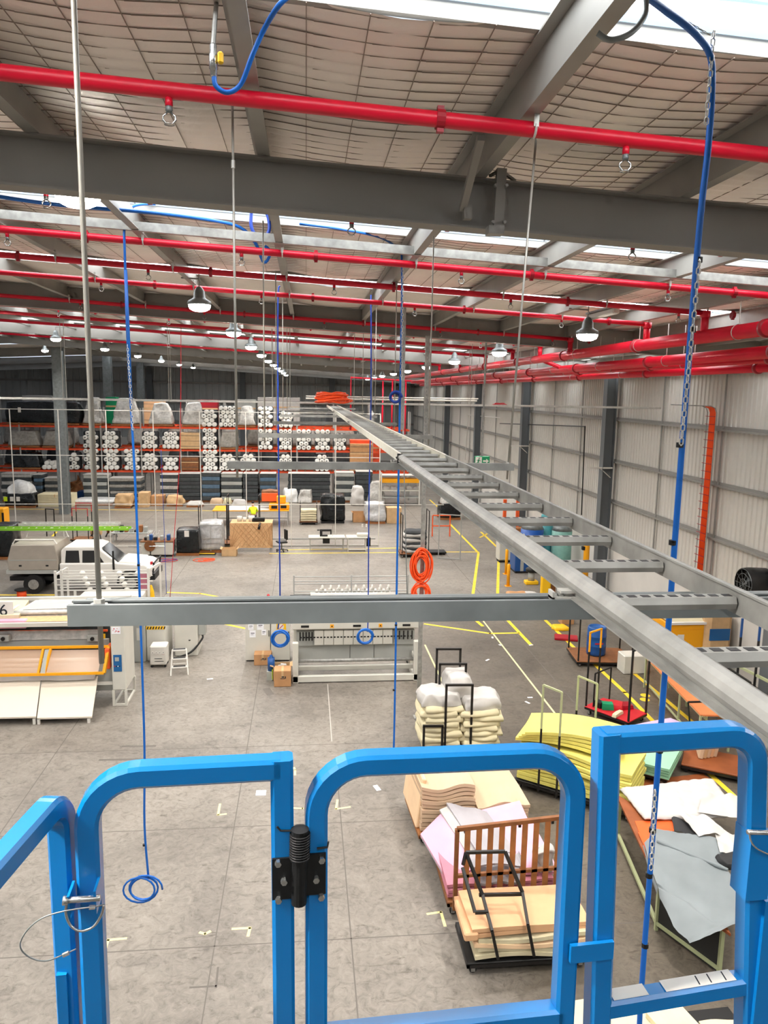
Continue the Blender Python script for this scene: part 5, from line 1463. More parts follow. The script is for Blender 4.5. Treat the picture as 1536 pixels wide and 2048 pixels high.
# ------------------------------------------------------------------ bar (multi-needle) machine, centre
mx0, mx1, my = -.365, 3.165, 20.3
def zz(py, y): return at(700, py, y=y).z
t = thing('quilting_machine', 'white wide-bed quilting machine in the middle of the floor', 'machine', (0, my, 0))
for x in (mx0, mx1-.16):
    MB().bbox(x,x+.16,0,.16,0,zz(1285,my),.015).build('side_post', 'machine_white', t)
    MB().bbox(x,x+.16,1.0,1.6,0,1.5,.02).build('rear_post', 'machine_white', t)
    MB().box(x,x+.14,.1,1.6,.0,.12).box(x,x+.14,.1,1.6,.62,.72).build('side_rail', 'machine_white', t)
MB().bbox(mx0,mx1,0,.14,zz(1363,my),zz(1351,my),.01).build('bottom_beam', 'machine_white', t)
MB().bbox(mx0+.1,mx1-.1,.35,.45,zz(1340,my+.35),zz(1331,my+.35),.01).build('inner_beam', 'machine_white', t)
MB().cyl((mx0+.1,.1,zz(1320,my+.1)),(mx1-.1,.1,zz(1320,my+.1)),.05,12).build('take_up_roller', 'galv', t, smooth=True)
MB().box(mx0+.1,mx1-.1,.5,.52,zz(1322,my+.5),zz(1288,my+.5)).build('grey_apron', 'machine_grey', t)
for px in (700,748): 
    x = at(px,1300,y=my+.5).x; MB().box(x-.005,x+.005,.49,.5,zz(1316,my+.5),zz(1290,my+.5)).build('apron_seam', 'black', t)
# needle bar zone with segmented guard
MB().box(mx0+.1,mx1-.1,.42,.6,zz(1290,my+.42),zz(1262,my+.42)).build('needle_beam', 'machine_grey', t)
px0, px1 = 628, 785
n = 8
for k in range(n):
    a = at(px0+(px1-px0)*k/n, 1275, y=my+.35).x; b = at(px0+(px1-px0)*(k+1)/n, 1275, y=my+.35).x
    MB().bbox(a+.006,b-.006,.33,.37,zz(1289,my+.35),zz(1260,my+.35),.008).build('guard_panel', 'machine_white', t)
m = MB()
for k in range(34):
    a = mx0+.2+k*.094; m.box(a,a+.055,.322,.33,zz(1275,my+.33),zz(1272.5,my+.33))
m.build('needle_marks', 'black', t)
for (pa, pb) in ((598,628),(788,830)):
    a, b = at(pa,1275,y=my+.33).x, at(pb,1275,y=my+.33).x
    h = MB()
    for k in range(5): h.cyl((a+(b-a)*k/5+.03,.3,zz(1280,my+.3)),(a+(b-a)*k/5+.03,.3,zz(1263,my+.3)),.02,6)
    h.build('needle_head', 'black_metal', t)
# top cover with displays
MB().bbox(mx0-.02,mx1+.02,.25,1.0,zz(1259,my+.25),zz(1236,my+.25),.03).build('top_cover', 'machine_white', t)
za = zz(1252,my+.24)
for px, w in ((610,.22),(714,.22),(813,.22)):
    x = at(px,1252,y=my+.24).x; MB().box(x-w/2,x+w/2,.24,.25,za-.03,za+.03).build('display', 'black', t)
for px in (664,761):
    x = at(px,1252,y=my+.24).x; MB().box(x-.05,x+.05,.243,.25,za-.05,za+.05).build('warning_sticker', 'orange_yellow', t)
    MB().add([(x-.028,.2425,za-.025),(x+.028,.2425,za-.025),(x,.2425,za+.03)], [(0,1,2)]).build('warning_triangle', 'ink', t)
# fabric roll and thread creel behind
yb = my+2.0
zr = zz(1193,yb)
MB().cyl((mx0+.5,2.0,zr),(mx1-.4,2.0,zr),.12,16).build('fabric_roll', 'cloth_white', t, smooth=True)
MB().cyl((mx0-.1,2.0,zr),(mx0+.5,2.0,zr),.07,12).cyl((mx1-.4,2.0,zr),(mx1+.2,2.0,zr),.07,12).build('roll_shaft', 'black_metal', t, smooth=True)
for x in (mx0,mx1-.1): MB().box(x,x+.1,1.9,2.1,0,zr-.1).build('roll_stand', 'machine_white', t)
yc = my+2.7
for py in (1153,1162,1167,1182,1187):
    z = zz(py,yc); MB().cyl((mx0,2.7,z),(mx1,2.7,z),.018,6).build('creel_bar', 'rack_grey', t)
for x in (mx0,(mx0+mx1)/2,mx1): MB().box(x-.02,x+.02,2.68,2.72,0,zz(1150,yc)).build('creel_post', 'rack_grey', t)
cone = MB().lathe([(.055,0),(.03,.16),(.012,.17)], 10).mesh('thread_cone', 'white', True)
for k in range(18):
    put('thread_cone', cone, t, (mx0+.7+k*.13, 2.75+.12*(k % 2), zz(1189,yc)))
    if k % 2: put('thread_cone', cone, t, (mx0+.75+k*.13, 3.0, zz(1180,yc+.3)))
cp = MB().box(mx0+.5,mx1-.5,2.6,3.2,zz(1189,yc)-.03,zz(1189,yc)-.01).build('creel_shelf', 'machine_grey', t)
# control cabinets left of it
def cabinet(label, px0, px1, h, pyb, d, m='machine_white', name='control_cabinet'):
    x, y, w, _ = place(px0, px1, 1240, pyb); t = thing(name, label, 'cabinet', (x, y, 0))
    MB().bbox(-w/2,w/2,0,d,.04,h,.012).build('body', m, t); MB().box(-w/2+.03,w/2-.03,.03,d-.03,0,.04).build('plinth', 'black', t)
    MB().box(w/2-.05,w/2-.03,-.02,0,h*.5,h*.62).build('handle', 'black', t)
    return t, w, h
t, w, h = cabinet('white control cabinet covered with taped paper notices', 491, 541, 1.55, 1323, .5)
rnd = random.Random(3)
for k, (a, b, s) in enumerate(((-.22,1.32,.12),(-.02,1.36,.16),(.2,1.38,.14),(-.2,1.08,.16),(.08,1.1,.2),(-.15,.86,.18),(.18,.9,.14))):
    pp = MB().box(a-s/2,a+s/2,-.006,-.001,b-s*.6,b+s*.6).build('notice', 'paper', t); MB().box(a-s*.3,a+s*.3,-.008,-.006,b+.01,b+.03).box(a-s*.3,a+s*.15,-.008,-.006,b-.03,b-.02).build('notice_text', 'ink', pp)
t, w, h = cabinet('white cabinet with round warning sign behind blue coil', 543, 580, 1.5, 1323, .5)
MB().box(-.12,.16,-.006,0,.95,1.2).build('warning_board', 'yellow', t)
m = MB().lathe([(.08,0),(.08,.004)], 16); m.v = [(x+.02, -.008+z, y+1.08) for x, y, z in m.v]; m.build('warning_disc', 'white', t)
MB().bar((-.03,-.01,1.03),(.07,-.01,1.13),.02,.004,(0,1,0)).build('warning_slash', 'red_paint', t)
p = at(537,1193,y=22.4); o = thing('beacon', 'small red beacon standing on top of the paper-covered cabinet', 'lamp', (p.x, 22.3, 1.55))
MB().cyl((0,0,0),(0,0,p.z-1.55-.05),.02,8).build('stem', 'black', o); MB().lathe([(.045,0),(.045,.12),(.02,.15)], 10, (0,0,p.z-1.6)).build('lens', 'red_paint', o, smooth=True)
p = G(543,1326)
o = thing('motor', 'small blue electric motor at left foot of the bar machine', 'motor', (at(542,1320,y=20.6).x, 20.7, 0)); MB().cyl((0,0,.25),(0,0,.62),.1,14).build('body', 'blue_dark', o, smooth=True); MB().box(-.12,.12,-.12,.12,0,.25).build('mount', 'machine_grey', o); MB().lathe([(.07,.62),(.03,.7)], 12).build('cap', 'blue_dark', o)
carton('plain brown carton with faint print before the paper cabinet', 508, 543, 1300, 1331, 'cardboard', .4, mark=True)
carton('brown carton with printed logo at foot of bar machine', 548, 582, 1331, 1374, 'cardboard', .42, mark=True)
t = carton('open carton of white scraps behind the printed carton', 546, 580, 1324, 1362, 'cardboard_light', .4, openn=True)
for k in range(9): MB().lump(.16,.12,.05,k,.03,6,c=((random.random()-.5)*.3,(random.random()-.5)*.25,.22+.015*k)).build('scrap', 'cloth_white', t, smooth=True)
MB().box(-.26,-.245,-.2,.0,.05,.32).build('yellow_tag', 'hivis', t)

# ------------------------------------------------------------------ quilting machine no. 6 at left
t = thing('single_needle_quilter', 'large quilting machine with sloping white table and yellow guard, number 6', 'machine', (-7, 18, 0))
q = t.location
def L_(px, py, y): p = at(px, py, y=y); return Vector((p.x+7, y-18, p.z))
# sloped discharge table: two white panels on legs
ya, yb_ = 18.05, 19.25
for (a, b, a2, b2) in ((-60,72,-45,82),(74,184,84,196)):
    P = [L_(a,1436,ya), L_(b,1433,ya), L_(b2,1352,yb_), L_(a2,1356,yb_)]
    d = Vector((0,0,-.04)); MB().add(P+[v+d for v in P], [(0,1,2,3),(7,6,5,4),(0,4,5,1),(1,5,6,2),(2,6,7,3),(3,7,4,0)]).build('table_panel', 'table_cream', t)
for px in (-40, 69, 78, 178):
    p = L_(px,1436,ya+.05); MB().box(p.x-.03,p.x+.03,.05,.11,0,p.z).build('leg', 'white_paint', t)
for k in range(3): MB().cyl(L_(-60,1340-k*9,yb_+.1), L_(192,1337-k*9,yb_+.1), .05, 10).build('roller', 'galv_bright', t, smooth=True)
p0, p1 = L_(-60,1366,yb_-.18), L_(188,1362,yb_-.18)
MB().grid(16, 4, lambda u, v: tuple(p0.lerp(p1, u)+Vector((0,.5*v,.25*v+.03+.03*noise.noise(Vector((u*9, v*4, 2))))))).build('crumpled_fabric', 'cloth_white', t, smooth=True)
# yellow guard frame with film panes
yg0, yg1 = 19.0, 19.3
A0, A1, B0, B1 = L_(-60,1352,yg0), L_(208,1346,yg0), L_(-60,1297,yg1), L_(218,1293,yg1)
gd = MB().bar(A0,A1,.06).bar(B0,B1,.06).bar(A1,B1,.07)
for pa, pb in ((76,87),(88,102)): gd.bar(L_(pa,1350,yg0), L_(pb,1296,yg1), .05)
gd.build('yellow_guard', 'orange_yellow', t)
for (a, b, a2, b2) in ((-60,74,-60,84),(92,196,104,205)):
    P = [L_(a,1348,yg0+.01), L_(b,1346,yg0+.01), L_(b2,1299,yg1+.01), L_(a2,1300,yg1+.01)]
    MB().add(P, [(0,1,2,3)]).build('pane', mat('film', 'E8C0A0', .2, alpha=.55), t)
P = [L_(80,1349,yg0-.02), L_(90,1348,yg0-.02), L_(100,1298,yg1-.02), L_(90,1299,yg1-.02)]
MB().add(P, [(0,1,2,3)]).build('grey_strap', 'machine_grey', t)
MB().bbox(L_(212,1330,19.3).x,L_(222,1330,19.3).x,1.2,1.7,L_(212,1336,19.3).z,L_(212,1295,19.3).z,.02).build('guard_bracket', 'orange', t)
# needle gap: dark interior with orange rail and heads
yi = 20.1
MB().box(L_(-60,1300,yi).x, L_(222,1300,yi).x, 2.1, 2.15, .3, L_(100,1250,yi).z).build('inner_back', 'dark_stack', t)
MB().bar(L_(-60,1290,yi-.3), L_(218,1285,yi-.3), .12, .2).build('lower_beam', 'machine_grey', t)
MB().bar(L_(-60,1264,yi-.2), L_(215,1261,yi-.2), .05).build('orange_rail', 'orange', t)
p0, p1 = L_(-60,1282,yi-.35), L_(200,1278,yi-.35)
MB().grid(16, 3, lambda u, v: tuple(p0.lerp(p1, u)+Vector((0,.1*v,.22*v+.02*noise.noise(Vector((u*8, v*3, 5))))))).build('fabric_web', 'clear_wrap', t, smooth=True)
for px in (8, 186):
    p = L_(px,1276,yi-.45); MB().bbox(p.x-.14,p.x+.14,p.y-.06,p.y+.1,p.z-.09,p.z+.09,.02).build('needle_head', 'machine_grey', t); MB().cyl(p+Vector((0,-.1,0)), p+Vector((0,-.06,0)), .05, 10).build('lens', 'black', t)
p = L_(206,1272,yi-.4); MB().box(p.x-.06,p.x+.06,p.y-.02,p.y,p.z-.06,p.z+.06).build('yellow_sticker', 'yellow', t)
# upper frame deck: front beam, white web, rear beam, side arms
yt0, yt1 = 19.5, 21.3
MB().bar(L_(-60,1251,yt0), L_(222,1246,yt0), .12, .1).build('front_beam', 'machine_white', t)
P = [L_(-60,1245,yt0+.02), L_(218,1241,yt0+.02), L_(222,1230,yt0+.35), L_(-60,1234,yt0+.35)]
MB().add(P, [(0,1,2,3)]).build('tan_quilt_web', 'cloth_tan', t)
MB().cyl(L_(-60,1228,yt0+.45), L_(222,1222,yt0+.45), .07, 12).build('feed_roller', 'galv_bright', t, smooth=True)
P = [L_(46,1221,yt0+.6), L_(225,1215,yt0+.6), L_(245,1199,yt1), L_(80,1200,yt1)]
MB().add([v+Vector((0,0,.02)) for v in P], [(0,1,2,3)]).build('white_web', 'cloth_white', t)
MB().bar(L_(-60,1200,yt1+.05), L_(262,1194,yt1+.05), .1, .1).build('rear_beam', 'machine_white', t)
MB().bar(L_(-60,1196,yt1+.2), L_(255,1193,yt1+.2), .03).build('black_bar', 'black', t)
for pa, pb in ((20,52),(40,75)): MB().bar(L_(pa,1224,yt0+.5), L_(pb,1203,yt1-.1), .1, .08).build('side_arm', 'machine_white', t)
P = [L_(-60,1232,yt0+.2), L_(38,1230,yt0+.2), L_(58,1200,yt1-.2), L_(-60,1200,yt1-.2)]
MB().add(P+[v+Vector((0,0,-.3)) for v in P], [(0,1,2,3),(7,6,5,4),(0,4,5,1),(1,5,6,2)]).build('end_cover', 'foam_cream', t)
c = L_(10,1219,yt0+.32)
MB().bbox(c.x-.3,c.x+.22,c.y-.05,c.y-.02,c.z-.22,c.z+.22,.01).build('number_plate', 'white', t)
lettering('6', .42, 'ink', t, (c.x-.02, c.y-.056, c.z-.14), (math.radians(90), 0, 0))
MB().bbox(c.x-.3,c.x+.6,c.y-.3,c.y-.12,c.z-.42,c.z-.2,.02).build('gear_cover', 'foam_pink', t)
# pedestal / cabinet with control panel
x0, x1 = at(222,1300,y=19.05).x+7, at(250,1300,y=19.05).x+7
zt_ = L_(236,1247,19.05).z
MB().bbox(x0,x1,1.05,2.05,.42,zt_,.02).build('control_column', 'machine_white', t)
for xx in (x0+.02,x1-.02):
    for yy in (1.07,2.03): MB().box(xx-.03,xx+.03,yy-.03,yy+.03,0,.42).build('column_foot', 'machine_white', t)
MB().box(x0,x1,1.05,1.1,0,.05).box(x0,x1,2.0,2.05,0,.05).box(x0,x0+.05,1.05,2.05,0,.05).box(x1-.05,x1,1.05,2.05,0,.05).build('column_base', 'machine_white', t)
pz0, pz1 = L_(236,1343,19.04).z, L_(236,1310,19.04).z
cp = MB().box(x0+.05,x0+.25,1.035,1.05,pz0,pz1).build('control_panel', 'blue_panel', t)
MB().box(x0+.09,x0+.19,1.03,1.035,pz1-.16,pz1-.06).build('screen', 'machine_grey', cp)
for k, mm in enumerate(('red_paint','black','white','black')): MB().cyl((x0+.08+.04*k,1.03,pz0+.14),(x0+.08+.04*k,1.036,pz0+.14),.015,8).build('button', mm, cp)
MB().box(x0+.03,x0+.25,1.04,1.05,L_(236,1268,19.04).z,L_(236,1254,19.04).z).build('plum_sticker', 'paper', t)
m = MB()
for k in range(7): m.cyl((x0+.07+.025*k,1.035,L_(236,1261,19.04).z+.05*math.sin(k*2)),(x0+.07+.025*k,1.04,L_(236,1261,19.04).z+.05*math.sin(k*2)),.016 if k % 2 else .01,6)
m.build('sticker_print', 'red_paint', t)
MB().box(x0-1.2,x0,1.1,1.2,.55,.6).build('link_bar', 'machine_white', t)
MB().box(x0-1.4,x0-.02,1.35,1.4,.3,1.1).build('side_sheet', 'machine_grey', t)

# cabinets behind machine 6
def cab2(label, px0, px1, pyt, pyb, d, m):
    x, y, w, h = place(px0, px1, pyt, pyb, d*.0); t = thing('machine_cabinet', label, 'cabinet', (x, y, 0)); MB().bbox(-w/2,w/2,0,d,0,h,.02).build('body', m, t); return t, w, h
t, w, h = cab2('grey machine cabinet directly right of the control column', 268, 292, 1244, 1325, 1.4, 'machine_grey')
MB().box(-w*.2,w*.2,-.01,0,h*.55,h*.85).build('panel', 'machine_white', t)
t, w, h = cab2('beige machine cabinet with striped hazard tape', 294, 332, 1240, 1322, 1.2, 'machine_white')
m = MB()
for k in range(7): m.add([(-w/2+.02+k*.08,-.006,h-.28),(-w/2+.06+k*.08,-.006,h-.28),(-w/2+.09+k*.08,-.006,h-.2),(-w/2+.05+k*.08,-.006,h-.2)], [(0,1,2,3)])
m.build('hazard_tape', 'ink', t)
MB().box(-w/2,w/2,-.004,-.001,h-.29,h-.19).build('tape_base', 'yellow', t)
t, w, h = cab2('beige machine cabinet at right with hanging grey box', 350, 396, 1241, 1312, 1.0, 'machine_white')
MB().bbox(w/2,w/2+.22,.1,.5,h*.55,h*.98,.02).build('side_box', 'machine_grey', t); MB().tube(smoothpath([(w/2+.1,.2,h*.55),(w/2+.12,.1,.5),(w/2-.2,-.1,.15),(-.3,-.3,.04)]), .03, 6).build('black_cable', 'black', t, smooth=True)
MB().lathe([(.03,-.01),(.03,.01)], 8, (.1,-.0,h*.45)).build('lock', 'black', t)
x, y, w, h = place(300, 333, 1285, 1336, .35)
t = thing('voltage_stabiliser', 'small white stabiliser box with dials on casters', 'machine', (x, y, 0))
MB().bbox(-w/2,w/2,0,.45,.08,h,.03).build('body', 'white_paint', t)
for k in range(4): 
    o = MB().cyl((-.15+.1*k,-.01,h-.2),(-.15+.1*k,0,h-.2),.045,12).build('dial', 'white', t); MB().bar((-.15+.1*k,-.013,h-.2),(-.13+.1*k,-.013,h-.17),.01,.003,(0,1,0)).build('needle', 'ink', o)
MB().box(-.1,.12,-.006,0,h*.42,h*.44).box(-.1,.16,-.006,0,h*.3,h*.32).build('vent_line', 'black', t); MB().box(.12,.18,-.006,0,h*.62,h*.7).build('red_badge', 'red_paint', t)
for sx in (-1,1):
    for sy in (.06,.4): MB().cyl((sx*(w/2-.05),sy-.015,.04),(sx*(w/2-.05),sy+.015,.04),.04,8).build('caster_wheel', 'tyre', t)
# white step ladder
x, y, w, h = place(341, 377, 1296, 1351, .4)
t = thing('step_ladder', 'white folding three-step ladder with black treads', 'ladder', (x, y, 0), .12)
w *= .95
for s in (-1,1):
    MB().bar((s*w/2,0,0),(s*w*.4,.3,h),.035,.05).build('front_stile', 'white', t); MB().bar((s*w/2,.62,0),(s*w*.4,.34,h-.05),.03,.03).build('rear_leg', 'white', t)
for k, f in enumerate((.32,.64,.97)):
    o = MB().bbox(-w*.47+.04*f,w*.47-.04*f,.3*f-.06,.3*f+.1,h*f-.02,h*f+.02,.006).build('tread', 'white', t); MB().box(-w*.36,w*.36,.3*f-.04,.3*f+.08,h*f+.02,h*f+.024).build('grip', 'black', o)
MB().bar((-w*.44,.55,.15),(w*.44,.55,.15),.02).build('rear_brace', 'white', t)

# white spool rack between truck and machine 6
ys = 25.0
t = thing('spool_rack', 'white tubular rack of spools between truck and left machine', 'rack', (-7, ys, 0))
def S_(px, py, dy=0): p = at(px, py, y=ys+dy); return Vector((p.x+7, dy, p.z))
for px, py in ((110,1142),(122,1140),(150,1182),(296,1136)):
    a = S_(px,py); MB().bar((a.x,0,0),(a.x,0,a.z),.07).build('post', 'white_paint', t)
for px, py in ((110,1150),(296,1140)):
    a = S_(px,py); b = S_(px+24,py-14,1.6); MB().bar((b.x,1.6,0),(b.x,1.6,b.z),.06).build('rear_post', 'white_paint', t); MB().bar(a,b,.06).build('side_bar', 'white_paint', t)
for k, py in enumerate((1148,1159,1170,1181)):
    MB().bar(S_(110,py),S_(300,py-2),.035).bar(S_(120,py-6,.8),S_(305,py-8,.8),.03).build('shelf_bar', 'white_paint', t)
spool = MB().lathe([(.05,0),(.09,.03),(.09,.1),(.05,.13)], 10).mesh('spool', 'white', True)
for k in range(4):
    for j in range(4):
        p = S_(165+j*37+5*k, 1150+11*k, .4); put('spool', spool, t, p)
p = S_(288,1165); MB().box(p.x-.15,p.x+.1,.1,.12,p.z-.3,p.z+.3).build('red_tag', 'foam_rose', t)
p = S_(300,1188); MB().lathe([(.12,0),(.09,.3),(.03,.5)], 8, (p.x,.2,p.z-.25)).build('yellow_cone', 'yellow', t)
MB().bbox(S_(168,1190).x,S_(292,1190).x,-.6,.2,.6,S_(200,1182).z,.03).build('white_cover', 'white', t)
# ------------------------------------------------------------------ foreground trolleys and foam
# 1: wadding trolley behind the gate
t = trolley('black hoop trolley carrying fluffy cream wadding', (3.42, 16.25, 0), 0, 1.5, 1.0, [], hw=.3)
for k, (px, y_, hw_, h) in enumerate((( (874,921),17.0,.3,1298),((880,932),16.55,.3,1328),((893,945),15.75,.3,1370),((848,885),15.6,.3,1452))):
    a = at(px[0],h,y=y_); b = at(px[1],h,y=y_)
    MB().bar((a.x,y_,.15),(a.x,y_,a.z),.048).bar((b.x,y_,.15),(b.x,y_,b.z),.048).bar((a.x-.024,y_,a.z),(b.x+.024,y_,b.z),.048).build('hoop', 'black_metal', t, world=True)
for col, (xc, n) in enumerate(((3.0,8),(3.9,7))):
    for k in range(n):
        o = MB().lump(.9,1.0,.15,col*20+k,.045,3,.05,.12).build('wadding_sheet', 'foam_cream', smooth=True); o.location = (xc+.05*math.sin(k*4), 16.25, .21+k*.115); o.rotation_euler.z = .08*math.sin(k*3+col)
        tag(o, '%s cream wadding sheet from bottom of the %s wadding pile' % (ORD[k], ('left','right')[col]), 'wadding', 'cream wadding sheets')
for k, (x, y, z, w, h) in enumerate(((2.98,16.25,1.14,.95,.26),(3.45,16.5,1.2,.6,.5),(3.95,16.25,1.02,.95,.28))):
    o = MB().lump(w,.9,h,70+k,.09,3.5,.18,.14).build('white_pillow', 'cloth_white', smooth=True); o.location = (x, y, z); tag(o, 'white pillow-like bundle on top of the wadding, %s' % ('at left','in the middle, tallest','at right')[k], 'bundle', 'white bundles on wadding')
# 2: yellow foam trolley with pale green hoops
def V2(a, b): return math.atan2(b.y-a.y, b.x-a.x)
rz = math.radians(-38)
cY = Vector((5.55, 14.05, 0))
t = trolley('trolley under yellow foam with two olive topped hoops', cY, rz, 2.4, 1.15, [], upper='pale_green', name='foam_trolley', deck='black')
PINV = Matrix.Rotation(-rz, 4, 'Z') @ Matrix.Translation(-cY)
for (pt1, pt2, yy) in (((1087,1370),(1124,1385),13.9),((1157,1352),(1195,1368),15.2)):
    a = at(*pt1, y=yy); b = at(*pt2, y=yy-.3); lo_ = MB(); up_ = MB()
    for q in (a, b):
        lo_.bar((q.x,q.y,.15),(q.x,q.y,q.z*.62),.035); up_.bar((q.x,q.y,q.z*.62),(q.x,q.y,q.z),.035)
    up_.bar(a, b, .035)
    lo_.build('hoop_lower', 'black_metal', t).matrix_parent_inverse = PINV
    up_.build('hoop_upper', 'pale_green', t).matrix_parent_inverse = PINV
n = 9
for k, o in enumerate(stack(nth('yellow foam sheet on the olive hooped trolley', n), 'foam_sheet', 'foam', 'yellow foam sheets', cY.x, cY.y, .205, 2.3, 1.05, .085, n, 'foam_yellow', 11, .06, rz, .05)): pass
# upper folded yellow sheets, fanned
for k in range(4):
    o = MB().grid(14, 5, lambda u, v: ((u-.5)*1.9, (v-.5)*1.0, .07+.10*math.sin(u*3.1)), .06).build('foam_sheet', 'foam_yellow', smooth=False)
    o.location = (5.35+.04*k, 14.35-.03*k, .98+.075*k); o.rotation_euler.z = rz+.10+.05*k
    tag(o, '%s bowed yellow foam sheet from the top of the yellow pile' % ORD[3-k], 'foam', 'yellow foam sheets')
# 3: green foam on low dolly behind
gz = math.radians(-38)
cg_ = Vector((7.05, 15.25, 0))
t = trolley('low dolly under pale green foam sheets', cg_, gz, 2.0, 1.3, [], z=.18, name='foam_trolley')
stack(nth('pale green foam sheet on the low dolly', 4), 'foam_sheet', 'foam', 'pale green foam sheets', cg_.x, cg_.y, .19, 2.1, 1.5, .07, 4, 'foam_green', 5, .02, gz, .03)
# 4: peach foam trolley: two piles
t = trolley('wooden trolley under the two peach foam piles', (3.02, 13.2, 0), .06, 2.1, 1.35, [], deck='wood', frame='wood', name='foam_trolley')
na, nb = 10, 6
stack(nth('peach foam sheet in the left peach pile', na), 'foam_sheet', 'foam', 'left peach foam pile', 2.52, 13.2, .205, .98, 1.25, .085, na, 'foam_peach', 21, .05, .06, .02)
stack(nth('peach foam sheet in the right peach pile', nb), 'foam_sheet', 'foam', 'right peach foam pile', 3.52, 13.22, .205, .98, 1.35, .08, nb, 'foam_peach', 23, .06, .06, .02)
o = MB().bbox(-.04,.04,-.62,.62,0,.95,.02).build('side_foam_board', 'foam_peach_edge'); o.location = (1.98, 13.3, .2); o.rotation_euler = (0, .12, .06); tag(o, 'upright peach foam board leaning on the left pile', 'foam')
# 5: slatted trolley with pink and grey foam
PK = Vector((3.05, 11.4, 0))
t = trolley('brown slat-sided trolley holding pink and grey foam', PK, 0, 1.75, 1.7, [], deck='wood_dark', frame='wood_dark', name='slat_trolley', z=.25)
fy = 10.42; x0, x1 = 2.26, 3.95; zt0 = 1.55; zt1 = 1.68
MB().bar((x0,fy,.22),(x0,fy,zt0),.06).bar((x1,fy,.22),(x1,fy,zt1),.06).bar((x0,fy,zt0),(x1,fy,zt1),.06).bar((x0,fy,.78),(x1,fy,.84),.05).bar((x0,fy,.24),(x1,fy,.24),.05).build('gate_frame', 'wood_dark', t, world=True)
for k in range(9):
    f = (k+.9)/9.6; x = x0+(x1-x0)*f
    MB().box(x-.042,x+.042,fy-.025,fy-.005,.24,zt0+(zt1-zt0)*f-.02).build('slat', 'wood', t, world=True)
for f in (.08,.57,.87): MB().box(x0+1.7*f-.02,x0+1.7*f+.02,fy+.02,fy+.05,1.45+.12*f,1.5+.12*f).build('catch', 'black', t, world=True)
stack(nth('rose foam sheet at left in the slatted trolley', 3), 'foam_sheet', 'foam', 'left rose foam sheets', 2.68, 11.4, .26, .95, 1.5, .07, 3, 'foam_rose', 31, .02, 0, .02)
stack(nth('rose foam sheet at right in the slatted trolley', 4), 'foam_sheet', 'foam', 'right rose foam sheets', 3.5, 11.4, .26, .75, 1.5, .06, 4, 'foam_rose', 33, .02, 0, .02)
def tilted(label, m, x, y, z, w, d, th, rx, ry, rz_, bow=.0, name='foam_sheet', cat='foam', group=None):
    o = MB().grid(12, 8, lambda u, v: ((u-.5)*w, (v-.5)*d, bow*math.sin(v*math.pi)+bow*.5*math.sin(u*3)), th).build(name, m)
    o.location = (x, y, z); o.rotation_euler = (rx, ry, rz_); tag(o, label, cat, group); return o
def qsheet(label, m, P, th, bow=.03, ripple=.0, group=None):
    P = [Vector(p) for p in P]; c0 = sum(P, Vector())/4; P = [p-c0 for p in P]
    def fn(u, v): return tuple(P[0].lerp(P[1], u).lerp(P[3].lerp(P[2], u), v)+Vector((0,0,bow*math.sin(u*math.pi)*math.sin(v*math.pi)+ripple*math.sin(u*11+v*2))))
    mb = MB().grid(14, 10, fn, th); mb.f = [tuple(reversed(f)) for f in mb.f]
    o = mb.build('foam_sheet', m); o.location = c0; return tag(o, label, 'foam', group)
BP = [(1.98,12.1,.45),(2.5,12.45,.72),(2.9,11.15,.62),(2.28,10.75,.36)]
for k in range(4): qsheet('%s thin edge-on sheet under the big pale pink sheet' % ORD[k], ('foam_cream','foam_grey','foam_peach','foam_grey')[k], [(p[0]+.03*(3-k), p[1], p[2]-.035*(4-k)) for p in BP], .026, .04, group='thin sheets under pink foam')
qsheet('big pale pink foam sheet sloping off the slatted trolley', 'foam_pink', BP, .035, .05)
qsheet('white foam sheet between pink and grey on slatted trolley', 'cloth_white', [(2.36,12.42,.70),(2.62,12.5,.76),(2.95,11.2,.70),(2.66,11.05,.60)], .03, .05)
qsheet('grey foam sheet draped over the pink foam', 'foam_grey', [(2.5,12.5,.78),(3.22,12.42,.64),(3.4,11.15,.66),(2.74,11.1,.72)], .04, .07, .012)
qsheet('second grey foam sheet bending down behind the slats', 'foam_grey', [(2.74,11.08,.70),(3.4,11.13,.64),(3.36,10.62,.5),(2.6,10.6,.52)], .04, .04, .02)
qsheet('pale pink foam sheet on the right of the slatted trolley', 'foam_pink', [(3.3,12.2,.56),(4.0,12.25,.52),(4.0,10.75,.55),(3.42,10.75,.56)], .05, .02)
qsheet('short pink foam sheet rising behind the pink pile', 'foam_pink', [(3.15,12.5,.62),(3.85,12.55,.74),(3.9,12.15,.6),(3.2,12.1,.56)], .04, .02)
t = thing('grey_foam_curl', 'curled dark grey foam strip behind the slats', 'foam', (3.0, 10.75, .78))
MB().grid(20, 2, lambda u, v: (-.45+.9*u if u < .8 else .27+.1*math.sin((u-.8)*9), (v-.5)*.3, .06*math.sin(u*4)+(.0 if u < .8 else .12*(1-math.cos((u-.8)*12))*.5)), .03).build('strip', 'foam_grey', t)
o = MB().lump(.3,.3,.35,7,.1,5,.2).build('paper_wad', 'cloth_white', smooth=True); o.location = (3.75, 10.8, .6); tag(o, 'crumpled white film behind the right slats', 'film')
# 6: black frame trolley with orange foam in front
TC = Vector((3.1, 9.75, 0))
t = trolley('black trolley with leaning black frames in front of slats', TC, .03, 1.75, .85, [], name='frame_trolley', deck='black')
bl = MB()
def fr_(pts, parent=t, name='leaning_frame', w=.04):
    m = MB()
    for a, b in zip(pts, pts[1:]): m.bar(a, b, w)
    return m.build(name, 'black_metal', parent, world=True)
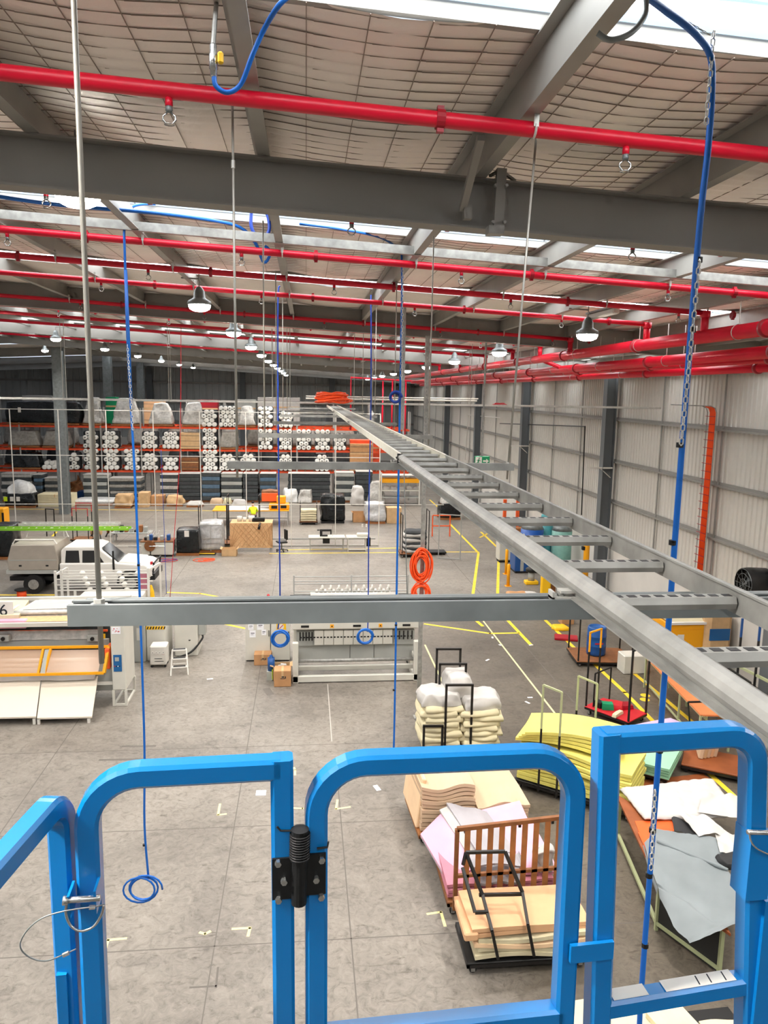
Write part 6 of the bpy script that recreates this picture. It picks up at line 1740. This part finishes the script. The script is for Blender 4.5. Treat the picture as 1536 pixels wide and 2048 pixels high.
# frame rails: (pixel, y) on tilted planes
def Q(px, py, y): return at(px, py, y=y)
t.rotation_euler.z = 0
fr_([Q(996,1918,9.27), Q(984,1862,9.27), Q(965,1790,9.7), Q(932,1705,10.0), Q(1010,1703,10.0), Q(1045,1785,9.72), Q(1056,1850,9.27), Q(1068,1912,9.27)])
fr_([Q(958,1790,9.72), Q(1046,1788,9.72)])
fr_([Q(925,1735,9.95), Q(950,1825,9.5), Q(976,1824,9.48)])
fr_([Q(926,1730,9.97), Q(932,1705,10.0)])
og = [(.0,1.62,.72,'foam_cream'),(.03,1.6,.7,'foam_cream'),(-.02,1.62,.74,'foam_peach_edge'),(.02,1.58,.72,'foam_cream')]
for k, (dx, w, d, m) in enumerate(og):
    o = MB().grid(16, 5, lambda u, v, k=k: ((u-.5)*w, (v-.5)*d, .05+.035*math.sin(u*5+k)*(1-v)), .06).build('foam_sheet', m); o.location = (TC.x+dx+.05, TC.y-.05, .24+.085*k); tag(o, '%s cream foam sheet from bottom on the black frame trolley' % ORD[k], 'foam', 'cream foam on the frame trolley')
for k in range(2):
    o = MB().grid(16, 5, lambda u, v, k=k: ((u-.5)*1.72, (v-.5)*.8, .04+.02*math.sin(u*4+k)), .06).build('foam_sheet', 'foam_orange'); o.location = (TC.x+.02-.06*(1-k), TC.y+.02, .6+.075*k); o.rotation_euler = (.04, 0, .05)
    tag(o, '%s apricot foam sheet on the black frame trolley' % ('lower','upper')[k], 'foam', 'apricot foam sheets')
o = MB().bbox(-.1,.1,-.45,.3,0,.12,.02).build('foam_offcut', 'foam_orange'); o.location = (2.27, 9.75, .55); tag(o, 'apricot foam offcut sticking out at left of frame trolley', 'foam')
# 7: cream sheets at the very bottom
for k, (x, y, z, w, d, r, lab) in enumerate(((3.05,8.05,.25,1.5,.75,.1,'cream foam sheet seen under the gate bar'), (4.05,7.85,.3,.75,.7,.08,'cream foam sheet at bottom, left under mid rail'), (4.55,7.8,.36,.5,.7,.25,'twisted cream foam sheet at bottom under mid rail'), (5.15,7.65,.3,.6,.6,0,'pale foam sheet at the bottom right corner'))):
    o = MB().grid(8, 4, lambda u, v: ((u-.5)*w, (v-.5)*d, .06+.015*math.sin(u*6)), .07).build('foam_sheet', 'foam_cream'); o.location = (x, y, z); o.rotation_euler.z = r; tag(o, lab, 'foam', 'cream foam sheets nearest the lift')
trolley('black trolley under the nearest cream foam sheets', (4.0, 7.8, 0), .05, 2.9, .8, [], z=.24, deck='black')

# 8: cutting table with quilt and grey cloth at right
tb = thing('cutting_table', 'brown topped cutting table with olive legs at lower right', 'table', (6.6, 10.7, 0))
ztb = .8
C = [Vector((5.05,9.55,0)), Vector((6.0,8.5,0)), Vector((8.05,12.2,0)), Vector((5.68,12.55,0))]
C = [at(1318,1770,z=ztb), at(1462,1868,z=ztb), at(1560,1640,z=ztb), at(1232,1588,z=ztb)]
C[2] = C[1]+(C[3]-C[0])*1.02
top_ = [v+Vector((0,0,0)) for v in C]; lo_ = [v-Vector((0,0,.04)) for v in C]
MB().add(top_+lo_, [(0,1,2,3),(7,6,5,4),(0,4,5,1),(1,5,6,2),(2,6,7,3),(3,7,4,0)]).build('top', 'board', tb, world=True)
mid = (C[0]+C[1]+C[2]+C[3])/4
for c in C:
    c2 = c.lerp(mid, .1); MB().bar((c2.x,c2.y,0),(c2.x,c2.y,ztb-.04),.05).build('leg', 'pale_green', tb, world=True)
e = [c.lerp(mid, .1) for c in C]
for a, b in ((0,3),(1,2),(0,1)): MB().bar((e[a].x,e[a].y,.12),(e[b].x,e[b].y,.12),.05).build('stretcher', 'pale_green', tb, world=True)
MB().add([e[0]-Vector((0,0,.1)), e[1]-Vector((0,0,.1)), Vector((e[1].x,e[1].y,.05)), Vector((e[0].x,e[0].y,.05))], [(0,1,2,3)]).build('dark_end_sheet', 'stripe_dark', tb, world=True)  # flat dark sheet filling the end below the near table edge
def T(px, py, dz=0): return at(px, py, z=ztb+dz)
# quilted mattress cover, folded, on the far part
P = [T(1240,1578,.05), T(1290,1640,.05), T(1482,1634,.05), T(1425,1558,.05)]
def bil(P, u, v): return P[0].lerp(P[1], v).lerp(P[3].lerp(P[2], v), u)
def quiltf(u, v):
    p = bil(P, u, v); e_ = min(u, 1-u, v, 1-v)
    return tuple(p+Vector((0,0,.045*min(1, e_*30)**.5+.022*abs(math.sin(u*26+v*4))*abs(math.sin(v*17-u*3))+.012*noise.noise(p*2))))
o = MB().grid(40, 24, quiltf, .02); o.v = [(a, b, max(c_, ztb+.006)) for a, b, c_ in o.v]
o = o.build('quilt', 'cloth_white', smooth=True); tag(o, 'white quilted cover folded on the cutting table', 'quilt')
P2 = [T(1405,1598,.12), T(1395,1635,.03), T(1500,1652,.03), T(1490,1600,.1)]
o = MB().grid(20, 12, lambda u, v: tuple(bil(P2, u, v)+Vector((0,0,.10+.05*noise.noise(Vector((u*5, v*2, 1)))+.03*math.sin(u*13+v*3)*(1-v))))).build('white_sheet', 'cloth_white', smooth=True); tag(o, 'rumpled white sheet at right end of the quilted cover', 'cloth')
# orange boards under the cloth
for k, pts in enumerate((((1270,1642),(1345,1640),(1348,1662),(1280,1668)), ((1276,1664),(1320,1664),(1330,1690),(1292,1700)))):
    PP = [T(*p, .012+.012*k) for p in pts]; lo = [v-Vector((0,0,.01)) for v in PP]
    o = MB().add(PP+lo, [(0,3,2,1),(4,5,6,7),(0,1,5,4),(1,2,6,5),(2,3,7,6),(3,0,4,7)]).build('template_board', 'orange'); tag(o, '%s orange template board on the cutting table' % ('upper','lower')[k], 'board', 'template boards')
# grey cloth draping over the near corner
pts_top = [[T(1312,1660,.03), T(1355,1668,.05), T(1400,1672,.06), T(1440,1682,.05)],
           [T(1288,1690,.03), T(1345,1718,.03), T(1400,1730,.04), T(1455,1742,.04)],
           [T(1300,1735,.03), T(1350,1760,.03), T(1410,1770,.03), T(1475,1775,.03)],
           [T(1312,1770,.02), T(1365,1800,.02), T(1415,1820,.02), T(1476,1835,.02)]]
edge = [T(1316,1775,.012), T(1370,1810,.012), T(1427,1848,.012), T(1470,1852,.012)]
hang = [at(1318,1800,y=edge[0].y-.10), at(1346,1850,y=edge[1].y-.22), at(1378,1893,y=edge[2].y-.05), at(1440,1862,y=edge[3].y-.1)]
rows = pts_top+[edge, hang]
def cloth_fn(u, v):
    r = v*(len(rows)-1); i = min(int(r), len(rows)-2); f = r-i
    c_ = u*3; j = min(int(c_), 2); g = c_-j
    p = rows[i][j].lerp(rows[i][j+1], g).lerp(rows[i+1][j].lerp(rows[i+1][j+1], g), f)
    w = .012+.03*noise.noise(Vector((u*4, v*6, 2)))+.016*abs(noise.noise(Vector((u*9+v*5, v*3, 5))))+.012*math.sin(u*9+v*14)*(.4+v)
    return tuple(p+Vector((0,-.01*v,w+.012)))
o = MB().grid(36, 40, cloth_fn).build('grey_cloth', 'cloth_grey', smooth=True); tag(o, 'grey fabric sheet draped over near corner of cutting table', 'fabric')
# left flap of the cloth hanging along the table side
fl_ = [T(1288,1690,.02), T(1300,1735,.02), T(1316,1775,.012)]; fh = [T(1288,1690,-.02)+Vector((-.02,0,-.02)), at(1302,1752,y=fl_[1].y-.08), at(1318,1800,y=edge[0].y-.10)]
o = MB().grid(12, 6, lambda u, v: tuple((fl_[0].lerp(fl_[1], u*2) if u < .5 else fl_[1].lerp(fl_[2], u*2-1)).lerp(fh[0].lerp(fh[1], u*2) if u < .5 else fh[1].lerp(fh[2], u*2-1), v)+Vector((-.02*math.sin(v*3),0,0)))).build('grey_flap', 'cloth_grey', smooth=True); tag(o, 'narrow grey cloth flap hanging along left side of cutting table', 'fabric')
o = MB().tube(smoothpath([T(1315,1682,.07), T(1370,1705,.07), T(1420,1725,.075), T(1456,1740,.07)]), [.03+.008*math.sin(k) for k in range(19)], 8).build('rolled_fold', 'cloth_grey', smooth=True); tag(o, 'tight rolled fold lying on the grey fabric', 'fabric')
PD = [T(1342,1632,.07), T(1350,1662,.06), T(1398,1676,.06), T(1392,1650,.09)]
o = MB().grid(10, 8, lambda u, v: tuple(bil(PD, u, v)+Vector((0,0,.02*math.sin(u*6))))).build('black_cloth', 'cloth_dark', smooth=True); tag(o, 'black underside of cloth folded open beside the quilt', 'fabric')
PW = [T(1355,1630,.12), T(1398,1672,.1), T(1470,1672,.08), T(1405,1632,.13)]
o = MB().grid(18, 12, lambda u, v: tuple(bil(PW, u, v)+Vector((0,0,.02+.04*noise.noise(Vector((u*4, v*4, 7)))+.03*math.sin(u*7+v*5))))).build('pale_cloth', 'cloth_white', smooth=True); tag(o, 'pale grey-white cloth crumpled between quilt and grey fabric', 'fabric')
PW = [T(1430,1672,.08), T(1440,1708,.08), T(1490,1718,.06), T(1490,1670,.06)]
o = MB().grid(12, 10, lambda u, v: tuple(bil(PW, u, v)+Vector((0,0,.03+.04*noise.noise(Vector((u*4, v*4, 9))))))).build('pale_cloth', 'cloth_white', smooth=True); tag(o, 'white cloth lump behind the right guardrail post', 'fabric')
o = MB().lump(.35,.3,.1,9,.05,6).build('black_scrap', 'cloth_dark', smooth=True); o.location = T(1462,1728,.03); tag(o, 'black scrap on the grey fabric near right post', 'fabric')
# second brown bench further back with black-edged top, and floor boards
o = thing('low_board_trolley', 'brown topped low trolley beyond the yellow aisle line', 'trolley', (8.95, 14.75, 0), -.55)
MB().bbox(-.75,.75,-.5,.5,.16,.2,.008).build('deck', 'board', o); MB().box(-.75,.75,-.5,-.47,.1,.16).box(-.75,.75,.47,.5,.1,.16).build('frame', 'black_metal', o)
for sx in (-.65,.65):
    for sy in (-.42,.42): MB().cyl((sx,sy-.02,.05),(sx,sy+.02,.05),.05,10).build('caster_wheel', 'tyre', o)
MB().bar((-.6,.45,.15),(-.75,.3,1.3),.035).bar((-.75,.3,1.3),(.3,.8,1.35),.035).build('hoop', 'black_metal', o)
o = MB().box(-.85,.85,-.25,.25,0,.02).build('floor_board', 'board'); g_ = G(1350,1568); o.location = (g_.x, g_.y, 0); o.rotation_euler.z = .12; tag(o, 'brown board lying on floor behind the quilted cover', 'board')
for k in range(5):
    o = MB().bbox(-.35,.35,-.05,.05,0,.45,.02).build('foam_fold', ('foam_peach','cardboard_light','foam_peach','foam_orange','foam_peach')[k]); g_ = at(1402,1445,z=.9); o.location = (g_.x+.09*k, g_.y+.02*k, .2); o.rotation_euler = (0.15, 0, 1.2); tag(o, '%s upright peach foam fold from left behind the guardrail' % ORD[k], 'foam', 'upright foam folds')
for k in range(2): tilted('lilac foam sheet %s behind the right guardrail' % ('lower','upper')[k], 'foam_lilac', 8.15+.1*k, 16.1, .28+.07*k, 1.3, .8, .05, 0, 0, .3, .03, group='lilac foam')
trolley('low trolley under lilac and folded foam', (8.5, 16.1, 0), .3, 1.7, .9, [], z=.2)
# 9: red trolley
rc = Vector((7.75, 17.55, 0))
t = trolley('red topped tool trolley with yellow topped handle', rc, -.95, 1.25, .85, [(.6,2.0)], deck='red_paint', z=.22, hw=.4)
MB().bar((-.6,-.4,.17),(-.6,-.4,1.65),.034).bar((-.6,.1,.17),(-.6,.1,1.65),.034).build('hoop_lower', 'black_metal', t)
MB().bar((-.6,-.4,1.65),(-.6,-.4,2.15),.036).bar((-.6,.1,1.65),(-.6,.1,2.15),.036).bar((-.6,-.418,2.15),(-.6,.118,2.15),.036).build('hoop_upper', 'orange_yellow', t)
MB().bar((-.45,.42,.17),(-.45,.42,1.1),.03).bar((-.45,-.3,1.1),(-.45,.42,1.1),.03).bar((-.45,-.3,.17),(-.45,-.3,1.1),.03).build('short_frame', 'black_metal', t)
for k, (dx, dy, w, d, h, m, lab) in enumerate(((.0,.15,.5,.4,.12,'red_paint','red metal case on the red trolley'), (-.2,.05,.3,.22,.16,'sign_green','dark green tool case on the red trolley'), (.3,.1,.3,.3,.1,'red_dark','dark red tool tray on the red trolley'), (-.35,.2,.2,.25,.14,'black','black tool bag on the red trolley'), (-.1,-.35,.42,.12,.08,'foam_cream','cream block at front of the red trolley'))):
    o = MB().lump(w,d,h,k,.015,5,.1,.06,n=4).build('tool_case', m, smooth=False); o.location = rc+Vector((dx, dy, .221)); o.rotation_euler.z = -.5+.3*k; tag(o, lab, 'tool')
# 10: drum trolley
dc = Vector((8.95, 21.7, 0))
t = trolley('black platform trolley carrying the blue drum', dc, -.1, 1.7, 1.3, [(-.8,1.5),(.8,1.3)], deck='wood_dark', z=.17)
o = thing('plastic_drum', 'large blue plastic drum standing on a platform trolley', 'drum', (8.85, 21.75, .17))
MB().lathe([(.24,0),(.28,.02),(.29,.1),(.29,.28),(.3,.3),(.29,.32),(.29,.58),(.3,.6),(.29,.62),(.28,.84),(.26,.88),(.24,.88),(.23,.85),(.02,.85)], 22).build('body', 'drum_blue', o, smooth=True)
MB().lathe([(.03,.85),(.03,.88)], 10, (.12,-.08,0)).build('bung', 'blue_dark', o); MB().box(-.16,.1,-.296,-.29,.4,.44).build('red_writing', 'red_paint', o)
# 11: long orange-topped bench on olive legs
b0, b1 = Vector((9.35,19.5,0)), Vector((8.9,15.6,0))
bn = thing('packing_bench', 'long narrow orange topped bench on olive legs', 'table', (b0+b1)/2)
d = (b1-b0).normalized(); nn_ = Vector((-d.y, d.x, 0)); w2 = .4
P = [b0-nn_*0, b1, b1+nn_*.75, b0+nn_*.75]
P = [Vector((v.x, v.y, .9)) for v in P]; lo = [v-Vector((0,0,.035)) for v in P]
MB().add(P+lo, [(0,1,2,3),(7,6,5,4),(0,4,5,1),(1,5,6,2),(2,6,7,3),(3,7,4,0)]).build('top', mat('orange_top', 'D9824E', .5, 0, .1, 3), bn, world=True)
for k in range(4):
    for s in (0.03, .72):
        p = b0+d*(.05+k*1.27)+nn_*s; MB().bar((p.x,p.y,0),(p.x,p.y,.865),.04).build('leg', 'pale_green', bn, world=True)
for s in (.03,.72):
    a = b0+nn_*s; b = b1+nn_*s; MB().bar((a.x,a.y,.2),(b.x,b.y,.2),.035).bar((a.x,a.y,.86),(b.x,b.y,.86),.04).build('side_rail', 'pale_green', bn, world=True)
o = MB().bbox(-.35,.35,-.25,.25,0,.55,.02).build('white_bin', 'machine_white'); o.location = (9.55, 20.7, .0); tag(o, 'white box with pale front beside the orange bench end', 'box')
# floor clutter near drum
def small(label, px, py, size, m, name, cat, seed=1, z=0, kind='box', rz=0):
    g_ = G(px, py); w, d, h = size
    mb = MB().bbox(-w/2,w/2,-d/2,d/2,0,h,.015) if kind == 'box' else MB().lump(w,d,h,seed,.05,5,.2)
    o = mb.build(name, m, smooth=(kind != 'box')); o.location = (g_.x, g_.y, z); o.rotation_euler.z = rz; return tag(o, label, cat)
small('red plastic tray lying on the floor by yellow line', 1132, 1278, (.75,.45,.09), 'red_dark', 'plastic_tray', 'tray', rz=-.3)
small('small tan carton beside yellow bags', 1132, 1246, (.45,.4,.35), 'cardboard', 'carton', 'carton')
small('crumpled yellow bag on the floor by the carton', 1120, 1258, (.6,.5,.12), 'yellow', 'yellow_bag', 'bag', 3, kind='l')
small('flattened brown rags on the floor near yellow guard', 1040, 1190, (1.1,.6,.1), 'cardboard', 'rag_heap', 'rags', 5, kind='l')
small('white rag lying by the brown rags', 1062, 1190, (.5,.4,.12), 'cloth_white', 'white_rag', 'rag', 6, kind='l')
small('white paper sheet on floor beside left bay post', 522, 1586, (.2,.2,.006), 'paper', 'paper_sheet', 'paper')
small('torn white paper scrap on floor behind the gate', 754, 1576, (.1,.22,.006), 'paper', 'paper_scrap', 'paper', rz=.3)
rnd = random.Random(12)
for k, (px, py) in enumerate(((985,1275),(1000,1290),(1060,1395),(975,1320),(1055,1405),(960,1440),(1062,1290),(990,1470),(1385,1800),(420,1358))):
    o = MB().box(-.05,.05,-.03,.03,0,.004).build('floor_scrap', 'paper'); g_ = G(px, py); o.location = (g_.x, g_.y, 0); o.rotation_euler.z = rnd.random()*3; o.scale = (1+rnd.random(), 1, 1); tag(o, 'tiny white paper scrap on the floor, %s' % ('by the worn line end','by the worn white line','left of the olive hoop','between yellow lines','nearest the yellow foam','behind the peach foam','left of the red tray','beside the gate corner','under the cutting table','right of the step ladder')[k], 'scrap', 'white scraps on the floor')
# bollards and guards
for k, (px, py, r, h, lab) in enumerate(((1012,1148,.07,1.15,'thin yellow bollard, farther of the pair'), (1016,1172,.07,.95,'thin yellow bollard, nearer of the pair'))):
    g_ = G(px, py); o = thing('bollard', lab+' by the right aisle', 'bollard', (g_.x, g_.y, 0), group='thin yellow bollards')
    MB().lathe([(r,0),(r,h-.04),(r*.6,h)], 12).build('tube', 'orange_yellow', o, smooth=True); MB().box(-.13,.13,-.13,.13,0,.015).build('base_plate', 'orange_yellow', o)
g_ = Vector((11.75, 29.6, 0))
o = thing('pipe_bollard', 'tall orange-yellow pipe bollard against the wall column', 'bollard', (11.55, 30.0, 0)); MB().lathe([(.12,0),(.12,2.3),(.08,2.36)], 14).build('tube', 'orange_yellow', o, smooth=True); MB().box(-.2,-.1,-.08,.08,1.7,1.85).build('black_switch', 'black', o); MB().box(-.18,.18,-.18,.18,0,.02).build('base_plate', 'orange_yellow', o)
g_ = G(1090,1195); o = thing('corner_guard', 'broad bright yellow guard post by the compressor area', 'guard', (g_.x, g_.y, 0)); MB().bbox(-.2,.2,-.1,.1,0,1.15,.05).build('post', 'yellow', o); MB().box(.1,.45,.1,.5,0,.8).build('dark_box', 'wood_dark', o)
g_ = G(1062,1168); o = thing('vacuum', 'small yellow and black workshop vacuum on the floor', 'vacuum', (g_.x, g_.y, 0)); MB().bbox(-.28,.28,-.18,.18,0,.16,.03).build('base', 'yellow', o); MB().lathe([(.14,.16),(.15,.5),(.08,.55)], 12).build('tank', 'machine_grey', o, smooth=True); MB().lathe([(.24,.55),(.26,.66),(.14,.76),(.04,.78)], 14).build('lid', 'black', o, smooth=True); MB().lathe([(.1,.72),(.08,.82)], 10).build('cap', 'yellow', o)
# compressor corner
for k, (x, y, r, h, m, top_m, lab) in enumerate(((10.4,33.9,.52,2.2,'tank_blue','strut','big blue air tank with grey dome, leftmost'), (11.2,34.3,.3,2.6,'tank_teal','tank_teal','slim teal gas cylinder between two tanks'), (11.75,33.7,.46,2.15,'tank_green','strut','pale green air tank, rightmost'))):
    o = thing('air_tank', lab, 'tank', (x, y, 0), group='air tanks by the right wall')
    MB().lathe([(r*.9,.25),(r,.35),(r,h-.3)], 20).build('shell', m, o, smooth=True); MB().lathe([(r,h-.3),(r*.85,h-.12),(r*.5,h-.02),(.05,h)], 20).build('dome', top_m, o, smooth=True)
    for a in (0, 2.1, 4.2): MB().box(r*.7*math.cos(a)-.04,r*.7*math.cos(a)+.04,r*.7*math.sin(a)-.04,r*.7*math.sin(a)+.04,0,.3).build('leg', m, o)
    MB().cyl((0,0,h-.02),(0,0,h+.12),.04,8).build('valve', 'chrome', o)
    if k == 0: MB().box(-.48,-.42,-.3,-.2,.8,1.7).build('white_strip', 'white', o)
o = thing('blue_compressor', 'blue boxy compressor cabinet below the air tanks', 'machine', (9.95, 33.0, 0)); MB().bbox(-.55,.55,0,.9,.08,1.35,.03).build('body', 'blue_dark', o); MB().box(-.3,-.15,-.006,0,.1,1.3).build('pale_panel', 'machine_grey', o); MB().box(-.52,.52,.03,.87,0,.08).build('plinth', 'black', o)
t, x, y, w, h = table('wall_bench', 'grey bench with cartons by the right wall beyond tanks', 1012, 1062, 1075, 1105, 'machine_grey', 'rack_grey', .8, 2)
for k, (dx, m) in enumerate(((-.6,'cardboard'),(.0,'wood'),(.55,'cardboard'))):
    o = MB().bbox(-.28,.28,-.25,.25,0,.45,.02).build('carton', m); o.location = (x+dx, y+.4, h); tag(o, '%s brown carton on the bench beyond the tanks' % ('left','middle','right')[k], 'carton', 'cartons on wall bench')
o = thing('grinder_machine', 'cream bench machine with dark vent beside the blue tank', 'machine', (9.6, 35.2, 0)); MB().bbox(-.4,.4,0,.6,.1,1.9,.05).build('body', 'machine_white', o); MB().add([(-.3,-.01,1.3),(.3,-.01,1.3),(.2,-.01,1.7),(-.2,-.01,1.7)], [(0,1,2,3)]).build('vent', 'black', o); MB().box(-.35,.35,.05,.55,0,.1).build('plinth', 'black', o)
o = thing('orange_barrier', 'orange frame barrier by the far right aisle', 'barrier', (7.6, 42.0, 0)); MB().bar((-.5,0,0),(-.5,0,1.2),.06).bar((.5,0,0),(.5,0,1.2),.06).bar((-.5,0,1.2),(.5,0,1.2),.06).bar((-.5,0,.6),(.5,0,.6),.06).build('frame', 'orange', o)
for k, (px, py) in enumerate(((1009,1030),(1035,1025))):
    g_ = at(px, py, y=40); o = thing('orange_post', 'orange steel post by right wall, %s' % ('left','right')[k], 'post', (g_.x, 40, 0), group='orange posts'); MB().box(-.08,.08,-.08,.08,0,2.4).build('post', 'orange', o); MB().box(-.15,.15,-.15,.15,0,.02).build('base_plate', 'orange', o)
o = thing('glass_frame', 'thin grey open metal frame standing beside the aisle', 'frame', (6.95, 36.2, 0)); MB().bar((-.5,0,0),(-.5,0,2.2),.04).bar((.5,-.4,0),(.5,-.4,2.2),.05).bar((-.5,0,2.2),(.5,-.4,2.2),.04).bar((-.5,0,.05),(.5,-.4,.05),.04).build('frame', 'rack_grey', o)
# baler / compactor by the wall
bp = at(1378,1290,x=10.6); by_ = 21.3
o = thing('baler', 'yellow and cream waste baler against the right wall', 'machine', (11.1, by_, 0))
MB().bbox(-.55,.55,-.75,.75,.1,1.45,.03).build('chamber', 'orange_yellow', o)
MB().box(-.45,.45,-.77,-.75,.3,1.3).build('door', 'orange_yellow', o)
MB().box(-.57,.57,-.8,-.7,1.45,1.52).build('white_edge', 'white', o)
MB().add([(-.55,-.72,1.5),(.55,-.72,1.5),(.55,-.1,2.0),(-.55,-.1,2.0),(-.55,.75,1.5),(.55,.75,1.5),(-.55,.75,2.0),(.55,.75,2.0)], [(0,1,2,3),(3,2,7,6),(0,3,6,4),(1,5,7,2),(4,6,7,5),(0,4,5,1)]).build('hood', 'foam_cream', o)
MB().add([(.2,-.58,1.62),(.45,-.58,1.62),(.45,-.38,1.79),(.2,-.38,1.79)], [(0,1,2,3)]).build('blue_label', 'blue_panel', o)
MB().add([(-.5,-.35,1.82),(-.2,-.35,1.82),(-.2,-.15,1.98),(-.5,-.15,1.98)], [(0,1,2,3)]).build('blue_sticker', 'blue_panel', o)
MB().box(-.3,-.1,-.775,-.77,.95,1.15).build('white_label', 'white', o); MB().box(-.5,.5,-.7,.7,0,.1).build('plinth', 'black', o)
o = thing('beige_tank_box', 'beige rounded cabinet with dark blue label right of baler', 'machine', (12.02, 21.0, 0)); MB().bbox(-.42,.42,-.6,.6,.1,1.85,.15).build('body', 'cardboard_light', o); MB().box(-.32,.3,-.62,-.6,1.0,1.35).build('blue_label', 'blue_panel', o); MB().box(-.35,.35,-.5,.5,0,.1).build('plinth', 'black', o)
for k in range(3): MB().bar((-.3+.1*k,-.2,1.87),(.1+.1*k,.1,1.9),.03).build('black_rod', 'black', o)
# wall fan
fp = at(1512,1168,x=11.7)
o = thing('drum_fan', 'black drum fan mounted on the right wall', 'fan', fp)
m = MB()
rr_ = .42
for a0, a1, nm, mm in ((-.35,.25,'shroud','black_metal'),):
    n = 26; vs = []; fs = []
    for i, (r, x) in enumerate(((rr_,-.35),(rr_+.02,-.2),(rr_,.25),(rr_-.02,.25),(rr_-.02,-.35))):
        for k in range(n): a = 2*math.pi*k/n; vs.append((x, r*math.cos(a), r*math.sin(a)))
    for i in range(4):
        for k in range(n): l = (k+1) % n; fs.append((i*n+k, i*n+l, (i+1)*n+l, (i+1)*n+k))
    s_ = MB().add(vs, fs).build(nm, mm, o, smooth=True)
for k in range(5):
    a = 2*math.pi*k/5; MB().add([(-.1,.06*math.cos(a),.06*math.sin(a)),(-.16,.32*math.cos(a-.3),.32*math.sin(a-.3)),(-.04,.32*math.cos(a+.35),.32*math.sin(a+.35)),(-.02,.08*math.cos(a+.5),.08*math.sin(a+.5))], [(0,1,2,3),(3,2,1,0)]).build('blade', 'strut', o)
MB().cyl((-.2,0,0),(.2,0,0),.08,12).build('motor', 'black', o)
gm = MB()
for r in (.14,.28,.4): gm.tube(arc((-.36,0,0), r, 0, 2*math.pi, 24, (0,1,0), (0,0,1)), .005, 4)
for k in range(5): a = math.pi*k/5; gm.bar((-.36,-.36*math.cos(a),-.36*math.sin(a)),(-.36,.36*math.cos(a),.36*math.sin(a)),.006)
gm.build('grille', 'strut', o)
MB().bar((0,0,-.37),(0,0,-.62),.08,.08).bar((0,0,-.6),(.85,0,-.6),.08,.08).build('bracket', 'black', o)
# olive handrail and blue-black poles at right edge
for k, (px, y_, h) in enumerate(((1472,18.0,1.9),(1508,17.4,2.0))):
    g_ = at(px, 1380, y=y_); o = thing('rack_pole', 'blue and black upright pole by right edge, %s' % ('left','right')[k], 'pole', (g_.x, y_, 0), group='poles at right edge'); MB().bar((0,0,.0),(0,0,h),.045).build('pole', 'black_metal', o); MB().bar((0,0,h),(0,0,h+.5),.045).build('upper_sleeve', 'blue_dark', o); MB().box(-.1,.1,-.1,.1,0,.02).build('foot', 'black', o)
o = thing('olive_handrail', 'olive tubular handrail with yellow tag against the wall', 'rail', (11.3, 18.0, 0)); MB().bar((-.3,1.5,0),(-.3,1.5,1.1),.06).bar((.1,-1.2,0),(.1,-1.2,1.1),.06).bar((-.3,1.5,1.1),(.1,-1.2,1.1),.06).build('tube', 'pale_green', o); MB().box(-.4,-.3,1.4,1.46,.6,.95).build('yellow_tag', 'hivis', o); MB().box(-.26,-.22,-.8,1.2,.2,1.0).build('dark_panel', 'stripe_dark', o)
o = thing('carton', 'small brown carton on the floor at the right edge', 'carton', (10.35, 16.6, 0)); MB().bbox(-.3,.3,-.25,.25,.0,.85,.02).build('body', 'cardboard', o); MB().box(-.03,.03,-.255,.25,.6,.852).build('tape_band', 'cardboard_light', o)
o = MB().lump(.55,.5,.9,5,.06,5,.2).build('grey_sack', 'clear_wrap', smooth=True); o.location = (10.95, 16.2, 0); tag(o, 'grey tied sack beside the brown carton at right edge', 'sack')
